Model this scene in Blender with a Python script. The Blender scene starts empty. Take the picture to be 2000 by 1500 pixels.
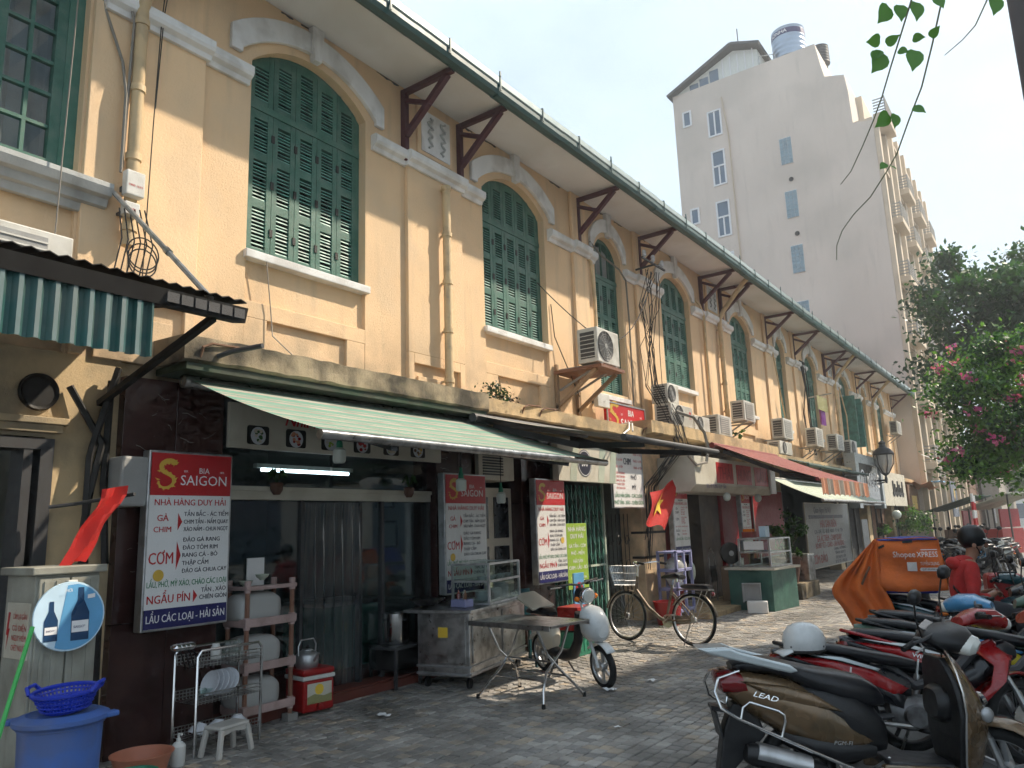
import bpy, bmesh, math, random
from mathutils import Vector as V, Matrix
from math import sin, cos, pi, radians, sqrt
rnd = random.Random(7)
S = bpy.context.scene
COL = S.collection

# ------------------------------------------------------------------ camera
cam = bpy.data.cameras.new('camera'); cam_o = bpy.data.objects.new('camera', cam); COL.objects.link(cam_o)
cam.sensor_width = 36; cam.lens = 26.777; cam.clip_end = 2000; cam.clip_start = 0.05
yaw, pit, rol = 0.62080303, 0.18911224, -0.0346340
_f = V((-sin(yaw)*cos(pit), cos(yaw)*cos(pit), sin(pit))); _r = V((cos(yaw), sin(yaw), 0)); _u = _r.cross(_f)
_R = _r*cos(rol) + _u*sin(rol); _U = _u*cos(rol) - _r*sin(rol)
cam_o.matrix_world = Matrix(((_R.x, _U.x, -_f.x, 6.0), (_R.y, _U.y, -_f.y, 0), (_R.z, _U.z, -_f.z, 1.55), (0, 0, 0, 1)))
S.camera = cam_o
# ------------------------------------------------------------------ sky, sun, exposure
SUN_AZ, SUN_EL = radians(56), radians(44.5)      # azimuth from +X towards +Y
W = bpy.data.worlds.new('World'); S.world = W; W.use_nodes = True
nt = W.node_tree; nt.nodes.clear()
out = nt.nodes.new('ShaderNodeOutputWorld'); bg = nt.nodes.new('ShaderNodeBackground')
sky = nt.nodes.new('ShaderNodeTexSky'); sky.sky_type = 'NISHITA'; sky.sun_disc = False
sky.sun_elevation = SUN_EL; sky.sun_rotation = pi/2 - SUN_AZ; sky.air_density = 1.2; sky.dust_density = 3.5; sky.ozone_density = 1.5
tc = nt.nodes.new('ShaderNodeTexCoord'); mp = nt.nodes.new('ShaderNodeMapping'); mp.inputs['Scale'].default_value = (1, 1, 2.6)
nz = nt.nodes.new('ShaderNodeTexNoise'); nz.inputs['Scale'].default_value = 2.3; nz.inputs['Detail'].default_value = 7; nz.inputs['Roughness'].default_value = .55
rp = nt.nodes.new('ShaderNodeValToRGB'); rp.color_ramp.elements[0].position = .30; rp.color_ramp.elements[0].color = (.45, .45, .45, 1)
rp.color_ramp.elements[1].position = .62; rp.color_ramp.elements[1].color = (1, 1, 1, 1)
mx = nt.nodes.new('ShaderNodeMix'); mx.data_type = 'RGBA'; mx.inputs['B'].default_value = (4.45, 5.4, 6.2, 1)
bg.inputs['Strength'].default_value = 0.1
L = nt.links.new
L(tc.outputs['Generated'], mp.inputs['Vector']); L(mp.outputs['Vector'], nz.inputs['Vector']); L(nz.outputs['Fac'], rp.inputs['Fac'])
L(rp.outputs['Color'], mx.inputs['Factor']); L(sky.outputs['Color'], mx.inputs['A']); L(mx.outputs['Result'], bg.inputs['Color']); L(bg.outputs['Background'], out.inputs['Surface'])
sun = bpy.data.lights.new('sun', 'SUN'); sun.energy = 3.6; sun.angle = radians(1.0); sun.color = (1, .87, .70)
sun_o = bpy.data.objects.new('sun', sun); COL.objects.link(sun_o)
sun_o.rotation_euler = (V((cos(SUN_AZ)*cos(SUN_EL), sin(SUN_AZ)*cos(SUN_EL), sin(SUN_EL)))).to_track_quat('Z', 'Y').to_euler()
S.view_settings.view_transform = 'Standard'; S.view_settings.look = 'None'; S.view_settings.exposure = 1.0; S.view_settings.gamma = 1
S.cycles.use_denoising = True; S.cycles.max_bounces = 5; S.cycles.diffuse_bounces = 3; S.cycles.glossy_bounces = 3; S.cycles.volume_bounces = 0; S.cycles.use_adaptive_sampling = True; S.cycles.adaptive_threshold = .03; S.cycles.adaptive_min_samples = 12; S.cycles.transparent_max_bounces = 10

# ------------------------------------------------------------------ helpers
def C(r, g, b):
    f = lambda c: (c/255/12.92) if c <= 10 else ((c/255+.055)/1.055)**2.4
    return (f(r), f(g), f(b))
class MB:
    def __init__(s): s.v = []; s.f = []; s.m = []; s.cm = 0
    def add(s, vs, fs):
        n = len(s.v); s.v += [tuple(v) for v in vs]
        s.f += [tuple(i+n for i in f) for f in fs]; s.m += [s.cm]*len(fs); return s
    def mat(s, i): s.cm = i; return s
    def box(s, x0, x1, y0, y1, z0, z1):
        return s.add([(x0,y0,z0),(x1,y0,z0),(x1,y1,z0),(x0,y1,z0),(x0,y0,z1),(x1,y0,z1),(x1,y1,z1),(x0,y1,z1)],
                     [(0,3,2,1),(4,5,6,7),(0,1,5,4),(1,2,6,5),(2,3,7,6),(3,0,4,7)])
    def cbox(s, c, d): return s.box(c[0]-d[0]/2, c[0]+d[0]/2, c[1]-d[1]/2, c[1]+d[1]/2, c[2]-d[2]/2, c[2]+d[2]/2)
    def obox(s, M, d):
        n = len(s.v); s.box(-d[0]/2, d[0]/2, -d[1]/2, d[1]/2, -d[2]/2, d[2]/2)
        for i in range(n, n+8): s.v[i] = tuple(M @ V(s.v[i]))
        return s
    def bar(s, p, q, w, h=None, up=(0, 0, 1)):
        p, q = V(p), V(q); a = (q-p); l = a.length; a = a/l; u = V(up)
        if abs(a.dot(u)) > .97: u = V((1, 0, 0))
        b = a.cross(u).normalized(); c = b.cross(a); w2 = w/2; h2 = (h or w)/2
        vs = []
        for e in (p, q): vs += [e-b*w2-c*h2, e+b*w2-c*h2, e+b*w2+c*h2, e-b*w2+c*h2]
        return s.add(vs, [(0,1,2,3),(7,6,5,4),(0,4,5,1),(1,5,6,2),(2,6,7,3),(3,7,4,0)])
    def tube(s, pts, r, n=8, closed=False, caps=True):
        P = [V(p) for p in pts]; N = len(P)
        rs = r if isinstance(r, (list, tuple)) else [r]*N
        T = []
        for i in range(N):
            a = P[(i-1) % N] if (closed or i > 0) else P[i]; b = P[(i+1) % N] if (closed or i < N-1) else P[i]
            t = (b-a); T.append(t.normalized() if t.length > 1e-9 else V((0, 0, 1)))
        u = V((0, 0, 1)) if abs(T[0].z) < .9 else V((1, 0, 0))
        u = (u - T[0]*u.dot(T[0])).normalized(); vs = []
        for i in range(N):
            u = (u - T[i]*u.dot(T[i])).normalized(); w = T[i].cross(u)
            vs += [P[i] + (u*cos(2*pi*k/n) + w*sin(2*pi*k/n))*rs[i] for k in range(n)]
        fs = []
        for i in range(N if closed else N-1):
            j = (i+1) % N
            fs += [(i*n+k, i*n+(k+1) % n, j*n+(k+1) % n, j*n+k) for k in range(n)]
        if caps and not closed: fs += [tuple(range(n-1, -1, -1)), tuple(range((N-1)*n, N*n))]
        return s.add(vs, fs)
    def lathe(s, prof, n=20, o=(0, 0, 0), ax=(0, 0, 1), a0=0, a1=2*pi):
        ax = V(ax).normalized(); u = V((1, 0, 0)) if abs(ax.x) < .9 else V((0, 1, 0))
        u = (u - ax*u.dot(ax)).normalized(); w = ax.cross(u); o = V(o); full = abs(a1-a0-2*pi) < 1e-6
        m = n if full else n+1; vs = []
        for r, h in prof:
            vs += [o + ax*h + (u*cos(a0+(a1-a0)*k/n) + w*sin(a0+(a1-a0)*k/n))*r for k in range(m)]
        fs = []
        for i in range(len(prof)-1):
            for k in range(n):
                k2 = (k+1) % m
                fs.append((i*m+k, i*m+k2, (i+1)*m+k2, (i+1)*m+k))
        if full and V(prof[0]) != V(prof[-1]):
            if prof[0][0] > 1e-5: fs.append(tuple(range(m-1, -1, -1)))
            if prof[-1][0] > 1e-5: fs.append(tuple(range((len(prof)-1)*m, len(prof)*m)))
        return s.add(vs, fs)
    def prism(s, poly, pl, a, b):
        n = len(poly)
        g = {'x': lambda p, t: (t, p[0], p[1]), 'y': lambda p, t: (p[0], t, p[1]), 'z': lambda p, t: (p[0], p[1], t)}[pl]
        return s.add([g(p, a) for p in poly] + [g(p, b) for p in poly],
                     [tuple(range(n-1, -1, -1)), tuple(range(n, 2*n))] + [(i, (i+1) % n, n+(i+1) % n, n+i) for i in range(n)])
    def grid(s, P):
        r, c = len(P), len(P[0])
        return s.add([p for row in P for p in row], [(i*c+j, i*c+j+1, (i+1)*c+j+1, (i+1)*c+j) for i in range(r-1) for j in range(c-1)])
    def ell(s, c, r, n=14, m=9, M=None):
        vs = []; r = (r, r, r) if not hasattr(r, '__len__') else r
        for i in range(m+1):
            t = pi*i/m
            for k in range(n):
                p = V((r[0]*sin(t)*cos(2*pi*k/n), r[1]*sin(t)*sin(2*pi*k/n), r[2]*cos(t)))
                if M is not None: p = M @ p
                vs.append(V(c)+p)
        return s.add(vs, [(i*n+k, (i+1)*n+k, (i+1)*n+(k+1) % n, i*n+(k+1) % n) for i in range(m) for k in range(n)])
    def disc(s, c, r, n=22): return s.add([(c[0], c[1]+r*cos(2*pi*k/n), c[2]+r*sin(2*pi*k/n)) for k in range(n)], [tuple(range(n))])
    def ring(s, c, r0, r1, n=22): return s.add([(c[0], c[1]+r*cos(2*pi*k/n), c[2]+r*sin(2*pi*k/n)) for r in (r0, r1) for k in range(n)], [(k, (k+1) % n, n+(k+1) % n, n+k) for k in range(n)])
    def loft(s, rings):
        n = len(rings[0]); vs = [p for r in rings for p in r]; fs = []
        for i in range(len(rings)-1): fs += [(i*n+k, i*n+(k+1) % n, (i+1)*n+(k+1) % n, (i+1)*n+k) for k in range(n)]
        fs += [tuple(range(n-1, -1, -1)), tuple(range((len(rings)-1)*n, len(rings)*n))]
        return s.add(vs, fs)
    def sx(s, secs, n=16, e=2.6, y0=0):
        """body panel: sections (x, z centre, half width, half height) with a superellipse outline"""
        R = []
        for q in secs:
            x, z, w, h = q[:4]; ring = []; tilt = q[4] if len(q) > 4 else 0
            for k in range(n):
                t = 2*pi*k/n; c_, s_ = cos(t), sin(t)
                yy = w*math.copysign(abs(c_)**(2/e), c_); zz = h*math.copysign(abs(s_)**(2/e), s_)
                ring.append((x + tilt*zz, y0+yy, z+zz))
            R.append(ring)
        return s.loft(R)
    def build(s, name, mats, parent=None, smooth=False, bev=0, label=None, kind=None, thick=0, sub=0, ang=38, fix=True, loc=None, rz=None):
        me = bpy.data.meshes.new(name); me.from_pydata(s.v, [], s.f)
        mats = mats if isinstance(mats, (list, tuple)) else [mats]
        for m in mats: me.materials.append(MT[m] if isinstance(m, str) else m)
        if len(mats) > 1: me.polygons.foreach_set('material_index', s.m)
        if fix and len(s.f) < 30000:
            bm = bmesh.new(); bm.from_mesh(me); bmesh.ops.recalc_face_normals(bm, faces=bm.faces); bm.to_mesh(me); bm.free()
        if smooth:
            me.polygons.foreach_set('use_smooth', [True]*len(me.polygons)); me.set_sharp_from_angle(angle=radians(ang))
        me.update()
        o = bpy.data.objects.new(name, me); COL.objects.link(o)
        if parent: o.parent = parent
        if label: o['label'] = label
        if kind: o['kind'] = kind
        if thick:
            md = o.modifiers.new('thick', 'SOLIDIFY'); md.thickness = thick; md.offset = 0
        if bev:
            md = o.modifiers.new('bevel', 'BEVEL'); md.width = bev; md.segments = 2; md.limit_method = 'ANGLE'; md.angle_limit = radians(40)
        if sub:
            md = o.modifiers.new('sub', 'SUBSURF'); md.levels = sub; md.render_levels = sub
        if loc: o.location = loc
        if rz is not None: o.rotation_euler[2] = rz
        return o
def tag(o, label, cat, group=None):
    o['label'] = label; o['category'] = cat
    if group: o['group'] = group
    return o
def thing(name, label, cat, loc=(0, 0, 0), rz=0, group=None, rot=None):
    o = bpy.data.objects.new(name, None); COL.objects.link(o); o.empty_display_size = .1
    o.location = loc; o.rotation_euler = rot or (0, 0, rz)
    return tag(o, label, cat, group)
def dup(o, parent=None, **kw):
    c = o.copy(); COL.objects.link(c); c.parent = parent
    for ch in o.children: dup(ch, c)
    if 'loc' in kw: c.location = kw['loc']
    if 'rz' in kw: c.rotation_euler = (0, 0, kw['rz'])
    if 'label' in kw: c['label'] = kw['label']
    if 'group' in kw: c['group'] = kw['group']
    return c
def recol(o, frm, to):
    """give a copy its own paint: swap one material for another on the thing and all its parts"""
    for q in [o] + list(o.children_recursive):
        if q.type == 'MESH' and any(m and m.name == frm for m in q.data.materials):
            q.data = q.data.copy()
            for i, m in enumerate(q.data.materials):
                if m.name == frm: q.data.materials[i] = MT[to]
def arc(cx, cy, r, a0, a1, n): return [(cx+r*cos(a0+(a1-a0)*i/n), cy+r*sin(a0+(a1-a0)*i/n)) for i in range(n+1)]
def sag(p, q, d, n=8):
    p, q = V(p), V(q); return [p.lerp(q, i/n) - V((0, 0, 4*d*(i/n)*(1-i/n))) for i in range(n+1)]

# ------------------------------------------------------------------ lettering (built-in font turned into mesh)
_tc = {}
def glyphs(s, bold, shear=0):
    k = (s, bold, shear)
    if k not in _tc:
        cu = bpy.data.curves.new('t', 'FONT'); cu.body = s; cu.resolution_u = 2; cu.offset = bold; cu.shear = shear
        ob = bpy.data.objects.new('t', cu); me = bpy.data.meshes.new_from_object(ob)
        vs = [v.co.copy() for v in me.vertices]; fs = [tuple(p.vertices) for p in me.polygons]
        bpy.data.objects.remove(ob); bpy.data.meshes.remove(me); bpy.data.curves.remove(cu)
        _tc[k] = (vs, fs)
    return _tc[k]
def txt(mb, s, h, o, w=None, al='c', bold=.012, eu=(0, 1, 0), ev=(0, 0, 1), shear=0):
    """cap height h, base line centre (or left end) at o, squeezed to width w"""
    of = .0008; vs, fs = glyphs(s.replace('Đ', 'D'), of, shear)
    if not vs: return
    vs, fs = list(vs), list(fs)
    for i, ch in enumerate(s):      # the crossbar of the letter Đ
        if ch == 'Đ':
            xl = max(v.x for v in glyphs(s[:i].replace('Đ', 'D')+'I', of, 0)[0])-.10; n = len(vs); vs += [V((xl-.07, .325, 0)), V((xl+.26, .325, 0)), V((xl+.26, .39, 0)), V((xl-.07, .39, 0))]; fs.append((n, n+1, n+2, n+3))
    x0 = min(v.x for v in vs); x1 = max(v.x for v in vs); sy = h/.72; sxx = sy
    if w and (x1-x0)*sxx > w: sxx = w/(x1-x0)
    dx = {'c': (x0+x1)/2, 'l': x0, 'r': x1}[al]; eu, ev, o = V(eu), V(ev), V(o); nn = eu.cross(ev).normalized()
    for k, sh in enumerate((-1, 1) if bold > .008 else (0,)):      # heavier strokes: two passes, each a hair further off the board
        mb.add([o + eu*((v.x-dx+sh*.014)*sxx) + ev*(v.y*sy) + nn*(.0004*k) for v in vs], fs)

# ------------------------------------------------------------------ materials
MT = {}
def mat(name, col, rough=.6, metal=0, var=.12, scale=6, bump=0, bscale=40, emit=None, alpha=None, trans=0, col2=None, dirt=None, coat=0, spec=None, streak=None, rndv=.06, ior=1.45, splash=None):
    """var: soft tone variation; col2: second tone in blotches; dirt: (colour, amount, scale) stains; streak: (colour, amount) vertical runs"""
    m = bpy.data.materials.new(name); MT[name] = m; m.use_nodes = True; t = m.node_tree; N = t.nodes; b = N['Principled BSDF']; k = t.links.new
    b.inputs['Roughness'].default_value = rough; b.inputs['Metallic'].default_value = metal
    b.inputs['Base Color'].default_value = (*col, 1); b.inputs['IOR'].default_value = ior
    if coat: b.inputs['Coat Weight'].default_value = coat; b.inputs['Coat Roughness'].default_value = .08
    if spec is not None: b.inputs['Specular IOR Level'].default_value = spec
    if trans: b.inputs['Transmission Weight'].default_value = trans
    if alpha is not None: b.inputs['Alpha'].default_value = alpha
    if emit: b.inputs['Emission Color'].default_value = (*emit[0], 1); b.inputs['Emission Strength'].default_value = emit[1]
    g = N.new('ShaderNodeNewGeometry')
    def noise(sc, det=4, stretch=None):
        n = N.new('ShaderNodeTexNoise'); n.inputs['Scale'].default_value = sc; n.inputs['Detail'].default_value = det
        if stretch:
            p = N.new('ShaderNodeMapping'); p.inputs['Scale'].default_value = stretch; k(g.outputs['Position'], p.inputs['Vector']); k(p.outputs['Vector'], n.inputs['Vector'])
        else: k(g.outputs['Position'], n.inputs['Vector'])
        return n.outputs['Fac']
    def mixc(fac, a, bcol):
        x = N.new('ShaderNodeMix'); x.data_type = 'RGBA'; k(fac, x.inputs['Factor'])
        if isinstance(a, tuple): x.inputs['A'].default_value = (*a, 1)
        else: k(a, x.inputs['A'])
        x.inputs['B'].default_value = (*bcol, 1); return x.outputs['Result']
    def ramp(f, lo, hi, top=1.0):
        r = N.new('ShaderNodeMapRange'); r.inputs['From Min'].default_value = lo; r.inputs['From Max'].default_value = hi; r.inputs['To Max'].default_value = top; k(f, r.inputs['Value']); return r.outputs['Result']
    c = tuple(col)
    if col2: c = mixc(ramp(noise(scale*.6, 3), .42, .62), c, col2)
    if var:
        h = N.new('ShaderNodeHueSaturation')
        f = ramp(noise(scale, 3), .25, .75); q = N.new('ShaderNodeMath'); q.operation = 'MULTIPLY_ADD'; k(f, q.inputs[0]); q.inputs[1].default_value = 2*var; q.inputs[2].default_value = 1-var
        oi = N.new('ShaderNodeObjectInfo'); q2 = N.new('ShaderNodeMath'); q2.operation = 'MULTIPLY_ADD'; k(oi.outputs['Random'], q2.inputs[0]); q2.inputs[1].default_value = 2*rndv; k(q.outputs[0], q2.inputs[2])
        q3 = N.new('ShaderNodeMath'); q3.operation = 'SUBTRACT'; k(q2.outputs[0], q3.inputs[0]); q3.inputs[1].default_value = rndv
        k(q3.outputs[0], h.inputs['Value'])
        if isinstance(c, tuple): h.inputs['Color'].default_value = (*c, 1)
        else: k(c, h.inputs['Color'])
        c = h.outputs['Color']
    if streak: c = mixc(ramp(noise(1, 4, (5, 5, .55)), .55, .8, streak[1]), c, streak[0])
    if dirt: c = mixc(ramp(noise(dirt[2], 5), .5-dirt[1]*.12, .62, min(1, .35+dirt[1]*.6)), c, dirt[0])
    if splash:      # rising damp and splashed dirt just above a ledge: (z low, z high, colour, amount)
        sp_ = N.new('ShaderNodeSeparateXYZ'); k(g.outputs['Position'], sp_.inputs[0]); f1 = N.new('ShaderNodeMapRange'); f1.inputs['From Min'].default_value = splash[1]; f1.inputs['From Max'].default_value = splash[0]; k(sp_.outputs['Z'], f1.inputs['Value'])
        mu = N.new('ShaderNodeMath'); mu.operation = 'MULTIPLY'; k(f1.outputs['Result'], mu.inputs[0]); k(ramp(noise(3.2, 5), .36, .62, splash[3]), mu.inputs[1]); c = mixc(mu.outputs[0], c, splash[2])
    if not isinstance(c, tuple): k(c, b.inputs['Base Color'])
    if bump:
        bm = N.new('ShaderNodeBump'); bm.inputs['Strength'].default_value = bump; bm.inputs['Distance'].default_value = .01
        k(noise(bscale, 3), bm.inputs['Height']); k(bm.outputs['Normal'], b.inputs['Normal'])
    if rough > .12 and not trans:
        k(ramp(noise(scale*2.3, 1), .2, .8), (r := N.new('ShaderNodeMath')).inputs[0]); r.operation = 'MULTIPLY_ADD'; r.inputs[1].default_value = .16; r.inputs[2].default_value = rough-.08; k(r.outputs[0], b.inputs['Roughness'])
    return m
def glass(name, tint=(.9, .95, .95), mixv=.12, rough=.03, body=None, bodyw=0):
    m = bpy.data.materials.new(name); MT[name] = m; m.use_nodes = True; t = m.node_tree; N = t.nodes; N.clear(); k = t.links.new
    o = N.new('ShaderNodeOutputMaterial'); tr = N.new('ShaderNodeBsdfTransparent'); tr.inputs['Color'].default_value = (*tint, 1)
    gl = N.new('ShaderNodeBsdfGlossy'); gl.inputs['Roughness'].default_value = rough; gl.inputs['Color'].default_value = (1, 1, 1, 1)
    fr = N.new('ShaderNodeLayerWeight'); fr.inputs['Blend'].default_value = .25
    mr = N.new('ShaderNodeMapRange'); mr.inputs['To Min'].default_value = mixv*.5; mr.inputs['To Max'].default_value = min(1, mixv*4); k(fr.outputs['Fresnel'], mr.inputs['Value'])
    x = N.new('ShaderNodeMixShader'); k(mr.outputs['Result'], x.inputs['Fac']); k(tr.outputs[0], x.inputs[1]); k(gl.outputs[0], x.inputs[2]); last = x.outputs[0]
    if body:
        d = N.new('ShaderNodeBsdfDiffuse'); d.inputs['Color'].default_value = (*body, 1); y = N.new('ShaderNodeMixShader'); y.inputs['Fac'].default_value = bodyw
        k(last, y.inputs[1]); k(d.outputs[0], y.inputs[2]); last = y.outputs[0]
    k(last, o.inputs['Surface']); return m
def leafmat(name, col, tr=.35):
    m = bpy.data.materials.new(name); MT[name] = m; m.use_nodes = True; t = m.node_tree; N = t.nodes; k = t.links.new; b = N['Principled BSDF']
    b.inputs['Base Color'].default_value = (*col, 1); b.inputs['Roughness'].default_value = .45
    tl = N.new('ShaderNodeBsdfTranslucent'); tl.inputs['Color'].default_value = (min(1, col[0]*1.6), min(1, col[1]*1.7), col[2]*.8, 1)
    x = N.new('ShaderNodeMixShader'); x.inputs['Fac'].default_value = tr; k(b.outputs[0], x.inputs[1]); k(tl.outputs[0], x.inputs[2]); k(x.outputs[0], N['Material Output'].inputs['Surface']); return m

DK = (.012, .011, .010)
mat('plaster', (.80, .565, .34), .85, var=.10, scale=.9, bump=.35, bscale=45, dirt=((.66, .50, .33), .25, 1.4), streak=((.46, .36, .25), .62), splash=(3.1, 3.95, (.30, .235, .16), .75))
mat('plaster_pale', (.74, .72, .66), .85, var=.08, scale=1.5)
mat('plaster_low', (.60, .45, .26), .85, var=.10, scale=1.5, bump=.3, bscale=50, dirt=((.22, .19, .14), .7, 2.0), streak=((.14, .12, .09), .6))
mat('plaster_white', (.80, .80, .79), .8, var=.07, scale=3, bump=.15, dirt=((.42, .40, .37), .3, 3), streak=((.35, .33, .30), .4))
mat('grey_stone', (.42, .43, .42), .8, var=.15, scale=5, bump=.2, streak=((.16, .16, .16), .6))
mat('soffit', (.80, .80, .81), .85, var=.06, scale=2, dirt=((.60, .58, .55), .3, 1.0))
mat('green_paint', (.050, .150, .112), .5, var=.22, scale=7, rndv=.14, bump=.15, dirt=((.10, .16, .13), .35, 7))
mat('green_slat', (.11, .30, .245), .5, var=.2, scale=6, rndv=.12, dirt=((.06, .12, .10), .35, 8))
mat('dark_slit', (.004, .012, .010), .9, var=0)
mat('maroon', (.085, .028, .038), .6, var=.15, scale=8)
mat('gutter', (.030, .085, .085), .45, var=.12, scale=3)
mat('gutter_lit', (.34, .42, .42), .4, metal=.3, var=.12, scale=3, streak=((.18, .2, .2), .5))
mat('roof_tile', (.30, .10, .055), .85, var=.25, scale=4, dirt=((.10, .05, .035), .6, 4))
mat('pipe', (.60, .45, .26), .6, var=.06, scale=4, dirt=((.36, .28, .18), .3, 6))
mat('concrete', (.36, .29, .19), .9, var=.15, scale=3, bump=.5, bscale=30, dirt=((.035, .032, .026), .95, 2.6), streak=((.05, .045, .035), .8))
mat('concrete_cream', (.55, .40, .22), .9, var=.10, scale=3, bump=.3, bscale=30, dirt=((.16, .13, .09), .5, 3), streak=((.12, .10, .07), .7))
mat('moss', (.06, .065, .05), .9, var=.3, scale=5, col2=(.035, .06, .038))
mat('marble', (.045, .020, .018), .2, var=.35, scale=5, dirt=((.085, .045, .038), .15, 3))
mat('stone_brown', (.055, .042, .032), .45, var=.4, scale=3, col2=(.10, .07, .045))
mat('black', DK, .5, var=0); mat('black_gloss', (.008, .008, .009), .18, var=0, coat=.5); mat('dark_grey', (.05, .05, .052), .55, var=.15)
mat('rubber', (.011, .011, .011), .75, var=.2, bump=.3, bscale=90); mat('seat_vinyl', (.011, .011, .013), .36, var=.15, scale=14, bump=.12, bscale=160)
mat('dark_plastic', (.012, .012, .013), .42, var=.25, scale=10, bump=.1, bscale=120)
mat('chrome', (.72, .72, .72), .16, metal=1, var=.06); mat('steel', (.58, .58, .57), .33, metal=1, var=.15, scale=9, bump=.05, dirt=((.2, .19, .18), .4, 8)); mat('alu', (.50, .51, .52), .38, metal=.85, var=.1, dirt=((.25, .25, .25), .3, 9))
mat('engine', (.20, .20, .205), .5, metal=.6, var=.25, scale=14, dirt=((.06, .055, .05), .6, 12)); mat('rust', (.16, .085, .05), .8, var=.3, scale=12)
mat('white_plastic', (.66, .66, .63), .4, var=.05, dirt=((.45, .43, .38), .25, 4)); mat('ac_white', (.60, .59, .54), .5, var=.06, scale=4, dirt=((.30, .28, .23), .4, 3), streak=((.25, .22, .17), .5))
mat('ac_dark', (.06, .06, .06), .6, var=.1); mat('ac_grey', (.30, .30, .29), .55, var=.1)
mat('sign_white', (.74, .74, .73), .35, var=.05, scale=2, streak=((.50, .48, .43), .45)); mat('sign_red', (.47, .018, .022), .4, var=.04); mat('sign_navy', (.018, .018, .11), .4, var=0); mat('ink_green', (.02, .20, .08), .5, var=0); mat('ink_black', (.015, .015, .035), .5, var=0); mat('gold', (.62, .40, .06), .4, var=.05); mat('lime', (.27, .42, .035), .5, var=.05)
mat('print_white', (.80, .80, .80), .5, var=0); mat('cream_board', (.58, .55, .46), .55, var=.06, dirt=((.40, .36, .28), .3, 3))
mat('corr_green', (.032, .105, .10), .45, metal=.2, var=.12, scale=3, dirt=((.10, .13, .12), .4, 5), streak=((.16, .20, .19), .5)); mat('corr_pale', (.14, .20, .20), .45, var=.1, streak=((.20, .20, .18), .6))
mat('tar', (.02, .018, .016), .8, var=.3); mat('awn_green', (.15, .29, .225), .75, var=.08); mat('awn_white', (.38, .34, .29), .75, var=.10, dirt=((.22, .20, .17), .5, 3)); mat('awn_dark', (.022, .06, .052), .7, var=.15)
mat('awn_red', (.19, .036, .030), .75, var=.12, scale=3); mat('awn_pale', (.44, .48, .39), .7, var=.1, scale=3, col2=(.36, .43, .36)); mat('peach', (.62, .28, .17), .75, var=.1); mat('awn_grey', (.50, .46, .41), .8, var=.1, dirt=((.25, .22, .2), .5, 2))
mat('red_cloth', (.46, .020, .016), .8, var=.12, scale=5); mat('star', (.78, .52, .05), .75, var=.05); mat('orange_cloth', (.66, .15, .028), .72, var=.10, scale=6, bump=.9, bscale=11, dirt=((.46, .10, .022), .4, 5)); mat('blue_cloth', (.03, .05, .30), .7, var=.1)
mat('blue_plastic', (.06, .14, .42), .45, var=.10, scale=4, dirt=((.10, .13, .25), .5, 5), streak=((.16, .19, .28), .5)); mat('blue_deep', (.015, .04, .42), .4, var=.06); mat('pink_plastic', (.52, .20, .12), .5, var=.1); mat('teal_plastic', (.03, .22, .13), .5, var=.1); mat('stool_grey', (.50, .48, .44), .5, var=.08)
mat('rack_pink', (.46, .33, .31), .6, var=.1, dirt=((.25, .17, .14), .4, 6)); mat('rack_wood', (.22, .105, .065), .6, var=.2); mat('cooler_red', (.32, .014, .013), .35, var=.06); mat('porcelain', (.62, .64, .68), .25, var=.04); mat('violet', (.24, .25, .43), .5, var=.08)
mat('cabinet', (.36, .36, .31), .6, var=.10, scale=3, dirt=((.16, .15, .12), .5, 3), streak=((.14, .13, .10), .6)); mat('poster_blue', (.12, .35, .60), .4, var=.1); mat('poster_light', (.50, .66, .78), .4, var=.1); mat('bottle_navy', (.015, .05, .12), .3, var=.1); mat('lime_green', (.06, .42, .10), .5, var=.05)
mat('gold_paint', (.165, .105, .055), .26, metal=.4, var=.08, scale=5, coat=.5, dirt=((.07, .055, .03), .3, 8)); mat('red_paint', (.30, .010, .012), .28, var=.08, coat=.5); mat('dark_paint', (.011, .012, .015), .3, var=.1, coat=.4); mat('blue_paint', (.05, .22, .42), .3, var=.08, coat=.5); mat('teal_paint', (.015, .07, .085), .3, var=.08, coat=.5); mat('white_paint', (.62, .64, .64), .3, var=.06, coat=.5); mat('yellow_paint', (.72, .60, .03), .35, var=.05); mat('green_grey', (.09, .16, .12), .4, var=.1, coat=.3); mat('silver_paint', (.42, .46, .47), .32, metal=.5, var=.07, coat=.3); mat('bike_frame', (.23, .19, .14), .38, metal=.5, var=.2, scale=10, dirt=((.12, .08, .05), .5, 14)); mat('cream_paint', (.60, .55, .45), .35, var=.06, coat=.3)
mat('red_lens', (.16, .006, .008), .12, var=0, coat=.6); mat('orange_lens', (.62, .16, .01), .15, var=0); mat('lamp_lens', (.60, .61, .57), .12, var=.03, coat=.6); mat('mirror', (.75, .78, .76), .03, metal=1, var=0)
mat('hotel_wall', (.60, .53, .465), .9, var=.08, scale=.25, bump=.1, bscale=20, dirt=((.49, .445, .39), .3, .35), streak=((.44, .40, .35), .35)); mat('hotel_front', (.60, .50, .38), .85, var=.06, scale=.8, dirt=((.42, .35, .26), .3, .8)); mat('win_frame', (.70, .71, .72), .5, var=0); mat('win_glass', (.09, .14, .20), .12, var=.15, scale=1, coat=.5); mat('glass_block', (.22, .31, .36), .2, var=.15, scale=3); mat('hotel_roof', (.05, .06, .065), .7, var=.2); mat('panel_pale', (.60, .62, .58), .6, var=.05); mat('zinc', (.36, .43, .52), .38, metal=.7, var=.12, scale=2); mat('recess_grey', (.30, .27, .23), .8, var=.1)
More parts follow.
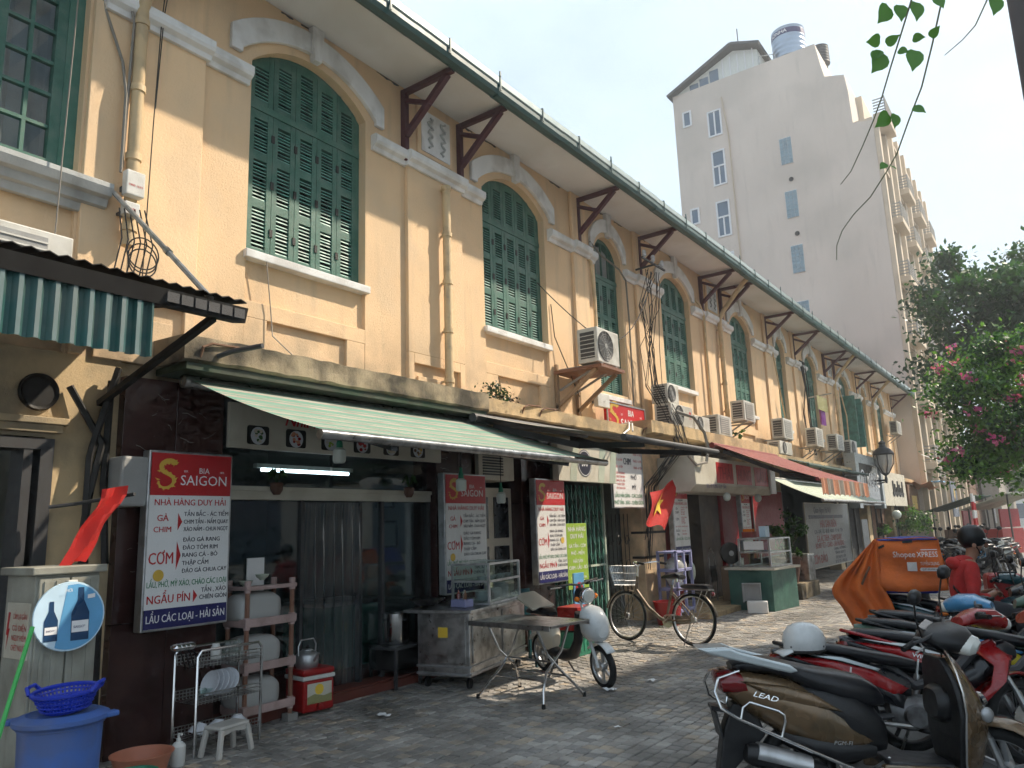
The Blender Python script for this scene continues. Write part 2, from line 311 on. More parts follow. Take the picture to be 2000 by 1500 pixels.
mat('asphalt', (.17, .17, .165), .85, var=.15, scale=1.2, bump=.4, bscale=120); mat('bed', (.045, .043, .040), .95, var=.3, scale=10); mat('kerb', (.30, .29, .27), .85, var=.15, bump=.3, dirt=((.14, .13, .12), .5, 3)); mat('soil', (.05, .04, .03), .95, var=.3)
for i, c in enumerate([(.28, .262, .24), (.33, .312, .288), (.39, .372, .345), (.235, .225, .212), (.44, .37, .29), (.35, .305, .25)]): mat('sett%d' % i, c, .62, var=.16, scale=16, bump=.5, bscale=70, dirt=((.10, .095, .085), .55, 1.1), rndv=.08)
mat('skin', (.30, .155, .10), .5, var=.05); mat('hoodie', (.40, .028, .026), .9, var=.18, scale=14, bump=1.0, bscale=16); mat('hair', (.01, .008, .007), .6, var=0); mat('trousers', (.03, .03, .035), .85, var=.1)
mat('bark', (.13, .105, .08), .9, var=.25, scale=10, bump=.6, bscale=30); mat('pole_concrete', (.105, .098, .098), .9, var=.12, scale=4, bump=.3); mat('vine', (.12, .13, .07), .7, var=.1); mat('terracotta', (.12, .06, .04), .8, var=.2); mat('wire', (.02, .019, .018), .6, var=0); mat('wire_grey', (.22, .20, .17), .6, var=0); mat('front_dark', (.020, .022, .022), .8, var=.2); mat('interior', (.16, .18, .17), .8, var=.2, scale=1); mat('interior_green', (.018, .12, .085), .6, var=.1); mat('curtain', (.36, .38, .37), .8, var=.15, scale=6); mat('brick_floor', (.14, .038, .025), .7, var=.15); mat('cardboard', (.30, .20, .12), .8, var=.12); mat('foam', (.66, .66, .64), .7, var=.05); mat('counter_green', (.035, .10, .08), .5, var=.12, col2=(.05, .14, .11)); mat('red_panel', (.27, .012, .018), .5, var=.06); mat('banner_grey', (.16, .18, .22), .6, var=.15); mat('purple_cloth', (.22, .05, .28), .8, var=.05); mat('olive_cloth', (.28, .27, .12), .8, var=.05); mat('tube_light', (.9, .95, 1), .5, var=0, emit=((.75, .90, 1.0), 6.0)); mat('bulb_white', (.55, .60, .55), .35, var=.03)
glass('pane_clear', (.80, .86, .86), .10); glass('pane_dark', (.80, .86, .86), .10, body=(.10, .12, .13), bodyw=.06); glass('pvc', (.55, .60, .62), .16, rough=.12, body=(.10, .12, .13), bodyw=.25); glass('case_glass', (.86, .92, .90), .08); glass('dome', (.80, .80, .80), .10, rough=.2, body=(.60, .60, .58), bodyw=.62); glass('pane_window', (.75, .80, .82), .12, rough=.05)
for n, c in dict(leaf_dark=(.014, .046, .018), leaf_mid=(.032, .090, .026), leaf_light=(.085, .19, .040), leaf_far=(.030, .080, .040), flower=(.50, .07, .30), flower2=(.60, .16, .36), leaf_vine=(.085, .22, .045), leaf_bush=(.045, .10, .035)).items(): leafmat(n, c)
# ================================================================== SETTING
g = MB(); g.add([(-400, -400, -.14), (400, -400, -.14), (400, 900, -.14), (-400, 900, -.14)], [(0, 1, 2, 3)])
g.build('ground', 'asphalt', kind='structure')
r = MB(); r.box(4.33, 8.9, -12, 400, -.135, -.12); r.build('road', 'asphalt', kind='structure')
pv = MB(); pv.prism([(-.6, -8), (4.2, -8), (4.2, 80), (-.6, 80)], 'z', -.135, -.009)
pave = pv.build('pavement', 'bed', kind='structure')
k = MB()
for i in range(60): k = MB(); k.box(4.202, 4.325, -2+i*1.0, -1.01+i*1.0, -.13, .004); k.build('kerb_stone', 'kerb', pave, bev=.01)
# paving setts: the biggest in view as objects of their own, the rest as one mesh
def view(p):
    d = V(p)-V((6, 0, 1.55)); z = d.dot(_f)
    return (1000+1487.6*d.dot(_R)/z, 750-1487.6*d.dot(_U)/z) if z > .3 else (-9999, 0)
cells = []
PS = .105
nx = int(4.7/PS)
for ix in range(nx):
    x0 = -.55+ix*PS; off = rnd.random()*PS*.3 + (PS/2 if ix % 2 else 0)
    ymax = 26
    y = -2.0+off
    while y < ymax:
        cells.append((x0, y, rnd.choice((0, 0, 1, 1, 1, 2, 2, 3, 3, 4, 5)), rnd.uniform(-.004, .004)))
        y += PS
near = []
for c in cells:
    px, py = view((c[0]+PS/2, c[1]+PS/2, 0))
    if 380 < px < 1400 and 1330 < py < 1500 and not (px < 560 and py < 1440) and c[0] > .1: near.append(((V((6, 0, 1.55))-V((c[0], c[1], 0))).length, c))
near.sort(key=lambda t: t[0]); near = [c for _, c in near[:300]]; ns = set((c[0], c[1]) for c in near)
def sett_mesh(mi):
    m = MB(); w = PS/2-.004; b = .006
    m.add([(-w, -w, -.03), (w, -w, -.03), (w, w, -.03), (-w, w, -.03), (-w, -w, -b), (w, -w, -b), (w, w, -b), (-w, w, -b), (-w+b, -w+b, 0), (w-b, -w+b, 0), (w-b, w-b, 0), (-w+b, w-b, 0)],
          [(0,1,5,4),(1,2,6,5),(2,3,7,6),(3,0,4,7),(4,5,9,8),(5,6,10,9),(6,7,11,10),(7,4,8,11),(8,9,10,11)])
    o = m.build('sett', 'sett%d' % mi, pave); return o
proto = {}
for x0, y0, mi, dz in near:
    if mi not in proto: o = proto[mi] = sett_mesh(mi)
    else: o = proto[mi].copy(); COL.objects.link(o); o.parent = pave
    o.location = (x0+PS/2, y0+PS/2, dz); o.rotation_euler = (rnd.uniform(-.02, .02), rnd.uniform(-.02, .02), rnd.uniform(-.02, .02))
m = MB()
for x0, y0, mi, dz in cells:
    if (x0, y0) in ns: continue
    w = PS/2-.004; b = .007; cx, cy = x0+PS/2, y0+PS/2; a, c_ = rnd.uniform(-.0012, .0012), rnd.uniform(-.0012, .0012)
    m.cm = mi
    m.add([(cx-w, cy-w, -.012), (cx+w, cy-w, -.012), (cx+w, cy+w, -.012), (cx-w, cy+w, -.012), (cx-w+b, cy-w+b, dz+a), (cx+w-b, cy-w+b, dz-c_), (cx+w-b, cy+w-b, dz-a), (cx-w+b, cy+w-b, dz+c_)],
          [(0,1,5,4),(1,2,6,5),(2,3,7,6),(3,0,4,7),(4,5,6,7)])
m.build('setts', ['sett%d' % i for i in range(6)], pave, kind='stuff', fix=False)

# ================================================================== YELLOW COLONIAL SHOPHOUSE ROW (front plane x = 0, runs along y)
B = thing('shophouse_row', 'long two-storey ochre colonial shophouse row with green shutters and white arches', 'building')
YE = 38.28; Z0, Z1 = 2.98, 7.03
WIN = [  # centre y, width, sill z, spring z, rise, leaves, kind
    (1.62, 1.92, 4.36, 6.9, .01, 0, 'glazed'), (4.89, 1.53, 4.25, 6.25, .34, 5, 'a'), (8.60, 1.55, 4.24, 6.24, .33, 5, 'b'), (11.40, .95, 3.70, 6.22, .33, 3, 'open'),
    (14.25, 1.42, 4.24, 6.22, .32, 4, 'b'), (18.10, 1.40, 4.10, 6.22, .32, 4, 'b'), (21.30, .85, 4.0, 6.24, .30, 2, 'b'), (24.40, 1.25, 4.0, 6.24, .32, 4, 'open'),
    (28.75, 1.45, 4.0, 6.22, .32, 4, 'ajar'), (31.90, .85, 4.0, 6.24, .30, 2, 'b'), (35.15, 1.30, 4.0, 6.22, .32, 4, 'b')]
def arch(yc, w, zs, rise, n=14):
    """points of a segmental arch from left to right"""
    R = (w*w/4+rise*rise)/(2*rise); a = math.asin(min(1, w/2/R)); return [(yc+R*sin(t), zs+rise-R+R*cos(t)) for t in [-a+2*a*i/n for i in range(n+1)]]
wl = MB(); prev = -5.0
for yc, w, zs, sp, ri, nl, kd in WIN:
    a, b = yc-w/2, yc+w/2
    wl.box(-.35, 0, prev, a, Z0, Z1)
    wl.box(-.35, -.05, a, b, Z0, zs)                                    # apron under the window, set back
    A = arch(yc, w, sp, ri); wl.prism([(a, Z1), (b, Z1)] + A[::-1], 'x', -.35, 0)
    prev = b
wl.box(-.35, 0, prev, YE, Z0, Z1); wl.box(-8, -.35, YE-.3, YE, 0, 7.0); wl.box(-8, -.352, -5, -4.7, 0, 7)
wl.build('wall', 'plaster', B)
# plinth rails, stiles and raised panels of the apron zone
for yc, w, zs, sp, ri, nl, kd in WIN[1:]:
    a, b = yc-w/2, yc+w/2
    m = MB(); m.box(-.05, -.002, a-.02, b+.02, 3.60, 3.76); m.box(-.05, -.003, a, a+.26, Z0, 3.60); m.box(-.05, -.003, b-.26, b, Z0, 3.60); m.build('apron_frame', 'plaster', B, bev=.006)
PIL = [(3.10, 1.0, 1), (6.80, 1.02, 2), (10.37, .44, 0), (12.60, .44, 0), (16.22, 1.10, 2), (20.05, .44, 0), (22.62, .44, 0), (26.74, 1.2, 2), (30.62, .44, 0), (33.4, .44, 0), (37.6, .6, 0)]
for y, w, k_ in PIL:
    m = MB(); m.box(0, .055, y-w/2, y+w/2, Z0 if k_ == 0 else 3.62, 6.0 if k_ else 6.99)
    if k_: m.box(0, .012, y-w/2+.02, y+w/2-.02, 6.1, 6.99)
    m.build('pilaster', 'plaster', B, bev=.008)
    if k_:
        m = MB(); m.box(0, .055, y-w/2, y-w/2+.09, Z0, 3.62); m.box(0, .055, y+w/2-.09, y+w/2, Z0, 3.62); m.box(0, .055, y-w/2+.09, y+w/2-.09, 3.5, 3.62); m.box(0, .03, y-w/2+.18, y+w/2-.18, Z0, 3.36); m.build('raised_panel', 'plaster', B, bev=.006)
# string course between the windows, stepping out on the pilasters
segs = [(-5, .66)] + [(WIN[i][0]+WIN[i][1]/2+.08, WIN[i+1][0]-WIN[i+1][1]/2-.04) for i in range(len(WIN)-1)] + [(WIN[-1][0]+WIN[-1][1]/2+.08, YE)]
for a, b in segs:
    m = MB(); pr = [(0, 5.93), (.035, 5.93), (.05, 5.975), (.095, 6.0), (.11, 6.03), (.11, 6.10), (.085, 6.12), (0, 6.12)]
    m.prism(pr, 'y', a, b)
    for y, w, k_ in PIL:
        if a < y < b: m.prism([(x+.055 if x > 0 else .02, z+.0015) for x, z in pr], 'y', max(a+.01, y-w/2-.03), min(b-.01, y+w/2+.03))
    m.build('string_course', 'plaster_white', B, bev=.004)
# white hood moulds with keystone
for yc, w, zs, sp, ri, nl, kd in WIN[1:]:
    kk = w/1.53; ai = arch(yc, w+.26*kk, sp+.05, ri+.03, 16); ao = arch(yc, w+.52*kk, sp+.26, ri+.06, 16)
    a, b = yc-w/2-.24*kk, yc+w/2+.24*kk
    m = MB(); m.loft([[(0, p[0], p[1]), (.05, p[0], p[1]), (.05, q[0], q[1]), (0, q[0], q[1])] for p, q in zip(ai, ao)])
    m.box(0, .048, a-.02, a+.11*kk-.001, sp, sp+.262); m.box(0, .048, b-.11*kk+.001, b+.02, sp, sp+.262)
    m.build('hood_mould', 'plaster_white', B, bev=.008)
    m = MB(); zt = sp+ri; m.prism([(yc-.05, zt+.0), (yc+.05, zt+.0), (yc+.08, 6.985), (yc-.08, 6.985)], 'x', .0, .085); m.build('keystone', 'plaster_white', B, bev=.008)
    m = MB(); m.box(-.30, .055, yc-w/2+.001, yc+w/2-.001, zs-.085, zs); m.box(.0, .056, yc-w/2-.03, yc+w/2+.03, zs-.084, zs-.001); m.build('window_sill', 'plaster_white', B, bev=.008)
# crumbling joint between wall and soffit
q = random.Random(12); y = .5
while y < 37:
    l = q.uniform(.08, .4)
    if q.random() < .55:
        m = MB(); n = max(2, int(l/.04)); pts = [(y+l*i/n, 6.985) for i in range(n+1)]+[(y+l*i/n, 6.985-q.uniform(.006, .032)) for i in range(n, -1, -1)]
        m.prism(pts, 'x', -.004, .004); m.build('crumbled_joint', 'dark_grey', B)
    y += l+q.uniform(.02, .5)
# louvred shutters
def slat_shape(m, y0, y1, z): m.add([(-.130, y0, z-.016), (-.103, y0, z-.021), (-.107, y0, z-.008), (-.162, y0, z+.021), (-.130, y1, z-.016), (-.103, y1, z-.021), (-.107, y1, z-.008), (-.162, y1, z+.021)], [(0,1,2,3),(7,6,5,4),(0,4,5,1),(1,5,6,2),(2,6,7,3),(3,7,4,0)])
for wi, (yc, w, zs, sp, ri, nl, kd) in enumerate(WIN):
    if kd == 'glazed': continue
    a, b = yc-w/2, yc+w/2; zt = min(5.84, sp-.40)
    A = arch(yc, w, sp, ri, 14); Ai = arch(yc, w-.12, sp, ri-.03, 14)
    fr = MB(); fr.prism([(a, zs), (a+.055, zs)] + [(y, z-.03) for y, z in Ai] + [(b-.055, zs), (b, zs)] + A[::-1], 'x', -.22, -.11)
    fr.box(-.20, -.085, a+.02, b-.02, zt-.035, zt+.035)
    win = fr.build('window', 'green_paint', B, label=None)
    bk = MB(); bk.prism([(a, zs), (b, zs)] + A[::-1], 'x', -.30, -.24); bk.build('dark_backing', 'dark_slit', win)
    lw = (w-.11)/nl; sl = MB(); first = wi == 1
    for j in range(nl):
        y0, y1 = a+.055+j*lw, a+.055+(j+1)*lw
        if kd == 'open' and j >= 0 and wi == 3: topopen = True
        else: topopen = False
        lf = MB(); st = .062
        if kd == 'ajar' and j in (1, 2): pass
        else:
            lf.box(-.175, -.095, y0+.003, y0+st, zs+.01, zt-.036); lf.box(-.175, -.095, y1-st, y1-.003, zs+.01, zt-.036)
            zz = [zs+.01, zs+.01+(zt-zs)*.345, zs+.01+(zt-zs)*.665, zt-.036]
            lf.box(-.170, -.100, y0+st, y1-st, zz[0], zz[0]+.085); lf.box(-.170, -.100, y0+st, y1-st, zz[1]-.045, zz[1]+.045); lf.box(-.170, -.100, y0+st, y1-st, zz[2]-.045, zz[2]+.045); lf.box(-.170, -.100, y0+st, y1-st, zz[3]-.085, zz[3])
            lo = lf.build('shutter_leaf', 'green_paint', win)
            for lo_, hi_ in ((zz[0]+.085, zz[1]-.045), (zz[1]+.045, zz[2]-.045), (zz[2]+.045, zz[3]-.085)):
                n = int((hi_-lo_)/.0355)
                for q in range(n):
                    z = lo_+(q+.5)*(hi_-lo_)/n; slat_shape(sl, y0+st-.004, y1-st+.004, z)
            for zq in (.18, .5, .82):
                if j < nl-1: hg = MB(); hg.box(-.095, -.085, y1-.018, y1+.018, zs+(zt-zs)*zq-.04, zs+(zt-zs)*zq+.04); hg.build('hinge', 'black', win)
        # fixed fanlight louvre under the arch
        ym = (y0+y1)/2; ztop = lambda y: max(z for z in [p[1] for p in A if abs(p[0]-y) <= w/13])-.0
        zl = min(ztop(y0+.05), ztop(y1-.05))-.10
        if topopen: continue
        fp = MB(); fp.box(-.172, -.103, y0+.003, y0+st, zt+.036, ztop(y0+.03)-.05); fp.box(-.172, -.103, y1-st, y1-.003, zt+.036, ztop(y1-.03)-.05); fp.box(-.168, -.106, y0+st, y1-st, zt+.036, zt+.10)
        fp.prism([(y0+st, zl-.02), (y1-st, zl-.02), (y1-st, ztop(y1-st)-.03), (y0+st, ztop(y0+st)-.03)], 'x', -.168, -.106); fp.build('fanlight_frame', 'green_paint', win)
        n = max(1, int((zl-.02-zt-.10)/.0355))
        for q in range(n): slat_shape(sl, y0+st-.004, y1-st+.004, zt+.10+(q+.5)*(zl-.02-zt-.10)/n)
    if first:   # every slat of the big window an object
        pm = {}
        for q in range(0, len(sl.v), 8):
            vs = sl.v[q:q+8]; L_ = round(vs[4][1]-vs[0][1], 3); oz = vs[0][2]; oy = vs[0][1]
            if L_ not in pm:
                mm = MB(); mm.add([(x, y-oy, z-oz) for x, y, z in vs], [(0,1,2,3),(7,6,5,4),(0,4,5,1),(1,5,6,2),(2,6,7,3),(3,7,4,0)]); o = pm[L_] = mm.build('slat', 'green_slat', win)
            else: o = pm[L_].copy(); COL.objects.link(o); o.parent = win
            o.location = (0, oy, oz); o.rotation_euler = (0, rnd.uniform(-.05, .05), 0)
    else: sl.build('slats', 'green_slat', win, kind='stuff')
    if kd == 'open' and wi == 3:
        m = MB(); m.grid([[(-.20+.02*sin(i*1.9), a+.06+i*(w-.12)/12, z) for i in range(13)] for z in (zt+.04, 6.1, 6.45)]); m.build('curtain', 'curtain', win, smooth=True)
        m = MB()
        for j in range(1, 4): m.box(-.15, -.12, a+j*w/4-.01, a+j*w/4+.01, zt+.03, sp+.25)
        m.build('fanlight_bar', 'green_paint', win)
    if kd == 'ajar':   # two leaves swung out into the street
        for sgn, yy in ((-1, a+.055+lw), (1, b-.055)):
            m = MB(); m.box(-.09, .40, yy-.02, yy+.02, zs+.03, zt-.04); 
            for q in range(36): m.box(-.03, .34, yy-.026, yy+.026, zs+.1+q*.045, zs+.1+q*.045+.018)
            m.build('shutter_leaf', 'green_slat', win)
# glazed casement at the left edge
yc, w, zs, sp = 1.62, 1.92, 4.36, 6.9; a, b = yc-w/2, yc+w/2
fr = MB(); fr.box(-.24, -.09, b-.12, b, zs, sp); fr.box(-.24, -.09, a, a+.1, zs, sp); fr.box(-.24, -.09, a, b, zs, zs+.09)
gw = fr.build('window', 'green_paint', B)
for y0, y1 in ((a+.1, yc+.30), (yc+.34, b-.12)):
    m = MB(); m.box(-.17, -.10, y0, y0+.075, zs+.09, sp); m.box(-.17, -.10, y1-.075, y1, zs+.09, sp); m.box(-.17, -.10, y0+.075, y1-.075, zs+.09, zs+.16)
    nn = 2 if y1-y0 < .7 else 4; cw = (y1-y0-.15)/nn
    for j in range(1, nn): m.box(-.155, -.115, y0+.075+j*cw-.014, y0+.075+j*cw+.014, zs+.16, sp)
    for q in range(1, 9): m.box(-.156, -.114, y0+.075, y1-.075, zs+.16+q*.275-.014, zs+.16+q*.275+.014)
    m.build('casement', 'green_paint', gw)
    for j in range(nn):
        for q in range(9):
            m = MB(); t = rnd.uniform(-.004, .004); m.add([(-.138+t, y0+.075+j*cw+.012, zs+.17+q*.275), (-.138-t, y0+.075+(j+1)*cw-.012, zs+.17+q*.275), (-.138+t, y0+.075+(j+1)*cw-.012, zs+.16+(q+1)*.275-.012), (-.138-t, y0+.075+j*cw+.012, zs+.16+(q+1)*.275-.012)], [(0, 1, 2, 3)]); m.build('pane', 'pane_window', gw)
m = MB(); m.grid([[(-.26+.025*sin(i*1.3)+.01*sin(i*2.9), a+.1+i*(w-.2)/40, z) for i in range(41)] for z in (zs, 5.2, 6.0, 6.9)]); m.build('curtain', 'curtain', gw, smooth=True)
m = MB(); m.prism([(0, 4.12), (.03, 4.12), (.05, 4.18), (.09, 4.19), (.11, 4.25), (.16, 4.26), (.19, 4.32), (.19, 4.36), (-.3, 4.37), (-.3, 4.2)], 'y', .2, 2.78); m.build('window_sill', 'grey_stone', B, bev=.004)
# eaves: soffit boards, gutter, straps, tiles
so = MB(); so.add([(-.1, -5, 7.0), (.86, -5, 6.94), (.86, YE, 6.94), (-.1, YE, 7.0), (-.1, -5, 7.05), (.86, -5, 6.99), (.86, YE, 6.99), (-.1, YE, 7.05)], [(0,3,2,1),(4,5,6,7),(0,1,5,4),(1,2,6,5),(2,3,7,6),(3,0,4,7)]); so.build('soffit', 'soffit', B)
gt = MB(); N_ = 29
for i in range(N_):   # slightly wavering gutter lengths
    y0, y1 = -5+i*(YE+5)/N_, -5+(i+1)*(YE+5)/N_; d = .006*sin(i*2.1)
    gt.cm = 0; gt.prism([(.82, 6.94+d), (.85, 6.855+d), (.91, 6.825+d), (.97, 6.84+d), (.995, 6.89+d), (.995, 6.985+d), (.82, 7.0+d)], 'y', y0, y1+.001*(i % 2))
gt.build('gutter', 'gutter', B)
gp = MB()
for i in range(N_):
    y0, y1 = -5+i*(YE+5)/N_, -5+(i+1)*(YE+5)/N_; d = .006*sin(i*2.1); gp.prism([(.998, 6.955+d), (1.01, 6.97+d), (1.012, 7.05+d), (.96, 7.06+d), (.9, 7.035+d), (.95, 6.99+d)], 'y', y0, y1+.001*(i % 2))
gp.build('gutter_lip', 'gutter_lit', B)  # pale colour takes in the sunlight on the gutter's outer edge
for i in range(40):
    m = MB(); y = .3+i*.95; m.box(.83, 1.02, y-.012, y+.012, 7.06, 7.075); m.box(1.006, 1.02, y-.012, y+.012, 6.88, 7.14 if i % 3 == 1 else 7.06); m.build('gutter_strap', 'gutter', B)
rf = MB(); rf.grid([[(.93-t*5.2, -5+j*.1, 7.06+t*2.9+.022*abs(sin(j*pi/2.2))) for j in range(int((YE+5)/.1)+1)] for t in (0, .05, .2, .5, 1)]); rf.build('roof', 'roof_tile', B, thick=.02)
rf = MB(); rf.add([(-4.27, -5, 9.96), (-4.27, YE, 9.96), (-8.6, YE, 7.0), (-8.6, -5, 7.0)], [(0, 1, 2, 3)]); rf.build('roof_back', 'roof_tile', B)
# maroon timber brackets
def bracket(y):
    m = MB(); w = .075
    m.box(.0, .075, y-w/2, y+w/2, 6.02, 6.93); m.box(.075, .82, y-w/2+.003, y+w/2-.003, 6.865, 6.93); m.bar((.06, y, 6.32), (.74, y, 6.87), w*.9, .075, (0, 1, 0)); m.bar((.07, y, 6.78), (.46, y, 6.60), w*.7, .06, (0, 1, 0)); m.box(-.002, .09, y-w*.62, y+w*.62, 5.98, 6.02)
    return m.build('eaves_bracket', 'maroon', B, bev=.006)
for y in (3.0, 6.27, 7.32, 10.37, 12.61, 15.64, 16.81, 20.05, 22.62, 26.08, 27.4, 30.62, 33.4, 37.6): bracket(y)
# relief plaques between the paired brackets
def squig(m, y, z0, z1, amp, ph):
    n = 26; m.tube([(.075, y+amp*sin(ph+i*.9)*(1-.4*i/n)+.01*sin(i*2.3), z1-(z1-z0)*i/n) for i in range(n+1)], [.010+.008*abs(sin(i*1.3+ph)) for i in range(n+1)], 5)
for y in (6.82, 16.22, 26.74):
    m = MB(); m.box(.012, .05, y-.33, y+.33, 6.20, 6.86); pl = m.build('relief_plaque', 'plaster', B, bev=.01)
    m = MB(); m.box(.05, .062, y-.27, y+.27, 6.25, 6.81); m.build('plaque_panel', 'plaster_white', pl)
    m = MB(); squig(m, y-.12, 6.32, 6.74, .05, 0); squig(m, y+.12, 6.30, 6.76, .05, 2); m.build('relief_ornament', 'grey_stone', pl, smooth=True)
# rain pipes
def downpipe(y, zt, zb, X=.12, swan=False):
    m = MB(); pts = [(X, y, zb), (X, y, zt)]
    if swan: pts = [(X, y, zb), (X, y, 6.05), (.25, y, 6.25), (.72, y+.02, 6.78), (.86, y+.02, 6.9)]
    m.tube(pts, .052, 10)
    z = zb+.15
    while z < min(zt, 6.0): m.lathe([(.053, -.03), (.064, -.028), (.064, .028), (.053, .03)], 10, (X, y, z)); m.box(.0, X-.03, y-.012, y+.012, z-.012, z+.012); z += .62
    return m.build('downpipe', 'pipe', B, smooth=True)
downpipe(2.94, 6.9, 3.9, .14, True); downpipe(6.89, 5.85, 3.19, .15); downpipe(16.35, 6.1, 3.2, .14, True); downpipe(26.85, 6.1, 3.0, .14, True); downpipe(33.0, 6.1, 3.0, .14, True)
m = MB(); m.tube([(.09, 15.55, 3.3), (.09, 15.55, 6.0), (.09, 15.35, 6.2), (.05, 15.2, 6.3)], .028, 8); m.build('downpipe', 'pipe', B, smooth=True)
m = MB(); m.tube([(.02, 10.55, 6.0), (.07, 10.68, 5.9), (.08, 10.72, 5.3), (.08, 10.7, 4.45)], .03, 8); m.build('conduit', 'pipe', B, smooth=True)

# ------------------------------------------------------------------ ground floor of the row
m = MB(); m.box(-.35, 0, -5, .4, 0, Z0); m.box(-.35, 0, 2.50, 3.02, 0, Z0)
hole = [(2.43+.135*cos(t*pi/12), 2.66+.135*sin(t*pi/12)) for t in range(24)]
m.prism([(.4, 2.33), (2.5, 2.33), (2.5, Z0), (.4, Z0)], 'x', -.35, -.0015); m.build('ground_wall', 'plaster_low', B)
m = MB(); m.lathe([(.001, .012), (.11, .012), (.132, .03), (.137, .02), (.14, 0)], 24, (.0, 2.43, 2.66), (1, 0, 0)); m.build('vent_hole', 'black', B, smooth=True)
m = MB(); m.box(-.02, .05, .4, 2.6, 2.36, 2.42); m.box(-.02, .08, .4, 2.63, 2.42, 2.47); m.build('door_cornice', 'plaster_low', B, bev=.006)
m = MB(); m.box(-.2, .02, 2.47, 2.56, 0, 2.32); m.box(-.2, .02, .4, 2.47, 2.24, 2.32); m.box(-.2, .015, 2.36, 2.42, 0, 2.24); dr = m.build('doorway', 'dark_grey', B)
m = MB(); m.box(-3, -.36, .3, 2.9, 0, .02); m.box(-3.02, -3, .3, 2.9, 0, 3); m.build('interior_wall', 'interior', dr)
def marble(y0, y1, z1, X=.09, seams=True):
    m = MB()
    nz_ = 3
    for i in range(nz_): m.box(-.3, X, y0, (y0+y1)/2-.002, z1*i/nz_, z1*(i+1)/nz_-.004); m.box(-.3, X, (y0+y1)/2+.002, y1, z1*i/nz_, z1*(i+1)/nz_-.004)
    o = m.build('marble_pier', 'marble', B, bev=.003); v = MB(); q = random.Random(int(y0*100))
    for _ in range(46):
        y, z = q.uniform(y0+.05, y1-.1), q.uniform(.9, z1-.1); a = q.uniform(-.6, .7); l = q.uniform(.03, .14); pts = []
        for i in range(4): pts.append((X+.0012, y, z)); y = min(y1-.01, y+cos(a)*l/3); z += sin(a)*l/3; a += q.uniform(-.7, .7)
        w = q.uniform(.0008, .0026)
        v.add([(p[0], p[1], p[2]-w) for p in pts]+[(p[0], p[1], p[2]+w) for p in pts], [(i, i+1, i+5, i+4) for i in range(3)])
    v.build('marble_vein', 'kerb', o); return o
marble(3.02, 3.90, 2.86); marble(6.72, 7.50, 2.8, .06); marble(8.45, 9.16, 2.85, .06)
m = MB(); m.box(-.3, .12, 11.86, 12.74, 0, 2.9); yp = m.build('street_pier', 'plaster', B, bev=.01)
for z in (1.02, 1.43): m = MB(); m.box(-.1, .127, 11.85, 12.75, z-.02, z+.02); m.build('iron_band', 'black', yp)
for y0, y1 in ((12.76, 13.5), (15.6, 17.0)): m = MB(); m.box(-.3, .1, y0, y1, 0, 2.6); m.build('tiled_pier', 'red_panel', B)
m = MB(); m.box(-.4, .05, 14.55, 15.55, 0, 2.45); m.build('stone_pier', 'stone_brown', B)
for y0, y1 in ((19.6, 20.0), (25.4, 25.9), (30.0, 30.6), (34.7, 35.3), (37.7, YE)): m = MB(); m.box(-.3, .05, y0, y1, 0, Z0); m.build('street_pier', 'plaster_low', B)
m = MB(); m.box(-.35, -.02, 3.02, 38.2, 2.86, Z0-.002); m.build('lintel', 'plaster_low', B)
# dark shop rooms behind the openings
m = MB(); m.box(-3.6, -3.55, 3.0, 38.2, 0, 2.9); m.box(-3.6, -.3, 3.0, 38.2, 2.86, 2.9)
for y in (3.0, 7.1, 9.1, 11.9, 13.2, 19.8, 25.6, 30.3, 35, 38.2): m.box(-3.6, -.36, y-.04, y+.04, 0, 2.86)
m.build('interior_wall', 'interior', B)
m = MB(); m.box(-3.55, .12, 3.92, 6.70, 0, .10); m.box(.12, .16, 3.92, 6.7, 0, .085); m.build('shop_step', 'brick_floor', B, bev=.006)
m = MB(); m.box(-.5, .98, 12.35, 15.6, 0, .09); m.build('shop_step', 'concrete_cream', B, bev=.01)
# concrete canopies
def canopy(y0, y1, X, z0, z1, mt, nm='canopy'):
    n = int((y1-y0)/.12); rr = random.Random(int(y0*10)); m = MB()
    rows = []
    for i in range(n+1):
        y = y0+(y1-y0)*i/n; j = rr.uniform(-.006, .008); rows.append([(0, y, z0), (X-.03, y, z0+j*.5), (X+j*.6, y, z0+.02+j), (X+rr.uniform(-.004, .004), y, (z0+z1)/2), (X+j*.5, y, z1-.01+j), (X-.05, y, z1+j), (0, y, z1+.01)])
    m.loft(rows); o = m.build(nm, mt, B); return o
canopy(3.26, 7.20, .50, 2.96, 3.18, 'concrete'); canopy(7.203, 11.42, .50, 2.94, 3.13, 'concrete_cream'); canopy(11.423, 18.2, .62, 3.03, 3.26, 'concrete_cream'); canopy(18.203, 38.2, .55, 2.96, 3.12, 'concrete_cream')
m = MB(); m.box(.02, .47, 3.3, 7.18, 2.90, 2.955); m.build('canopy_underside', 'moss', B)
# little rebar stubs and pipe on the canopy
m = MB(); m.tube([(.50, 3.55, 3.03), (.60, 3.62, 3.07), (.86, 3.72, 3.09)], .022, 8); m.build('drain_spout', 'dark_grey', B, smooth=True)
for y in (3.4, 7.9, 8.3, 11.3, 14.9, 18.0): m = MB(); m.tube([(.49, y, 3.0), (.53, y, 3.08), (.53, y+.08, 3.12), (.5, y+.42, 3.14)], .012, 6); m.build('hook', 'rust', B)

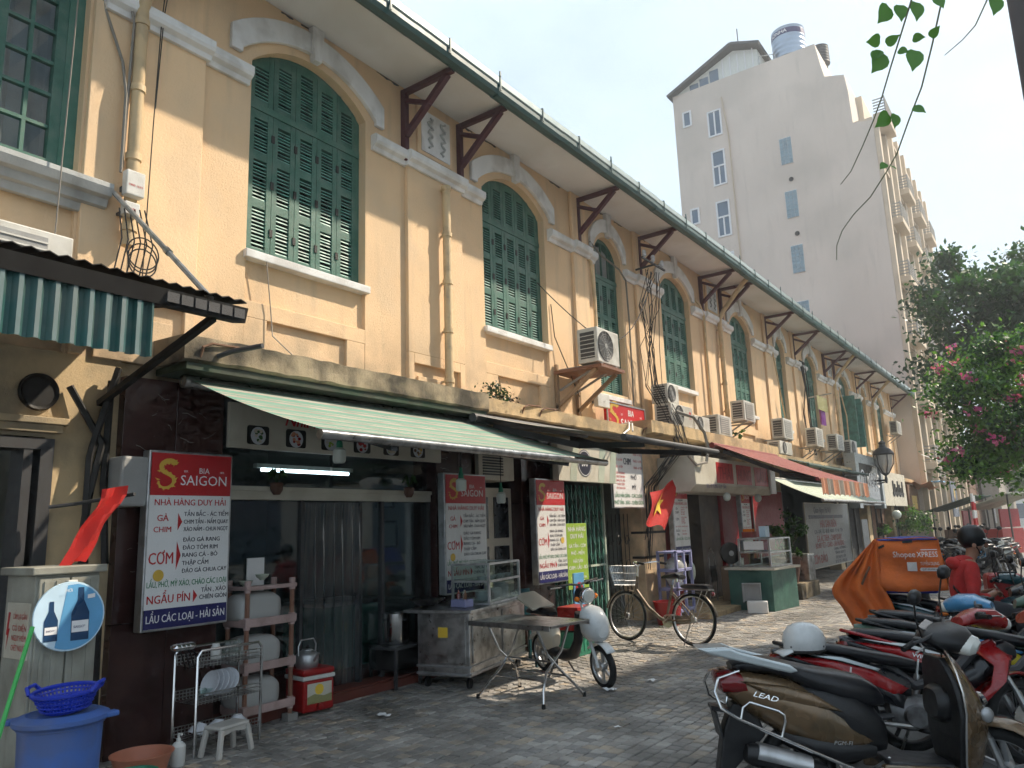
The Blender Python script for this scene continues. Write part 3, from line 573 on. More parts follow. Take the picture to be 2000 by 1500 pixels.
# ================================================================== HOTEL
H = thing('hotel_block', 'tall beige hotel with blank gable wall, glass-block windows and stepped balconied front', 'building', (0, 38.3, 0))
FX = .77
prof = [(-9.32, 0), (FX, 0), (FX, 20.6), (-.11, 20.75), (-.15, 22.5), (-.24, 23.45), (-1.15, 23.7), (-1.30, 24.6), (-1.44, 25.7), (-9.32, 25.7)]
m = MB(); m.prism(prof, 'y', 0, 17.0); hw = m.build('gable_wall', 'hotel_wall', H)
def hwin(x0, x1, z0, z1, cols=2, top=.0):
    m = MB(); w = .09; m.box(x0, x1, -.05, .03, z0, z0+w); m.box(x0, x1, -.05, .03, z1-w, z1); m.box(x0, x0+w, -.05, .03, z0+w, z1-w); m.box(x1-w, x1, -.05, .03, z0+w, z1-w)
    zt = z1-top*(z1-z0)
    if top: m.box(x0+w, x1-w, -.048, .03, zt-w/2, zt+w/2)
    for i in range(1, cols): m.box(x0+(x1-x0)*i/cols-.04, x0+(x1-x0)*i/cols+.04, -.047, .03, z0+w, zt-(w/2 if top else w))
    o = m.build('window', 'win_frame', H); m = MB(); m.box(x0+.02, x1-.02, -.012, .02, z0+.02, z1-.02); m.build('pane', 'win_glass', o)
for z in (23.55, 17.7): hwin(-8.82, -8.3, z, z+.95, 1)
hwin(-7.40, -6.60, 22.45, 24.0, 2)
for z in (19.55, 16.6, 13.65): hwin(-7.36, -6.60, z, z+2.05, 2, .45)
for z in (19.62, 16.68, 13.74, 10.8, 7.86):
    m = MB(); m.box(-3.70, -3.10, -.03, .02, z, z+1.46); o = m.build('glass_block_panel', 'win_frame', H)
    for i in range(3):
        for j in range(7): m = MB(); m.box(-3.685+i*.195, -3.685+i*.195+.18, -.055, -.02, z+.015+j*.205, z+.015+j*.205+.19); m.build('glass_block', 'glass_block', o)
for z in (18.75, 15.8): m = MB(); m.lathe([(.12, 0), (.12, .03)], 12, (-3.3, -.04, z), (0, 1, 0)); m.build('vent_pipe', 'black', H)
m = MB(); m.tube([(-6.5, -.05, 24.6), (-6.3, -.06, 22.3), (-6.22, -.06, 8)], .035, 6); m.build('conduit', 'hotel_front', H)
m = MB(); m.tube([(-5.9, -.04, 7.9), (-3.5, -.04, 8.6), (-1.5, -.04, 8.3), (.6, -.04, 7.1)], .03, 5); m.build('sagging_cable', 'wire_grey', H)
# gabled attic on the roof
m = MB(); m.prism([(-9.4, 25.72), (-4.4, 25.72), (-4.4, 26.75), (-5.7, 27.2)], 'y', .15, 6); at = m.build('attic_wall', 'panel_pale', H)
m = MB(); m.bar((-9.55, 3, 25.68), (-5.68, 3, 27.42), 6.6, .16, (0, 0, 1)); m.bar((-5.68, 3, 27.42), (-4.15, 3, 26.86), 6.6, .16, (0, 0, 1)); m.build('attic_roof', 'hotel_roof', H)
for i in range(5):
    x = -6.35+i*.42; m = MB(); m.box(x, x+.05, .10, .16, 25.72, 26.9-.0); m.build('attic_post', 'win_frame', at)
for x, z in ((-8.3, .35), (-7.7, .5), (-7.1, .75)): m = MB(); m.box(x, x+.5, .11, .17, 25.78, 25.72+z); m.build('pane', 'win_glass', at)
m = MB(); m.tube([(-5.6, 1, 27.3), (-5.6, 1, 29.0)], .03, 5); m.build('antenna', 'dark_grey', H)
m = MB()
for i in range(4): m.tube([(-4.35, .2+i*.01, 25.75), (-4.35, .2, 26.3)], .025, 5)
m.tube([(-4.35, .2, 26.3), (-3.5, .2, 26.1), (-3.5, .2, 25.7)], .025, 5); m.build('roof_rail', 'steel', H)
# front facade: columns, recessed windows, balconies
def hbal(y0, y1, z, top):
    m = MB(); m.box(FX, FX+.62, y0, y1, z, z+.32); bo = m.build('balcony', 'hotel_front', H, bev=.03)
    m = MB()
    for j in range(5): m.box(FX+.57, FX+.61, y0+.05, y1-.05, z+.42+j*.15, z+.47+j*.15); m.box(FX+.05, FX+.57, y0+.05, y0+.09, z+.42+j*.15, z+.47+j*.15)
    for yy in (y0+.07, (y0+y1)/2, y1-.07): m.box(FX+.55, FX+.605, yy-.03, yy+.03, z+.3, z+1.12)
    m.build('balcony_rail', 'ac_grey', bo)
for c in range(4):
    y0 = .5+c*4.1
    for s in range(7):
        z = 1.0+s*2.95
        if s == 6 and c == 0: continue
        m = MB(); m.box(FX-.05, FX+.012, y0+.6, y0+2.2, z+.3, z+2.5); o = m.build('window', 'recess_grey', H); m = MB(); m.box(FX+.012, FX+.03, y0+.75, y0+2.05, z+.35, z+1.9); m.build('pane', 'win_glass', o)
        m = MB(); m.box(FX+.0, FX+.16, y0+.5, y0+2.3, z+2.48, z+2.62); m.build('window_head', 'hotel_front', H)
        if s >= 1: hbal(y0+.35, y0+2.5, z-.35, z)
for c in range(9): m = MB(); y = .02+c*2.05; m.box(FX, FX+.22, y, y+.42, 0, 20.6+(1.4 if c > 1 else 0)); m.build('facade_pier', 'hotel_front', H, bev=.02)
m = MB(); m.box(-.6, FX-.01, .06, 16.9, 20.55, 20.8); m.box(-.9, .1, 2.2, 17, 20.8, 23.2); m.build('roof_setback', 'hotel_front', H)
hbal(-.05+.3, 2.9, 20.7, 0)
# water tanks on its roof
def tank(x, y, z, r, h, label, cap, mt='zinc'):
    t = thing('water_tank', label, 'water tank', (x, y, z)); m = MB(); pf = []
    for i in range(25): pf.append((r+(.03 if (i % 4) < 2 else 0), h*i/24))
    m.lathe([(.01, 0)] + pf + [(r*.5, h+.12*h), (r*.2, h+.16*h), (.01, h+.17*h)], 26); m.build('tank_shell', mt, t, smooth=True)
    m = MB(); m.lathe([(r*.22, h*1.15), (r*.22, h*1.24), (.01, h*1.25)], 14); m.build('tank_lid', mt, t)
    for a in range(4): m = MB(); m.bar((r*.8*cos(a*1.57+.7), r*.8*sin(a*1.57+.7), -.6), (r*.8*cos(a*1.57+.7), r*.8*sin(a*1.57+.7), .02), .07); m.build('stand_leg', 'steel', t)
    if cap:
        m = MB(); m.lathe([(r+.036, h*.72), (r+.036, h*.9)], 26); m.build('name_band', 'sign_navy', t)
        m = MB(); s_ = 'SƠN HÀ'
        vs, fs = glyphs('SONHA', .012); x0 = min(v.x for v in vs); sc = h*.12/.72
        m.add([((r+.045)*sin((v.x-x0)*sc/r-.95), -(r+.045)*cos((v.x-x0)*sc/r-.95), h*.75+v.y*sc) for v in vs], fs); m.build('lettering', 'print_white', t, fix=False)
    return t
tank(-3.05, 39.9, 26.2, .85, 1.7, 'large ribbed steel water tank with navy name band on the hotel roof', True)
tank(-1.75, 41.0, 26.0, .45, 1.0, 'small dark-banded water tank beside the big one on the hotel roof', False, 'dark_grey')

# ================================================================== BUILDING ACROSS THE STREET (out of frame, sized for the shade it throws on the parked bikes)
O = thing('opposite_building', 'plain four-storey building across the street beyond the right edge of the picture, sized to shade the bikes', 'building', (9.2, 0, 0))
m = MB(); m.box(0, 9, 4.0, 20.0, -.1, 12.5); m.build('wall', 'plaster_pale', O)
m = MB(); m.box(-.15, 9.1, 3.9, 20.1, 12.5, 12.7); m.build('parapet', 'concrete_cream', O)
m = MB(); m.box(-.10, 7, 4.1, 17.3, 12.7, 15.0); m.build('shade_storey', 'plaster_pale', O)  # unseen storey added to keep the sun off the near paving
for s in range(4):
    for j in range(3):
        m = MB(); y = 5.5+j*4.6; m.box(-.03, .02, y, y+1.6, 1+s*3.2, 2.9+s*3.2); m.build('window', 'win_glass', O)
# ================================================================== SIGNS
def dragon(m, o, h, X=0):
    """golden S-shaped dragon emblem, height h, centred at o (y, z); flat print lifted off the board"""
    y0, z0 = o; pts = []
    ctl = [(.30, .40), (.16, .49), (-.08, .46), (-.22, .32), (-.16, .14), (.04, .04), (.22, -.08), (.24, -.26), (.10, -.40), (-.10, -.44), (-.26, -.36), (-.30, -.22)]
    for i in range(len(ctl)-1):
        for t in range(4):
            p0 = ctl[max(0, i-1)]; p1 = ctl[i]; p2 = ctl[i+1]; p3 = ctl[min(len(ctl)-1, i+2)]; q = t/4
            pts.append(tuple(.5*((2*p1[k])+(-p0[k]+p2[k])*q+(2*p0[k]-5*p1[k]+4*p2[k]-p3[k])*q*q+(-p0[k]+3*p1[k]-3*p2[k]+p3[k])*q**3) for k in (0, 1)))
    pts.append(ctl[-1]); n = len(pts); Lp, Rp = [], []
    for i, p in enumerate(pts):
        a = pts[max(0, i-1)]; b = pts[min(n-1, i+1)]; d = V((b[0]-a[0], b[1]-a[1])).normalized(); nn = V((-d.y, d.x)); w = .085*(1.15-.8*i/n)
        sp = .05 if i % 3 == 0 else 0
        Lp.append((p[0]+nn.x*(w+sp), p[1]+nn.y*(w+sp))); Rp.append((p[0]-nn.x*w, p[1]-nn.y*w))
    m.add([(X, y0+p[0]*h, z0+p[1]*h) for p in Lp+Rp], [(i, i+1, n+i+1, n+i) for i in range(n-1)])
    for fx_ in ([(.1, .5), (.42, .46), (.34, .36), (.18, .36)], [(-.02, .46), (.04, .56), (.12, .48)], [(.22, .48), (.36, .56), (.34, .44)], [(.26, -.12), (.40, -.06), (.32, -.2)], [(-.24, .18), (-.38, .14), (-.26, .08)], [(.16, -.36), (.34, -.42), (.20, -.28)], [(-.34, -.2), (-.44, -.1), (-.24, -.16)]):
        m.add([(X+.0004, y0+p[0]*h, z0+p[1]*h) for p in fx_], [tuple(range(len(fx_)))])
def lightbox(label, X, y0, y1, z0, z1, rz=0, style=0, group=None):
    """beer-brand restaurant light box: frame, face, red head, navy foot and the menu lettering"""
    w, h = y1-y0, z1-z0; t = thing('menu_light_box', label, 'sign', (X, (y0+y1)/2, z0), rz, group); a = -w/2
    m = MB(); m.box(-.10, 0, a, -a, 0, h); m.build('box_body', 'alu', t, bev=.008)
    f = .018; m = MB(); m.box(-.01, .004, a+f, -a-f, f, h-f); m.build('face', 'sign_white', t)
    hz = h*.745; m = MB(); m.box(0, .0065, a+f, -a-f, hz, h-f-.001); m.build('red_head', 'sign_red', t)
    e = .0085; m = MB(); dragon(m, (a+w*.20, hz+h*.115), h*.165, e); m.build('dragon_emblem', 'gold', t, fix=False)
    m = MB(); txt(m, 'BIA', h*.034, (e, a+w*.64, hz+h*.130), bold=.004); txt(m, 'SAIGON', h*.060, (e, a+w*.64, hz+h*.060), w*.56, bold=.008); txt(m, 'EST.', h*.011, (e, a+w*.42, hz+h*.135)); txt(m, '1875', h*.011, (e, a+w*.86, hz+h*.135)); m.build('brand_lettering', 'print_white', t, fix=False)
    m = MB(); m.box(0, .0065, a+f, -a-f, f+.001, h*.118); m.build('navy_foot', 'sign_navy', t)
    m = MB(); txt(m, 'LẨU CÁC LOẠI - HẢI SẢN' if style < 2 else 'ĐC: 17 TỐNG DUY TÂN', h*.042, (e, 0, h*.046), w*.90, bold=.018); m.build('foot_lettering', 'print_white', t, fix=False)
    e = .006; ml = h
    if style < 2:
        R = MB(); txt(R, 'NHÀ HÀNG DUY HẢI', h*.036, (e, 0, h*.688), w*.84, bold=.011); txt(R, 'GÀ', h*.036, (e, a+w*.18, h*.600), bold=.011); txt(R, 'CHIM', h*.032, (e, a+w*.18, h*.538), w*.26, bold=.011); txt(R, 'CƠM', h*.066, (e, a+w*.18, h*.362), w*.27, bold=.012); txt(R, 'NGẨU PÍN', h*.046, (e, a+w*.29, h*.148), w*.48, bold=.012)
        for yq, z_, s_ in ((.35, .595, .050), (.35, .405, .080), (.565, .172, .036)): R.add([(e, a+w*yq, h*(z_+s_)), (e, a+w*(yq+.05), h*z_), (e, a+w*yq, h*(z_-s_))], [(0, 1, 2)])
        R.build('red_lettering', 'sign_red', t, fix=False)
        K = MB()
        for s_, z_ in (('TẦN BẮC - ÁC TIỀM', .627), ('CHIM TẦN - NẤM QUAY', .583), ('XÀO NẤM - CHUA NGỌT', .541), ('ĐẢO GÀ RANG', .481), ('ĐẢO TÔM RIM', .436), ('RANG CÁ - BÒ', .394), ('THẬP CẨM', .349), ('ĐẢO GÀ CHUA CAY', .306)): txt(K, s_, h*.0245, (e, a+w*.42, h*z_), w*.54, 'l', .016)
        txt(K, 'TẦN , XÀO', h*.026, (e, a+w*.66, h*.190), w*.30, 'l', .016); txt(K, 'CHIÊN GIÒN', h*.026, (e, a+w*.64, h*.150), w*.33, 'l', .016); K.build('black_lettering', 'ink_black', t, fix=False)
        G = MB(); txt(G, 'LẨU, PHỞ, MỲ XÀO, CHÁO CÁC LOẠI', h*.032, (e, 0, h*.236), w*.92, bold=.014); G.build('green_lettering', 'ink_green', t, fix=False)
        m = MB(); cy, cz = (a+w*.16, h*.300) if style == 0 else (a+w*.84, h*.40); m.disc((e+.001, cy, cz), h*.032); m.build('round_sticker', 'gold', t, fix=False)
    else:
        K = MB(); txt(K, 'NHÀ HÀNG', h*.020, (e, 0, h*.715), w*.5); 
        for s_, z_ in (('GÀ', .60), ('CHIM', .55), ('CƠM', .46), ('NGẨU', .31), ('PÍN', .26)): txt(K, s_, h*.032, (e, a+w*.22, h*z_), w*.34, bold=.011)
        K.build('black_lettering', 'ink_black', t, fix=False); R = MB(); txt(R, 'THÁI HÙNG LÂU', h*.040, (e, 0, h*.662), w*.86, bold=.011)
        for s_, z_ in (('TẦN BẮC - ÁC TIỀM', .62), ('CHIM TẦN', .59), ('NẤM QUAY', .56), ('XÀO NẤM', .53), ('ĐẢO GÀ RANG', .49), ('TÔM RIM', .465), ('RANG CÁ', .44), ('THẬP CẨM', .415), ('PHỞ - MỲ XÀO - CHÁO CÁC LOẠI', .37), ('TẦN - XÀO', .31), ('CHIÊN GIÒN', .27)): txt(R, s_, h*.018, (e, a+w*(.48 if z_ != .37 else .08), h*z_), w*(.46 if z_ != .37 else .86), 'l', .012)
        R.build('red_lettering', 'sign_red', t, fix=False); G = MB(); txt(G, 'LẨU HẢI SẢN - CÁC LOẠI', h*.036, (e, 0, h*.20), w*.88, bold=.011); G.build('green_lettering', 'ink_green', t, fix=False)
    return t
lightbox('large white and red beer menu light box on the first marble pier', .30, 3.13, 3.86, .89, 2.255, 0, 0)
lightbox('white and red menu light box behind the food cart', .26, 6.63, 7.40, .86, 2.22, 0, 0)
lightbox('sunlit white and red menu light box above the parked electric moped', .24, 8.50, 9.24, .83, 2.22, 0, 1)
lightbox('narrow menu light box beside the national flag', .30, 12.73, 13.40, 1.0, 2.34, 0, 2)
lightbox('slim menu light box hung by the big red panel', .50, 15.66, 16.20, .92, 2.28, 0, 2)
def board(name, label, cat, X, y0, y1, z0, z1, mt, th=.04, tilt=0, edge=None):
    t = thing(name, label, cat, (X, (y0+y1)/2, z0)); t.rotation_euler = (0, tilt, 0); w, h = y1-y0, z1-z0
    m = MB(); m.box(-th, 0, -w/2, w/2, 0, h); m.build('board', mt, t, bev=.004)
    if edge:
        m = MB(); f = .02
        for q in ((-w/2, w/2, 0, f), (-w/2, w/2, h-f, h), (-w/2, -w/2+f, f, h-f), (w/2-f, w/2, f, h-f)): m.box(-.01, .012, q[0]-.001, q[1]+.001, q[2]-.001, q[3]+.001)
        m.build('frame', edge, t)
    return t, w, h
# fascia over the first shop
t, w, h = board('restaurant_fascia', 'white restaurant fascia with red script and food pictures under the striped awning', 'sign', .16, 3.91, 6.70, 2.34, 2.74, 'cream_board')
m = MB(); txt(m, 'Nhà Hàng Duy Hải', .12, (.004, -.15, .24), 2.0, bold=.022, shear=.3); m.build('red_script', 'sign_red', t, fix=False)
for i, (cA, cB) in enumerate(((('leaf_mid'), 'cream_paint'), ('red_paint', 'peach'), ('lime', 'cream_paint'), ('red_paint', 'sign_red'), ('cream_paint', 'lime'), ('rust', 'gold'))):
    y = -1.10+i*.42; m = MB(); q = [(y+.10*(1 if c in (0, 1) else -1), .13+.075*(1 if c in (1, 2) else -1)) for c in range(4)]
    pl = [(y+sx_*(.115-.02)+.02*cos(an), .125+sz*(.085-.02)+.02*sin(an)) for sx_, sz, a0 in ((1, 1, 0), (-1, 1, pi/2), (-1, -1, pi), (1, -1, 1.5*pi)) for an in (a0, a0+pi/4, a0+pi/2)]
    m.prism(pl, 'x', 0, .005); fp = m.build('food_picture', 'black', t)
    m = MB(); m.disc((.0055, y, .12), .08); m.build('plate', 'porcelain', fp, fix=False)
    m = MB(); q = random.Random(i)
    for _ in range(14): m.cm = _ % 2; c_ = (.0065, y+q.uniform(-.05, .05), .12+q.uniform(-.05, .05)); r_ = q.uniform(.012, .026); m.add([(c_[0]+.0002*_, c_[1]+r_*cos(k*1.05), c_[2]+r_*.8*sin(k*1.05)) for k in range(6)], [tuple(range(6))])
    m.build('dish', [cA, cB], fp, fix=False)
# green menu banner, arch logo fascia, wall menu
t, w, h = board('menu_banner', 'lime green menu banner beside the folding gate', 'sign', .20, 9.30, 9.86, .70, 1.61, 'lime', .01)
m = MB()
for s_, z_, hh in (('NHÀ HÀNG', .80, .065), ('DUY HẢI', .70, .065), ('GÀ TẦN - CƠM', .57, .05), ('PHỞ - MIẾN', .47, .05), ('HẢI SẢN', .36, .05), ('CHIM - LẨU - BÒ', .27, .05), ('ĐC', .19, .03), ('3 - 15 TỐNG DUY TÂN', .14, .03), ('ĐT: 0243 8286 160', .09, .03)): txt(m, s_, hh, (.004, 0, z_), w*.9, bold=.014)
m.build('lettering', 'print_white', t, fix=False)
t, w, h = board('logo_fascia', 'cream fascia with round black logo above the folding gate', 'sign', .34, 8.95, 10.62, 2.20, 2.80, 'cream_board', .1)
m = MB(); m.disc((.004, -.12, .27), .20); lg = m.build('logo_disc', 'ink_black', t, fix=False)
m = MB(); m.ring((.006, -.12, .27), .175, .185); txt(m, 'BOO', .17, (.006, -.12, .22), .17, bold=-.004); m.build('logo_lettering', 'print_white', lg, fix=False)
for i, y in enumerate((-.55, .25, .6)): m = MB(); m.add([(.003, y, .0), (.003, y+.18, .0), (.003, y+.30, .6), (.003, y+.12, .6)], [(0, 1, 2, 3)]); m.build('pale_stripe', 'awn_pale', t, fix=False)
t, w, h = board('wall_menu', 'white wall menu listing chim, phở and mỳ above the dark passage', 'sign', .24, 10.66, 11.74, 1.83, 2.77, 'sign_white', .03, 0, 'alu')
m = MB()
for z in (.86, .75, .64):
    for y in (-.32, .36): txt(m, 'TẦN BẮC - ÁC TIỀM', .036, (.004, y, z), .30)
for i in range(5): txt(m, ('ĐẢO GÀ RANG', 'ĐẢO TÔM RIM', 'RANG CÁ - BÒ', 'THẬP CẨM', 'GÀ CHUA CAY')[i], .036, (.004, -.26, .54-i*.06), .30)
m.build('red_lettering', 'sign_red', t, fix=False)
m = MB(); txt(m, 'CHIM', .11, (.004, 0, .70), .26, bold=.012); txt(m, 'PHỞ', .075, (.004, .2, .46), .28, bold=.011); txt(m, 'MỲ', .075, (.004, .2, .30), .22, bold=.011); m.build('black_lettering', 'ink_black', t, fix=False)
m = MB(); txt(m, 'LẨU HẢI SẢN - CÁC LOẠI', .06, (.004, 0, .17), 1.0, bold=.016); txt(m, 'PHỞ TẦN - XÀO - CHIÊN GIÒN', .06, (.004, 0, .06), 1.0, bold=.016); m.build('green_lettering', 'ink_green', t, fix=False)
t, w, h = board('beer_board', 'red beer brand board standing on the canopy', 'sign', .22, 10.66, 12.02, 3.02, 3.53, 'sign_red', .06, 0, 'alu')
m = MB(); dragon(m, (-.45, .29), .42, .005); m.build('dragon_emblem', 'gold', t, fix=False)
m = MB(); txt(m, 'BIA', .105, (.005, .15, .33), bold=.009); txt(m, 'SAIGON', .15, (.005, .15, .12), .92, bold=.009); txt(m, 'EST.', .03, (.005, -.18, .32)); txt(m, '1875', .03, (.005, .50, .32)); m.build('brand_lettering', 'print_white', t, fix=False)
# light-box fascia of number 17
t = thing('shop_fascia_box', 'deep beige fascia box with three red letter panels at number 17', 'sign', (0, 12.6, 2.1))
m = MB(); m.prism([(.1, 0), (.70, .0), (.82, .12), (.82, .62), (.1, .62)], 'y', 0, 4.4); m.build('box_body', 'cream_board', t, bev=.01)
for i in range(3):
    m = MB(); m.box(.82, .826, 1.0+i*1.05, 1.85+i*1.05, .17, .55); p_ = m.build('red_panel', 'sign_red', t); m = MB(); txt(m, ('THÁI', 'HÙNG', 'LÂU')[i], .24, (.829, 1.425+i*1.05, .24), .7, bold=.014); m.build('panel_lettering', 'red_panel', p_, fix=False)
m = MB(); txt(m, 'ĐC: 17 TỐNG DUY TÂN', .075, (.824, .95, .06+.01), .95, bold=.01); m.build('address_lettering', 'sign_navy', t, fix=False)
m = MB(); m.box(.83, .87, 4.0, 4.32, .02, .56); m.build('white_panel', 'sign_white', t)
for y in (1.7, 3.5): m = MB(); m.ell((.72, y, -.07), (.075, .075, .085)); m.build('globe_lamp', 'bulb_white', t, smooth=True)
t, w, h = board('red_board', 'tall plain red board beside the slim menu light box', 'sign', .32, 16.9, 19.1, .75, 2.25, 'red_panel', .06, 0, 'ac_grey')
t, w, h = board('seafood_menu', 'large faded white seafood menu board under the pale awning', 'sign', .52, 20.2, 24.9, .30, 1.98, 'ac_grey', .04, 0, 'cream_board')
m = MB(); txt(m, 'Quán Ngon Hà Nội', .16, (.005, -.6, 1.42), 2.6, shear=.25); m.box(0, .005, -2.0, 1.6, 1.27, 1.36); txt(m, 'CUA - GHẸ - ỐC - BỀ BỀ - NGAO - TU HÀI - TÔM', .10, (.005, -.1, .88), 4.0)
for i in range(4): txt(m, ('GÀ RANG - GÀ TẦN RANG', 'TÔM HẤP - CÁ KHO TỘ', 'GHẸ RANG ME - LƯƠN', 'BÒ SỐT TIÊU - LÒNG LỢN')[i], .08, (.005, .9, .40-i*.12), 2.2)
m.build('black_lettering', 'ink_black', t, fix=False)
m = MB(); txt(m, 'HẢI SẢN BIỂN', .20, (.005, -.1, 1.03), 3.2, bold=.014); txt(m, 'GÀ ÁC TIỀM - CHIM QUAY', .16, (.005, -.1, .67), 4.1, bold=.011); txt(m, 'BÒ BÍT TẾT - CHÁO - LẨU NƯỚNG', .14, (.005, -.1, .50), 4.1, bold=.011); txt(m, 'CƠM ĐẢO', .22, (.005, -1.3, .12), 1.7, bold=.014); m.build('red_lettering', 'red_panel', t, fix=False)
t, w, h = board('shop_sign', 'tall black shop sign with pale frame and the white letters NGỌC', 'sign', .62, 26.1, 30.1, 1.95, 3.52, 'black_gloss', .25, 0)
m = MB()
for q in ((-w/2-.1, w/2+.1, h-.22, h+.08), (-w/2-.1, -w/2+.35, -.1, h-.22), (w/2-.2, w/2+.1, -.1, h-.22)): m.box(-.28, .05, *q)
m.build('frame', 'silver_paint', t); m = MB(); txt(m, 'NGỌC', .48, (.01, .62, .62), 1.9, bold=.01); m.ring((.01, -1.0, .80), .30, .36); m.build('lettering', 'print_white', t, fix=False)
t, w, h = board('slanted_sign', 'beige shop sign with black block letters behind the street lantern', 'sign', .64, 30.4, 34.9, 1.95, 3.2, 'cream_board', .2)
m = MB()
for i in range(7): m.box(0, .03, -.6+i*.32, -.6+i*.32+.17, .35+.07*(i % 2), .95-.12*(i % 3))
m.box(0, .028, -.7, 1.6, .42, .52); m.build('letter_block', 'black', t)
t, w, h = board('small_sign', 'brown and yellow small shop sign past the slanted sign', 'sign', .62, 35.5, 38.1, 1.65, 2.85, 'rust', .2); m = MB(); m.box(0, .01, -.5, .7, .2, .75); m.build('panel', 'gold', t)
t, w, h = board('street_banner', 'grey vertical banner with yellow emblem near the hotel corner', 'banner', 1.75, 39.6, 41.6, 1.45, 3.05, 'banner_grey', .05); m = MB(); m.disc((.004, .1, 1.0), .3); m.disc((.004, .1, .6), .26); m.build('emblem', 'gold', t, fix=False)

# ================================================================== AWNINGS
def awning(label, y0, y1, Xi, zi, Xo, zo, ms, stripes, bar='alu', sagv=.05, group='folding-arm awnings', valance=None):
    """cassette at the wall, fabric in stripes, front bar, two folding arms; stripes run across the fall"""
    t = thing('awning', label, 'awning', (0, y0, 0), 0, group); w = y1-y0
    m = MB(); m.tube([(Xi, -.05, zi), (Xi, w+.05, zi)], .055, 10); m.build('roller', bar, t, smooth=True)
    m = MB(); n = 46; k_ = 8
    for j in range(n):
        m.cm = stripes(j)
        for i in range(k_):
            P = []
            for a, b in ((i, j), (i, j+1), (i+1, j+1), (i+1, j)):
                u, v_ = a/k_, b/n; P.append((Xi+(Xo-Xi)*v_, w*u, zi+.03+(zo-zi)*v_-sagv*sin(pi*v_)*(.6+.4*sin(pi*u))))
            m.add(P, [(0, 1, 2, 3)])
    m.build('fabric', ms, t, smooth=True)
    m = MB(); m.tube([(Xo, -.03, zo), (Xo, w+.03, zo)], .036, 10); m.build('front_bar', bar, t, smooth=True)
    for yy, s_ in ((w*.14, 1), (w*.86, -1)):
        e = (Xi+(Xo-Xi)*.5, yy+s_*w*.16, (zi+zo)/2-.16); m = MB(); m.bar((Xi, yy, zi-.08), e, .05, .07); m.bar(e, (Xo-.02, yy+s_*w*.04, zo-.04), .045, .06); m.build('folding_arm', 'dark_grey', t)
    if valance:
        m = MB(); n = 60
        for j in range(n):
            m.cm = (j//2) % 2; y_ = w*j/n; y2 = w*(j+1)/n; d = .03*sin(j*1.1); m.add([(Xo+.05+d, y_, zo+.02), (Xo+.05+.03*sin((j+1)*1.1), y2, zo+.02), (Xo+.06+.03*sin((j+1)*1.1), y2, zo-.25-.03*((j+1) % 3 == 0)), (Xo+.06+d, y_, zo-.25-.03*(j % 3 == 0))], [(0, 1, 2, 3)])
        m.build('valance', valance, t)
    return t
awning('green and white striped awning over the first restaurant, drooping low', 3.46, 7.40, .24, 2.84, 1.92, 2.24, ['awn_green', 'awn_white'], lambda j: 0 if j % 7 in (0, 1, 2, 4) else 1, 'steel')
awning('faded cream awning with grey roller over the second shop', 6.95, 9.45, .48, 2.86, 2.42, 2.44, ['awn_grey', 'awn_white'], lambda j: (j//3) % 2, 'dark_grey')
awning('red awning with scalloped peach valance over number 17', 13.95, 17.75, .66, 3.0, 2.5, 2.24, ['awn_red', 'awn_red'], lambda j: 0, 'awn_red', valance=['peach', 'awn_white'])
awning('pale green awning above the seafood menu board', 17.7, 24.4, .5, 2.5, 1.62, 1.96, ['awn_pale', 'awn_pale'], lambda j: 0, 'steel')
awning('dark green rolled awning left of the NGỌC sign', 19.2, 25.9, .5, 3.02, 1.0, 2.86, ['awn_dark', 'awn_dark'], lambda j: 0, 'awn_dark', .01)
# hanging bulbs and tube lamp of the first shop
def bulb(label, x, y, z, zt):
    t = thing('hanging_bulb', label, 'lamp', (x, y, z), 0, 'work lamps under the awnings'); m = MB(); m.lathe([(.001, -.10), (.045, -.10), (.055, -.08), (.055, .01), (.03, .03), (.02, .03)], 16); m.build('bulb', 'bulb_white', t, smooth=True); m = MB(); m.lathe([(.03, .03), (.028, .07), (.016, .10), (.016, .14)], 12); m.build('socket', 'teal_plastic', t, smooth=True); m = MB(); m.tube([(0, 0, .13), (.004, .01, zt-z)], .005, 5); m.build('cord', 'wire', t)
bulb('white work lamp hanging in front of the food pictures', 1.0, 4.42, 2.26, 2.55); bulb('white work lamp hanging before the second menu box', .95, 6.1, 2.06, 2.5); bulb('white work lamp on a cord above the cream door', .6, 7.25, 1.96, 2.6)
t = thing('tube_lamp', 'lit fluorescent tube behind the glass transom of the first shop', 'lamp', (-.25, 4.55, 2.20)); m = MB(); m.tube([(0, 0, 0), (0, 1.1, 0)], .016, 8); m.build('tube', 'tube_light', t, smooth=True); m = MB(); m.box(-.05, .01, -.06, 1.16, .02, .06); m.build('batten', 'white_plastic', t)

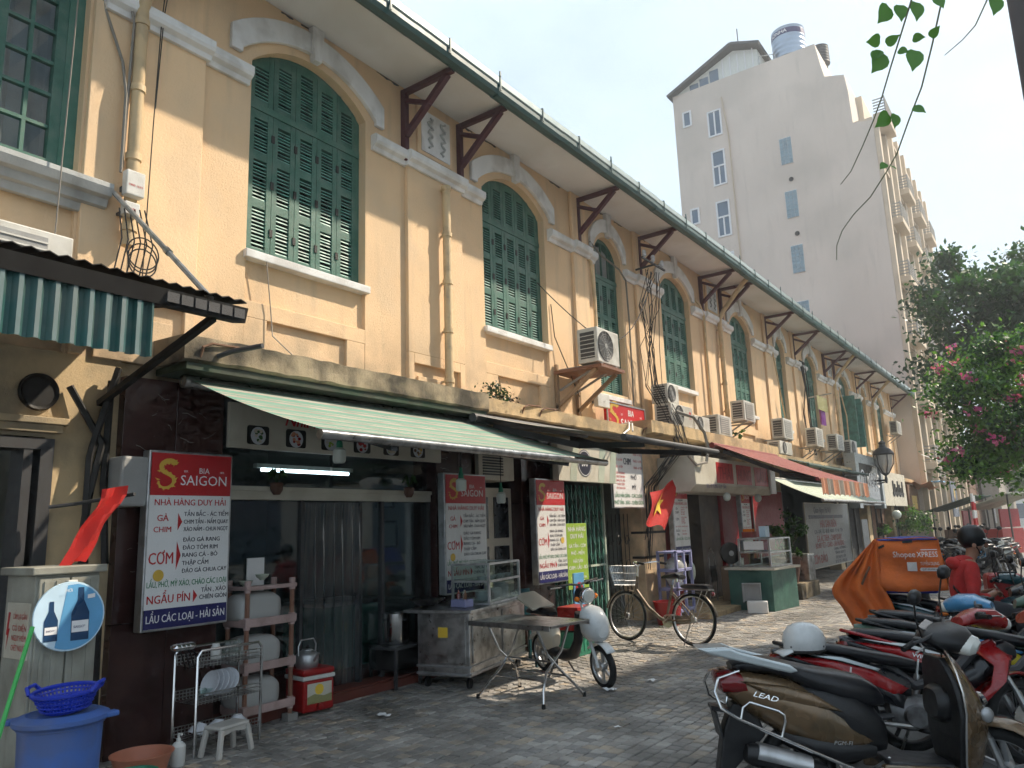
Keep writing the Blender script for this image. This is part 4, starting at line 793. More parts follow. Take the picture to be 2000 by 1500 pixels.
# ================================================================== FIRST SHOP FRONT
t = thing('glass_shop_front', 'aluminium glass front with hanging plastic strip curtain in the first restaurant', 'shop front', (-.05, 3.92, .10))
m = MB(); m.box(-.04, .04, 0, 2.78, 1.80, 1.88); m.box(-.05, .06, 0, 2.78, 1.88, 1.92); m.build('transom', 'cream_board', t)
for y in (.02, .95, 1.70, 2.02, 2.76): m = MB(); m.box(-.03, .03, y-.02, y+.02, 0, 1.80); m.build('mullion', 'dark_grey', t)
for y0, y1 in ((.04, .93), (1.72, 2.0), (2.04, 2.74)): m = MB(); m.box(-.006, .006, y0, y1, .02, 1.79); m.build('pane', 'pane_dark', t)
for y0, y1 in ((.03, 1.3), (1.34, 2.75)): m = MB(); m.box(-.006, .006, y0, y1, 1.93, 2.25); m.build('pane', 'pane_dark', t)
for i in range(6):
    m = MB(); y0 = .97+i*.12; m.grid([[(.03+.012*((i+q) % 2)+.01*sin(q*2+z_*3), y0+q*.045, z_) for q in range(4)] for z_ in (.02, .6, 1.2, 1.78)]); m.build('plastic_strip', 'pvc', t, smooth=True)
m = MB(); m.box(.02, .03, .34, .52, .95, 1.28); m.build('notice_sheet', 'print_white', t)
t = thing('dining_table', 'green cloth table seen through the shop glass', 'table', (-.9, 6.05, .10)); m = MB(); m.box(-.35, .35, -.45, .45, .70, .74); m.build('table_top', 'steel', t); m = MB(); m.box(-.34, .34, -.44, .44, .05, .70); m.build('cloth_skirt', 'interior_green', t)
for i, (y, z) in enumerate(((6.35, 1.55), (6.3, 1.95))): t, w, h = board('picture_frame', ('dark square picture frame', 'smaller dark picture frame above it')[i]+' on the shop side wall', 'picture', -.35, y-.14, y+.14, z-.15*(1-.3*i), z+.15*(1-.3*i), 'interior', .02, 0, 'black')
for i, (y, l) in enumerate(((4.45, 'hanging flower pot left of the lit tube'), (6.2, 'hanging flower pot near the right end of the transom'))):
    t = thing('hanging_plant', l, 'plant', (.12, y, 2.02), 0, 'hanging pots on the transom'); m = MB(); m.lathe([(.03, -.08), (.055, -.04), (.06, .02), (.05, .03)], 14); m.build('pot', 'terracotta', t, smooth=True); m = MB(); q = random.Random(i)
    for _ in range(26): a = q.uniform(0, 6.3); r_ = q.uniform(.03, .12); m.add([(0, 0, .02), (r_*.5*cos(a)+.01, r_*.5*sin(a), .12+q.uniform(0, .05)), (r_*cos(a), r_*sin(a), .03+q.uniform(0, .1)), (r_*.5*cos(a)-.01, r_*.5*sin(a)+.012, .11)], [(0, 1, 2, 3)])
    m.build('leaves', 'leaf_bush', t, fix=False, kind='stuff')
# cream door and louvred box between the piers
t = thing('cream_door', 'cream panelled double door between the marble piers', 'door', (-.12, 7.52, 0))
m = MB(); m.box(-.05, 0, 0, .92, 0, 2.1); m.build('door_leaf', 'cream_board', t)
for y in (.08, .52):
    for z0, z1 in ((.15, .8), (.95, 1.35), (1.45, 1.98)): m = MB(); m.box(0, .012, y, y+.32, z0, z1); m.build('door_panel', 'dark_paint' if z0 > .9 else 'cream_board', t, bev=.004)
t = thing('window_air_conditioner', 'beige louvred window air conditioner above the cream door', 'air conditioner', (.12, 7.45, 2.18)); m = MB(); m.box(-.4, 0, 0, .75, 0, .42); m.build('casing', 'cream_board', t, bev=.01)
for i in range(9): m = MB(); m.box(0, .012, .08, .5, .06+i*.035, .078+i*.035); m.build('slat', 'ac_dark', t)
# concertina gate
t = thing('folding_gate', 'green folding lattice gate behind the lime banner', 'gate', (-.02, 9.18, .03))
for i in range(13): m = MB(); y = .03+i*.125; m.box(-.012, .012, y-.008, y+.008, 0, 2.15); m.build('upright', 'green_slat', t)
for i in range(12):
    y = .03+i*.125; m = MB()
    for k_ in range(9):
        z = .1+k_*.225; s_ = 1 if (i+k_) % 2 else -1; m.bar((.014, y, z+.11-s_*.11), (.014, y+.125, z+.11+s_*.11), .006, .016, (1, 0, 0)); m.bar((-.014, y, z+.11+s_*.11), (-.014, y+.125, z+.11-s_*.11), .006, .016, (1, 0, 0))
    m.build('lattice', 'green_paint', t)
m = MB(); m.box(-.02, .025, 1.10, 1.58, .93, .96); m.box(-.02, .02, 1.58, 1.62, 0, 2.2); m.build('gate_frame', 'awn_pale', t)
# dark passage with a scrolled grille
t = thing('iron_grille', 'dark wrought-iron scroll grille in the passage under the wall menu', 'grille', (-.1, 10.86, 0))
for i in range(7): m = MB(); m.tube([(0, .05+i*.14, .05), (0, .05+i*.14, 1.75)], .008, 6); m.build('rod', 'black', t)
for i in range(3):
    for k_ in range(3): m = MB(); m.tube([(.01, .25+i*.28+.09*cos(a*.5)*(1-a/16), .5+k_*.4+.12*sin(a*.5)*(1-a/16)) for a in range(15)], .006, 5); m.build('scroll', 'black', t)

# ================================================================== AIR CONDITIONERS
def ac(label, y0, y1, z0, z1, Xf=.5, kind='fan', d=.30, brand=None, brk=True, side=True):
    t = thing('air_conditioner', label, 'air conditioner', (Xf, (y0+y1)/2, z0), 0, 'outdoor air-conditioner units on the facade'); w, h = y1-y0, z1-z0
    m = MB(); m.box(-d, 0, -w/2, w/2, 0, h); m.build('casing', 'ac_white', t, bev=.012)
    if kind == 'fan':
        r_ = min(h*.42, w*.32); cy = -w*.14; m = MB(); m.lathe([(.001, .004), (r_, .004), (r_+.012, .012), (r_+.014, 0)], 22, (0, cy, h/2), (1, 0, 0)); m.build('fan_opening', 'ac_dark', t, smooth=True)
        m = MB()
        for i in range(1, 6): m.tube([(.014, cy+r_*i/6*cos(a*pi/10), h/2+r_*i/6*sin(a*pi/10)) for a in range(20)], .0035, 4, True)
        for a in range(12): m.bar((.014, cy, h/2), (.014, cy+r_*cos(a*pi/6), h/2+r_*sin(a*pi/6)), .005)
        m.ring((.016, cy, h/2), .001, .04); m.build('fan_guard', 'ac_grey', t)
    else:
        m = MB(); m.box(0, .006, -w*.36, w*.30, h*.10, h*.90); gr = m.build('grille', 'ac_grey', t)
        for i in range(8): m = MB(); m.box(.006, .014, -w*.36, w*.30, h*(.12+i*.098), h*(.12+i*.098)+.012); m.build('grille_bar', 'ac_white', gr)
    if side:
        m = MB(); m.box(-d*.85, -d*.15, -w/2-.004, -w/2+.001, h*.12, h*.88); sg = m.build('side_coil', 'ac_dark', t)
        for i in range(6): m = MB(); m.box(-d*.86, -d*.14, -w/2-.009, -w/2-.003, h*(.16+i*.12), h*(.16+i*.12)+.01); m.build('coil_bar', 'ac_white', sg)
    if brand:
        m = MB(); brand(m, w, h); m.build('brand_mark', 'sign_red', t, fix=False)
    if brk:
        for yy in (-w*.32, w*.32): m = MB(); m.box(-Xf+.02, 0, yy-.02, yy+.02, -.035, -.002); m.bar((-Xf+.04, yy, -.32), (-.06, yy, -.03), .03); m.build('wall_bracket', 'ac_grey', t)
    return t
def mitsu(m, w, h):
    for a in (90, 210, 330):
        u = V((cos(radians(a)), sin(radians(a)))); p = V((-u.y, u.x)); c = V((w*.30, h*.55)); q = [c, c+u*.035+p*.022, c+u*.07, c+u*.035-p*.022]; m.add([(.002, k_[0], k_[1]) for k_ in q], [(0, 1, 2, 3)])
    txt(m, 'MITSUBISHI', .02, (.002, w*.30, h*.38), .13, bold=.01); txt(m, 'ELECTRIC', .02, (.002, w*.30, h*.31), .13, bold=.01)
def lgm(m, w, h): m.disc((.002, w*.36, h*.66), .045); txt(m, 'LG', .05, (.002, w*.36, h*.40), .1)
ac('wide white air-conditioner unit resting above the corrugated canopy', 1.55, 2.42, 3.22, 3.74, .40, 'grille', .3, mitsu, False)
ac('white fan unit on the big timber bracket under the narrow window', 9.46, 10.12, 3.90, 4.42, .78, 'fan', .34)
ac('small fan unit wedged beside the cable bundle', 12.42, 12.90, 3.68, 4.02, .50, 'fan', .32, None, False)
ac('large fan unit standing on the canopy below the small one', 12.38, 13.34, 3.27, 3.66, .56, 'fan', .32, lgm, False)
ac('low white unit standing on the canopy next to the large fan unit', 13.45, 14.2, 3.27, 3.55, .54, 'fan', .3, None, False)
ac('square grille unit at the end of the canopy row', 14.62, 15.36, 3.27, 3.68, .56, 'grille', .34, None, False)
ac('raised grille unit under the fifth window', 16.05, 16.75, 3.69, 4.13, .62, 'grille')
ac('grille unit under the sixth narrow window', 19.02, 19.8, 3.54, 4.04, .56, 'grille')
ac('dark grille unit beneath the hanging washing', 22.05, 22.8, 3.55, 4.07, .56, 'grille')
ac('grille unit right of the hanging washing', 24.4, 25.25, 3.6, 4.08, .56, 'grille')
ac('fan unit partly hidden by the NGỌC sign frame', 26.4, 27.3, 3.5, 4.05, .52, 'fan')
ac('small unit high on the end wall beside the hotel', 35.6, 36.6, 5.0, 5.55, .52, 'grille')
ac('unit standing low on the canopy above the red awning end', 18.6, 19.6, 3.13, 3.45, .55, 'fan', .3, None, False)
ac('far unit behind the street lantern', 31.2, 31.95, 3.55, 4.05, .5, 'grille')
# timber bracket under the second unit
t = thing('timber_bracket', 'weathered timber bracket carrying the lone fan unit', 'bracket', (0, 9.79, 3.86)); m = MB(); m.box(.03, .84, -.36, .36, -.05, -.005); m.build('shelf', 'rack_wood', t)
for yy in (-.3, .3): m = MB(); m.bar((.03, yy, -.55), (.72, yy, -.06), .05); m.bar((.04, yy, -.62), (.04, yy, .1), .05); m.build('strut', 'cardboard', t)
# utility boxes
for i, (y0, y1, z0, z1, l) in enumerate(((2.84, 2.99, 4.29, 4.5, 'white meter box with red print on the corner rain pipe'), (2.84, 2.96, 4.12, 4.23, 'small white junction box below the meter box'), (10.32, 10.70, 3.40, 3.62, 'grey router box above the beer board'))):
    t = thing('utility_box', l, 'utility box', (.26, (y0+y1)/2, z0)); w, h = y1-y0, z1-z0; m = MB(); m.box(-.08, 0, -w/2, w/2, 0, h); m.build('box_body', 'white_plastic', t, bev=.008); m = MB(); txt(m, '1900 1515' if i == 0 else 'EVN', .02, (.002, 0, h*.35), w*.8); m.build('print', 'sign_red' if i < 2 else 'ac_grey', t, fix=False); m = MB(); m.box(-.26, -.08, -.03, .03, h*.4, h*.6); m.build('mount', 'dark_grey', t)

# ================================================================== CORRUGATED CANOPY AT THE LEFT
t = thing('corrugated_canopy', 'green corrugated sheet canopy with black gutter held by a steel rod', 'canopy', (0, 0, 0))
m = MB(); pts = []
for i in range(int((2.42-.6)/.0116)):
    y = .6+i*.0116; ph = (y/.0935) % 1; d = 0 if ph < .42 else (.032 if .5 < ph < .92 else .016); pts.append((y, d, 1 if .53 < ph < .74 else 0))
for (y, d, c_), (y2, d2, _) in zip(pts, pts[1:]): m.cm = c_; m.add([(1.56+d, y, 2.66), (1.56+d2, y2, 2.66), (1.56+d2, y2, 3.11), (1.56+d, y, 3.11)], [(0, 1, 2, 3)])
m.build('valance_sheet', ['corr_green', 'corr_pale'], t, fix=False)
m = MB(); m.grid([[(x, y, 3.42-(x/1.6)*.28+(.018 if int(y/.0468) % 2 else 0)) for x in (0, .8, 1.62)] for y in [.6+i*.0468 for i in range(53)]]); m.build('roof_sheet', 'tar', t, thick=.006)
m = MB(); m.prism([(1.45, 3.03), (1.6, 3.0), (1.63, 3.10), (1.5, 3.12)], 'y', .6, 3.04); m.build('edge_beam', 'tar', t)
for i in range(6): m = MB(); m.box(1.604, 1.628, 2.46+i*.095, 2.54+i*.095, 3.02, 3.085); m.build('gutter_tile', 'dark_grey', t)
for p_, q_ in (((1.5, 2.86, 3.02), (.02, 2.86, 2.62)), ((1.5, 1.2, 3.02), (.02, 1.2, 2.55))): m = MB(); m.bar(p_, q_, .045); m.build('support_strut', 'tar', t)
m = MB(); m.tube([(.02, 2.79, 4.42), (1.56, 2.80, 3.13)], .020, 8); m.build('tie_rod', 'alu', t, smooth=True); m = MB(); m.box(0, .03, 2.72, 2.88, 4.38, 4.47); m.lathe([(.028, -.03), (.028, .03)], 8, (1.0, 2.797, 3.6), (.77, 0, -.64)); m.build('rod_plate', 'steel', t)
# ================================================================== CABLES
def cable(name, label, paths, r=.008, mt='wire', cat='cable', group=None):
    t = thing(name, label, cat, paths[0][0], 0, group); o = V(paths[0][0])
    for p in paths:
        m = MB(); m.tube([V(q)-o for q in p], r, 5); m.build('strand', mt, t, smooth=True)
q = random.Random(3); P = []
for i in range(14):
    y, x = 12.35+q.uniform(-.22, .22), .22+q.uniform(-.1, .15); P.append([(.42, 12.0+q.uniform(0, .7), 6.0+q.uniform(-.1, .15)), (.34+q.uniform(-.15, .12), 12.2+q.uniform(-.3, .3), 5.4), (x, y, 4.7), (x+q.uniform(-.05, .05), 12.4+q.uniform(-.12, .12), 4.0), (x+.35, 12.42+q.uniform(-.14, .14), 3.25), (x+.42, 12.45+q.uniform(-.16, .16), 2.9), (.22, 12.1+q.uniform(-.3, .2), 2.2), (.16, 11.95+q.uniform(-.12, .12), 1.4+q.uniform(-.6, .3))])
cable('cable_bundle', 'thick tangle of black cables dropping from the insulators past the air conditioners', P, .0065)
t = thing('insulator_arm', 'iron cross-arm with three white insulators below the eaves', 'insulator', (.05, 12.0, 6.12)); m = MB(); m.bar((.38, -.1, .12), (.38, .85, .12), .03); m.bar((-.05, .4, .1), (.4, .4, .12), .03); m.build('arm', 'dark_grey', t)
for y in (0, .36, .74): m = MB(); m.lathe([(.012, .12), (.012, .16), (.035, .17), (.04, .2), (.03, .22), (.04, .24), (.03, .28), (.01, .29)], 10, (.38, y, 0)); m.build('insulator', 'porcelain', t, smooth=True)
cable('wall_cable', 'thin cable looping from the first shutter sill to the canopy', [[(-.06, 4.24, 4.27), (.05, 4.32, 4.2), (.03, 4.4, 3.7), (.04, 4.42, 3.45), (.2, 4.62, 3.2)]], .006, 'wire_grey')
cable('wall_cable', 'black cable sagging from the second shutter to the lone fan unit', [sag((-.05, 9.2, 5.2), (.5, 9.75, 4.45), .03), [(.02, 9.45, 4.9), (.03, 9.5, 4.4), (.12, 9.75, 3.85), (.18, 9.9, 3.5)], sag((.5, 10.0, 4.4), (.4, 12.1, 5.6), .35)], .008)
cable('wall_cable', 'grey conduit running up beside the narrow window', [[(.06, 11.95, 3.6), (.05, 12.0, 5.2), (.06, 11.95, 5.9), (.12, 11.6, 6.0), (.1, 11.0, 6.1), (.03, 10.75, 6.3)]], .016, 'wire_grey')
P = []
for i in range(6): P.append([(.25+.02*i, 2.80+.03*i, 4.15), (.28, 2.82+.05*i, 3.9), (.26, 2.78+.05*i, 3.6), (.2, 2.8+.02*i, 3.3)])
for r_, z in ((.13, 3.82), (.115, 3.74), (.12, 3.78)): P.append([(.27, 3.0+r_*cos(a*pi/12), z+r_*sin(a*pi/12)) for a in range(26)])
cable('coiled_cable', 'loops of spare black cable below the junction box', P, .006)
cable('wall_cable', 'pair of thin wires hanging down the corner pilaster', [[(.12, 3.17, 6.9), (.12, 3.12, 6.0), (.12, 3.1, 5.0), (.12, 3.08, 3.4)], [(.13, 3.22, 6.9), (.12, 3.14, 6.1), (.12, 3.11, 5.2)]], .005)
cable('wall_cable', 'thick grey cables bending from the glazed window to the corner pipe', [[(.03, 2.5, 6.6), (.03, 2.62, 6.1), (.10, 2.82, 5.5), (.15, 2.84, 5.2), (.15, 2.84, 4.5)], [(.03, 2.66, 6.7), (.08, 2.80, 6.3), (.13, 2.88, 5.9), (.14, 2.86, 5.1), (.14, 2.85, 4.55)]], .013, 'wire_grey')
cable('wall_cable', 'thin wire dropping across the glazed window', [[(.22, 2.4, 6.8), (.22, 2.38, 5.2), (.24, 2.36, 4.4), (.3, 2.33, 3.75)]], .006, 'wire_grey')
P = [[(.05, 2.62, 2.72), (.10, 2.86, 2.3), (.12, 2.78, 1.9), (.12, 2.74, 1.5), (.14, 2.9, 1.0), (.12, 2.92, .3)], [(.1, 2.95, 2.9), (.1, 2.82, 2.4), (.09, 2.78, 2.2), (.13, 2.76, 1.8), (.1, 2.8, 1.2)], [(.06, 2.92, 2.8), (.08, 2.9, 2.0), (.08, 2.95, 1.4)]]
cable('cable_bundle', 'dark pipes and cables running down the corner beside the marble pier', P, .028)
P = []
for i in range(5): y = 22.9+i*.12; P.append([(.1, y, 6.2), (.14, y+q.uniform(-.2, .2), 5.4), (.1, y+q.uniform(-.2, .3), 4.6), (.15, y+q.uniform(-.1, .3), 3.4)])
cable('cable_bundle', 'dark drooping cables between the far shutters', P, .016)
P = [[(.1, 20.3, 6.0), (.12, 20.5, 5.2), (.12, 20.75, 4.4), (.2, 20.9, 3.4)], [(.1, 27.6, 6.0), (.2, 27.8, 5.0), (.15, 27.9, 3.6)]]
cable('wall_cable', 'pale conduits running down past the narrow far windows', P, .022, 'pipe')
cable('wall_cable', 'pale pipe loop hooked over the canopy edge by the beer board', [[(.3, 10.95, 3.16), (.5, 10.85, 3.16), (.62, 10.6, 3.02), (.6, 10.4, 2.92)], [(.32, 11.0, 3.16), (.52, 10.92, 3.15), (.63, 10.7, 3.0)]], .014, 'white_plastic')
cable('drain_hose', 'pale hose curling from the large fan unit down over the fascia', [[(.6, 12.5, 3.5), (.75, 12.9, 3.42), (.85, 13.1, 3.15), (.9, 13.1, 2.85), (.9, 12.95, 2.6), (.85, 12.6, 2.55), (.8, 12.4, 2.7)]], .028, 'wire_grey')
# washing on a pole, far window
t = thing('washing', 'olive and purple clothes hanging from a pole at the far window', 'laundry', (.5, 23.0, 5.0)); m = MB(); m.tube([(-.4, .3, .1), (.3, .3, .15)], .02, 6); m.build('pole', 'steel', t)
m = MB(); m.grid([[(-.02+.05*sin(u*3), -.1+u*.2, .1-v_*.14) for u in range(6)] for v_ in range(4)]); m.build('olive_shirt', 'olive_cloth', t, smooth=True); m = MB(); m.grid([[(-.06+.05*sin(u*3+1), .15+u*.15, -.25-v_*.16) for u in range(5)] for v_ in range(4)]); m.build('purple_shirt', 'purple_cloth', t, smooth=True)
# ================================================================== THINGS ON THE PAVEMENT, LEFT
t = thing('utility_cabinet', 'grey metal electric cabinet with warning notice and padlocked doors', 'cabinet', (.70, 2.22, 0))
m = MB(); m.box(-.42, -.01, .005, .40, .18, 1.37); m.build('cabinet_body', 'cabinet', t, bev=.008); m = MB(); m.box(-.45, .03, -.03, .43, 1.37, 1.42); m.build('cabinet_roof', 'cabinet', t, bev=.008); m = MB(); m.box(-.44, .02, -.02, .42, 0, .18); m.build('plinth', 'kerb', t, bev=.01)
for y0, y1 in ((.02, .20), (.21, .39)): m = MB(); m.box(-.01, .012, y0, y1, .22, 1.35); m.build('cabinet_door', 'cabinet', t, bev=.006)
for y in (.06, .13, .26, .34): m = MB(); m.box(.012, .02, y-.012, y+.012, .25, 1.33); m.build('door_rib', 'cabinet', t)
m = MB(); m.box(.012, .05, .175, .235, 1.22, 1.33); m.box(.02, .045, .19, .22, 1.16, 1.22); m.build('padlock_hasp', 'white_plastic', t, bev=.005)
m = MB(); m.box(-.36, -.04, -.004, .006, .86, 1.20); n_ = m.build('warning_notice', 'cream_board', t); m = MB()
for s_, z_ in (('CẤM LẠI GẦN!', 1.10), ('CÓ ĐIỆN', 1.03), ('NGUY HIỂM', .97), ('CHẾT NGƯỜI', .91)): txt(m, s_, .035, (-.16, -.006, z_), .20, eu=(1, 0, 0))
m.add([(-.33, -.006, 1.14), (-.30, -.006, 1.14), (-.315, -.006, 1.04), (-.295, -.006, 1.04), (-.335, -.006, .90), (-.325, -.006, 1.0), (-.345, -.006, 1.0)], [(0, 1, 2, 3, 4, 5, 6)]); m.build('warning_lettering', 'sign_red', n_, fix=False)
t = thing('round_beer_sign', 'round blue beer bottle sign hooked on the cabinet', 'sign', (.78, 2.40, 1.11)); m = MB(); m.lathe([(.001, .012), (.21, .012), (.213, 0), (.21, -.006), (.001, -.006)], 36, (0, 0, 0), (1, -.05, .06)); m.build('disc', 'poster_light', t)
Y_ = lambda p, d=.0135: (d+.0-.05*p[0]*-1*0, p[0], p[1])
def flat(m, pts, d): m.add([(d+.05*p[0]-.06*p[1], p[0], p[1]) for p in pts], [tuple(range(len(pts)))])
m = MB(); flat(m, [(.20*cos(a), .20*sin(a)) for a in [-2.0+i*.16 for i in range(22)]]+[(-.02, .19)], .0135); m.build('blue_half', 'poster_blue', t, fix=False)
def bottle(m, y, z, s, d): flat(m, [(y-.055*s, z), (y+.055*s, z), (y+.055*s, z+.17*s), (y+.02*s, z+.25*s), (y+.018*s, z+.33*s), (y-.018*s, z+.33*s), (y-.02*s, z+.25*s), (y-.055*s, z+.17*s)], d)
m = MB(); bottle(m, -.11, -.14, .72, .015); bottle(m, .06, -.15, .98, .015); m.build('bottle_print', 'bottle_navy', t, fix=False)
m = MB(); flat(m, [(-.145, -.10), (-.075, -.10), (-.075, -.055), (-.145, -.055)], .0165); flat(m, [(.01, -.10), (.11, -.10), (.11, -.03), (.01, -.03)], .0165); flat(m, [(.10, .10), (.145, .105), (.145, .13), (.10, .125)], .0165); txt(m, 'MỚI', .018, (.02, -.02, .15)); m.build('label_print', 'print_white', t, fix=False)
m = MB(); txt(m, 'SAIGON', .016, (.0245, .06, -.075), .08, bold=.02); txt(m, 'SAIGON', .011, (.0165, -.11, -.083), .055, bold=.02); m.build('label_lettering', 'sign_navy', t, fix=False)
t = thing('rubbish_bin', 'big round blue plastic bin with lid at the bottom left', 'bin', (1.30, 2.16, 0)); m = MB(); m.lathe([(.165, 0), (.175, .02), (.205, .57), (.218, .575), (.218, .61), (.21, .61), (.19, .05), (.001, .04)], 36); m.build('bin_body', 'blue_plastic', t, smooth=True)
m = MB(); m.lathe([(.226, .585), (.240, .60), (.240, .622), (.21, .636), (.175, .644), (.165, .637), (.001, .642)], 36); m.build('bin_lid', 'blue_plastic', t, smooth=True)
for a in (.9, 4.0): m = MB(); m.cbox((.240*cos(a), .240*sin(a), .61), (.06, .09, .03)); m.build('bin_handle', 'blue_plastic', t, bev=.008)
def basket(label, loc, r0, r1, h, mt):
    t = thing('plastic_basket', label, 'basket', loc); m = MB(); m.tube([(r1*cos(a*pi/16)*1.12, r1*sin(a*pi/16), h) for a in range(32)], .012, 6, True); m.build('rim', mt, t, smooth=True)
    m = MB()
    for a in range(44):
        c, s_ = cos(a*2*pi/44), sin(a*2*pi/44); m.bar((r0*c*1.1, r0*s_, .012), (r1*c*1.12, r1*s_, h), .011, .005, (c, s_, 0))
    for k_ in range(1, 5): f = k_/5; rr = r0+(r1-r0)*f; m.tube([(rr*cos(a*pi/14)*1.11, rr*sin(a*pi/14), h*f) for a in range(28)], .006, 4, True)
    m.build('lattice_side', mt, t); m = MB(); m.lathe([(.001, .006), (r0, .006), (r0, .016), (.001, .016)], 24); m.build('basket_floor', mt, t)
    for s_ in (-1, 1): m = MB(); m.tube([(s_*(r1*1.1), -.06, h), (s_*(r1*1.25), -.04, h+.035), (s_*(r1*1.25), .04, h+.035), (s_*(r1*1.1), .06, h)], .011, 6); m.build('basket_handle', mt, t, smooth=True)
    return t
b_ = basket('blue slotted plastic basket on the bin lid', (1.32, 2.17, .645), .105, .15, .11, 'blue_deep'); b_.rotation_euler = (.08, -.03, .7)
def basin(label, loc, r, h, mt, fill=None):
    t = thing('wash_basin', label, 'basin', loc, 0, 'plastic basins on the ground'); m = MB(); m.lathe([(r*.68, 0), (r*.72, .01), (r*.94, h-.01), (r, h-.008), (r*1.01, h), (r*.95, h), (r*.7, .02), (.001, .015)], 30); m.build('basin_bowl', mt, t, smooth=True)
    if fill: m = MB(); [m.ell((rnd.uniform(-.5, .5)*r, rnd.uniform(-.5, .5)*r, h*.75), (.05, .04, .03), 7, 5) for _ in range(7)]; m.build('washing_up', fill, t, smooth=True, kind='stuff')
basin('salmon pink plastic basin behind the blue bin', (.74, 2.95, 0), .20, .17, 'pink_plastic'); basin('small green basin with rags beside the blue bin', (1.02, 2.74, 0), .15, .14, 'teal_plastic', 'red_cloth')
t = thing('broom_handle', 'bright green broom handle leaning at the left edge', 'broom', (1.55, 1.62, 0)); m = MB(); m.tube([(0, 0, .05), (-.22, .34, 1.12)], .012, 8); m.build('stick', 'lime_green', t, smooth=True); m = MB(); m.cbox((0, 0, .05), (.05, .22, .1)); m.build('brush', 'dark_grey', t)
t = thing('furled_flag', 'furled red flag leaning from the corner cables', 'flag', (.62, 2.63, 1.40)); m = MB(); m.tube([(-.5, -.12, .42), (-.42, .02, .44), (.02, .22, .49)], .014, 7); m.build('flag_pole', 'dark_grey', t)
m = MB(); m.grid([[(.0+.035*sin(v_*7+u*.8)-.02*u/6, .0+.17*v_-.235*(u/8)**1.1+.012*sin(u*1.3), .52+.03*v_-.52*u/8-.02*sin(v_*6)*u/8) for v_ in [i/8 for i in range(9)]] for u in range(9)]); m.build('cloth', 'red_cloth', t, smooth=True)
t = thing('corner_box', 'grey meter housing between the cables and the first light box', 'utility box', (.12, 3.05, 1.82)); m = MB(); m.box(-.05, .16, -.12, .10, 0, .38); m.build('box_body', 'ac_grey', t, bev=.02)
# wire dish rack with plates
t = thing('dish_rack', 'three-tier steel wire rack of plates under the first light box', 'rack', (.30, 3.42, 0)); RW, RD = .56, .30
for x in (0, RD):
    m = MB(); m.tube([(x, 0, 0), (x, 0, .70), (x, .03, .74), (x, RW-.03, .74), (x, RW, .70), (x, RW, 0)], .011, 6); m.build('rack_leg', 'chrome', t, smooth=True)
for z in (.10, .36, .62):
    m = MB()
    for i in range(19): y = .02+i*.029; m.tube([(0, y, z+.07), (0, y, z), (RD, y, z), (RD, y, z+.07)], .0028, 4)
    for zz in (z+.02, z+.045, z+.07): m.tube([(RD, .01, zz), (RD, RW-.01, zz)], .004, 4); m.tube([(0, .01, zz), (0, RW-.01, zz)], .004, 4)
    m.build('wire_tray', 'steel', t)
def plate(label, loc, r, rx=0, ry=0, rz=0, mt='porcelain', g='plates and bowls on the wire rack'):
    t = thing('plate', label, 'plate', loc, 0, g); t.rotation_euler = (rx, ry, rz); m = MB(); m.lathe([(.001, .006), (r*.55, .006), (r*.62, .012), (r*.95, .026), (r, .03), (r*.98, .034), (r*.6, .018), (.001, .012)], 22); m.build('dish', mt, t, smooth=True)
ORD = ('first', 'second', 'third', 'fourth', 'fifth', 'sixth', 'seventh', 'eighth', 'ninth', 'tenth', 'eleventh', 'top')
for i in range(5): plate('%s white plate from the left standing in the middle tier of the wire rack' % ORD[i], (.50, 3.62+i*.035, .47), .095, 1.15, .25, .1*i)
def bowl(label, loc, r, h, rx=0, mt='porcelain', g='plates and bowls on the wire rack'):
    t = thing('bowl', label, 'bowl', loc, 0, g); t.rotation_euler = (rx, 0, 0); m = MB(); m.lathe([(r*.4, 0), (r*.42, .008), (r*.8, h*.5), (r, h), (r*.96, h), (r*.4, .015), (.001, .012)], 20); m.build('dish', mt, t, smooth=True)
for i, y in enumerate((3.56, 3.70, 3.86)): bowl('%s white bowl lying upturned in the lowest tier of the wire rack' % ('left', 'middle', 'right')[i], (.48, y, .20), .085, .08, pi-.4+.2*i)
for i, y in enumerate((3.52, 3.60)): bowl('%s of two small glass bowls on the middle tier of the wire rack' % ('left', 'right')[i], (.50, y, .38), .045, .07, 0, 'case_glass', 'glass bowls on the wire rack')
for i in range(4):
    t = thing('ladle', '%s steel ladle hanging at the left end of the wire rack' % ORD[i], 'utensil', (.55, 3.36+i*.035, .62), 0, 'utensils on the wire rack'); m = MB(); m.tube([(0, 0, 0), (.03, -.06, .12), (.04, -.10, .16)], .006, 5); m.build('handle', 'black', t); m = MB(); m.ell((.045, -.11, .17), (.045, .05, .03), 10, 6); m.build('scoop', 'chrome', t, smooth=True)
for i, (y, mt, l) in enumerate(((3.66, 'white_plastic', 'white lidded tub'), (3.76, 'case_glass', 'clear glass jar'), (3.85, 'case_glass', 'second clear glass jar'))):
    t = thing('jar', l+' on the top tier of the wire rack', 'jar', (.46, y, .64), 0, 'jars on the wire rack'); m = MB(); m.lathe([(.035, 0), (.038, .01), (.038, .09), (.028, .105), (.028, .12), (.001, .12)], 14); m.build('jar_body', mt, t, smooth=True)
t = thing('soap_bottle', 'white pump bottle at the foot of the wire rack', 'bottle', (.66, 3.26, 0)); m = MB(); m.lathe([(.045, 0), (.05, .01), (.05, .13), (.03, .155), (.016, .16), (.016, .18)], 16); m.build('bottle_body', 'white_plastic', t, smooth=True); m = MB(); m.tube([(0, 0, .18), (0, 0, .21), (.04, 0, .212)], .008, 6); m.build('pump', 'white_plastic', t)
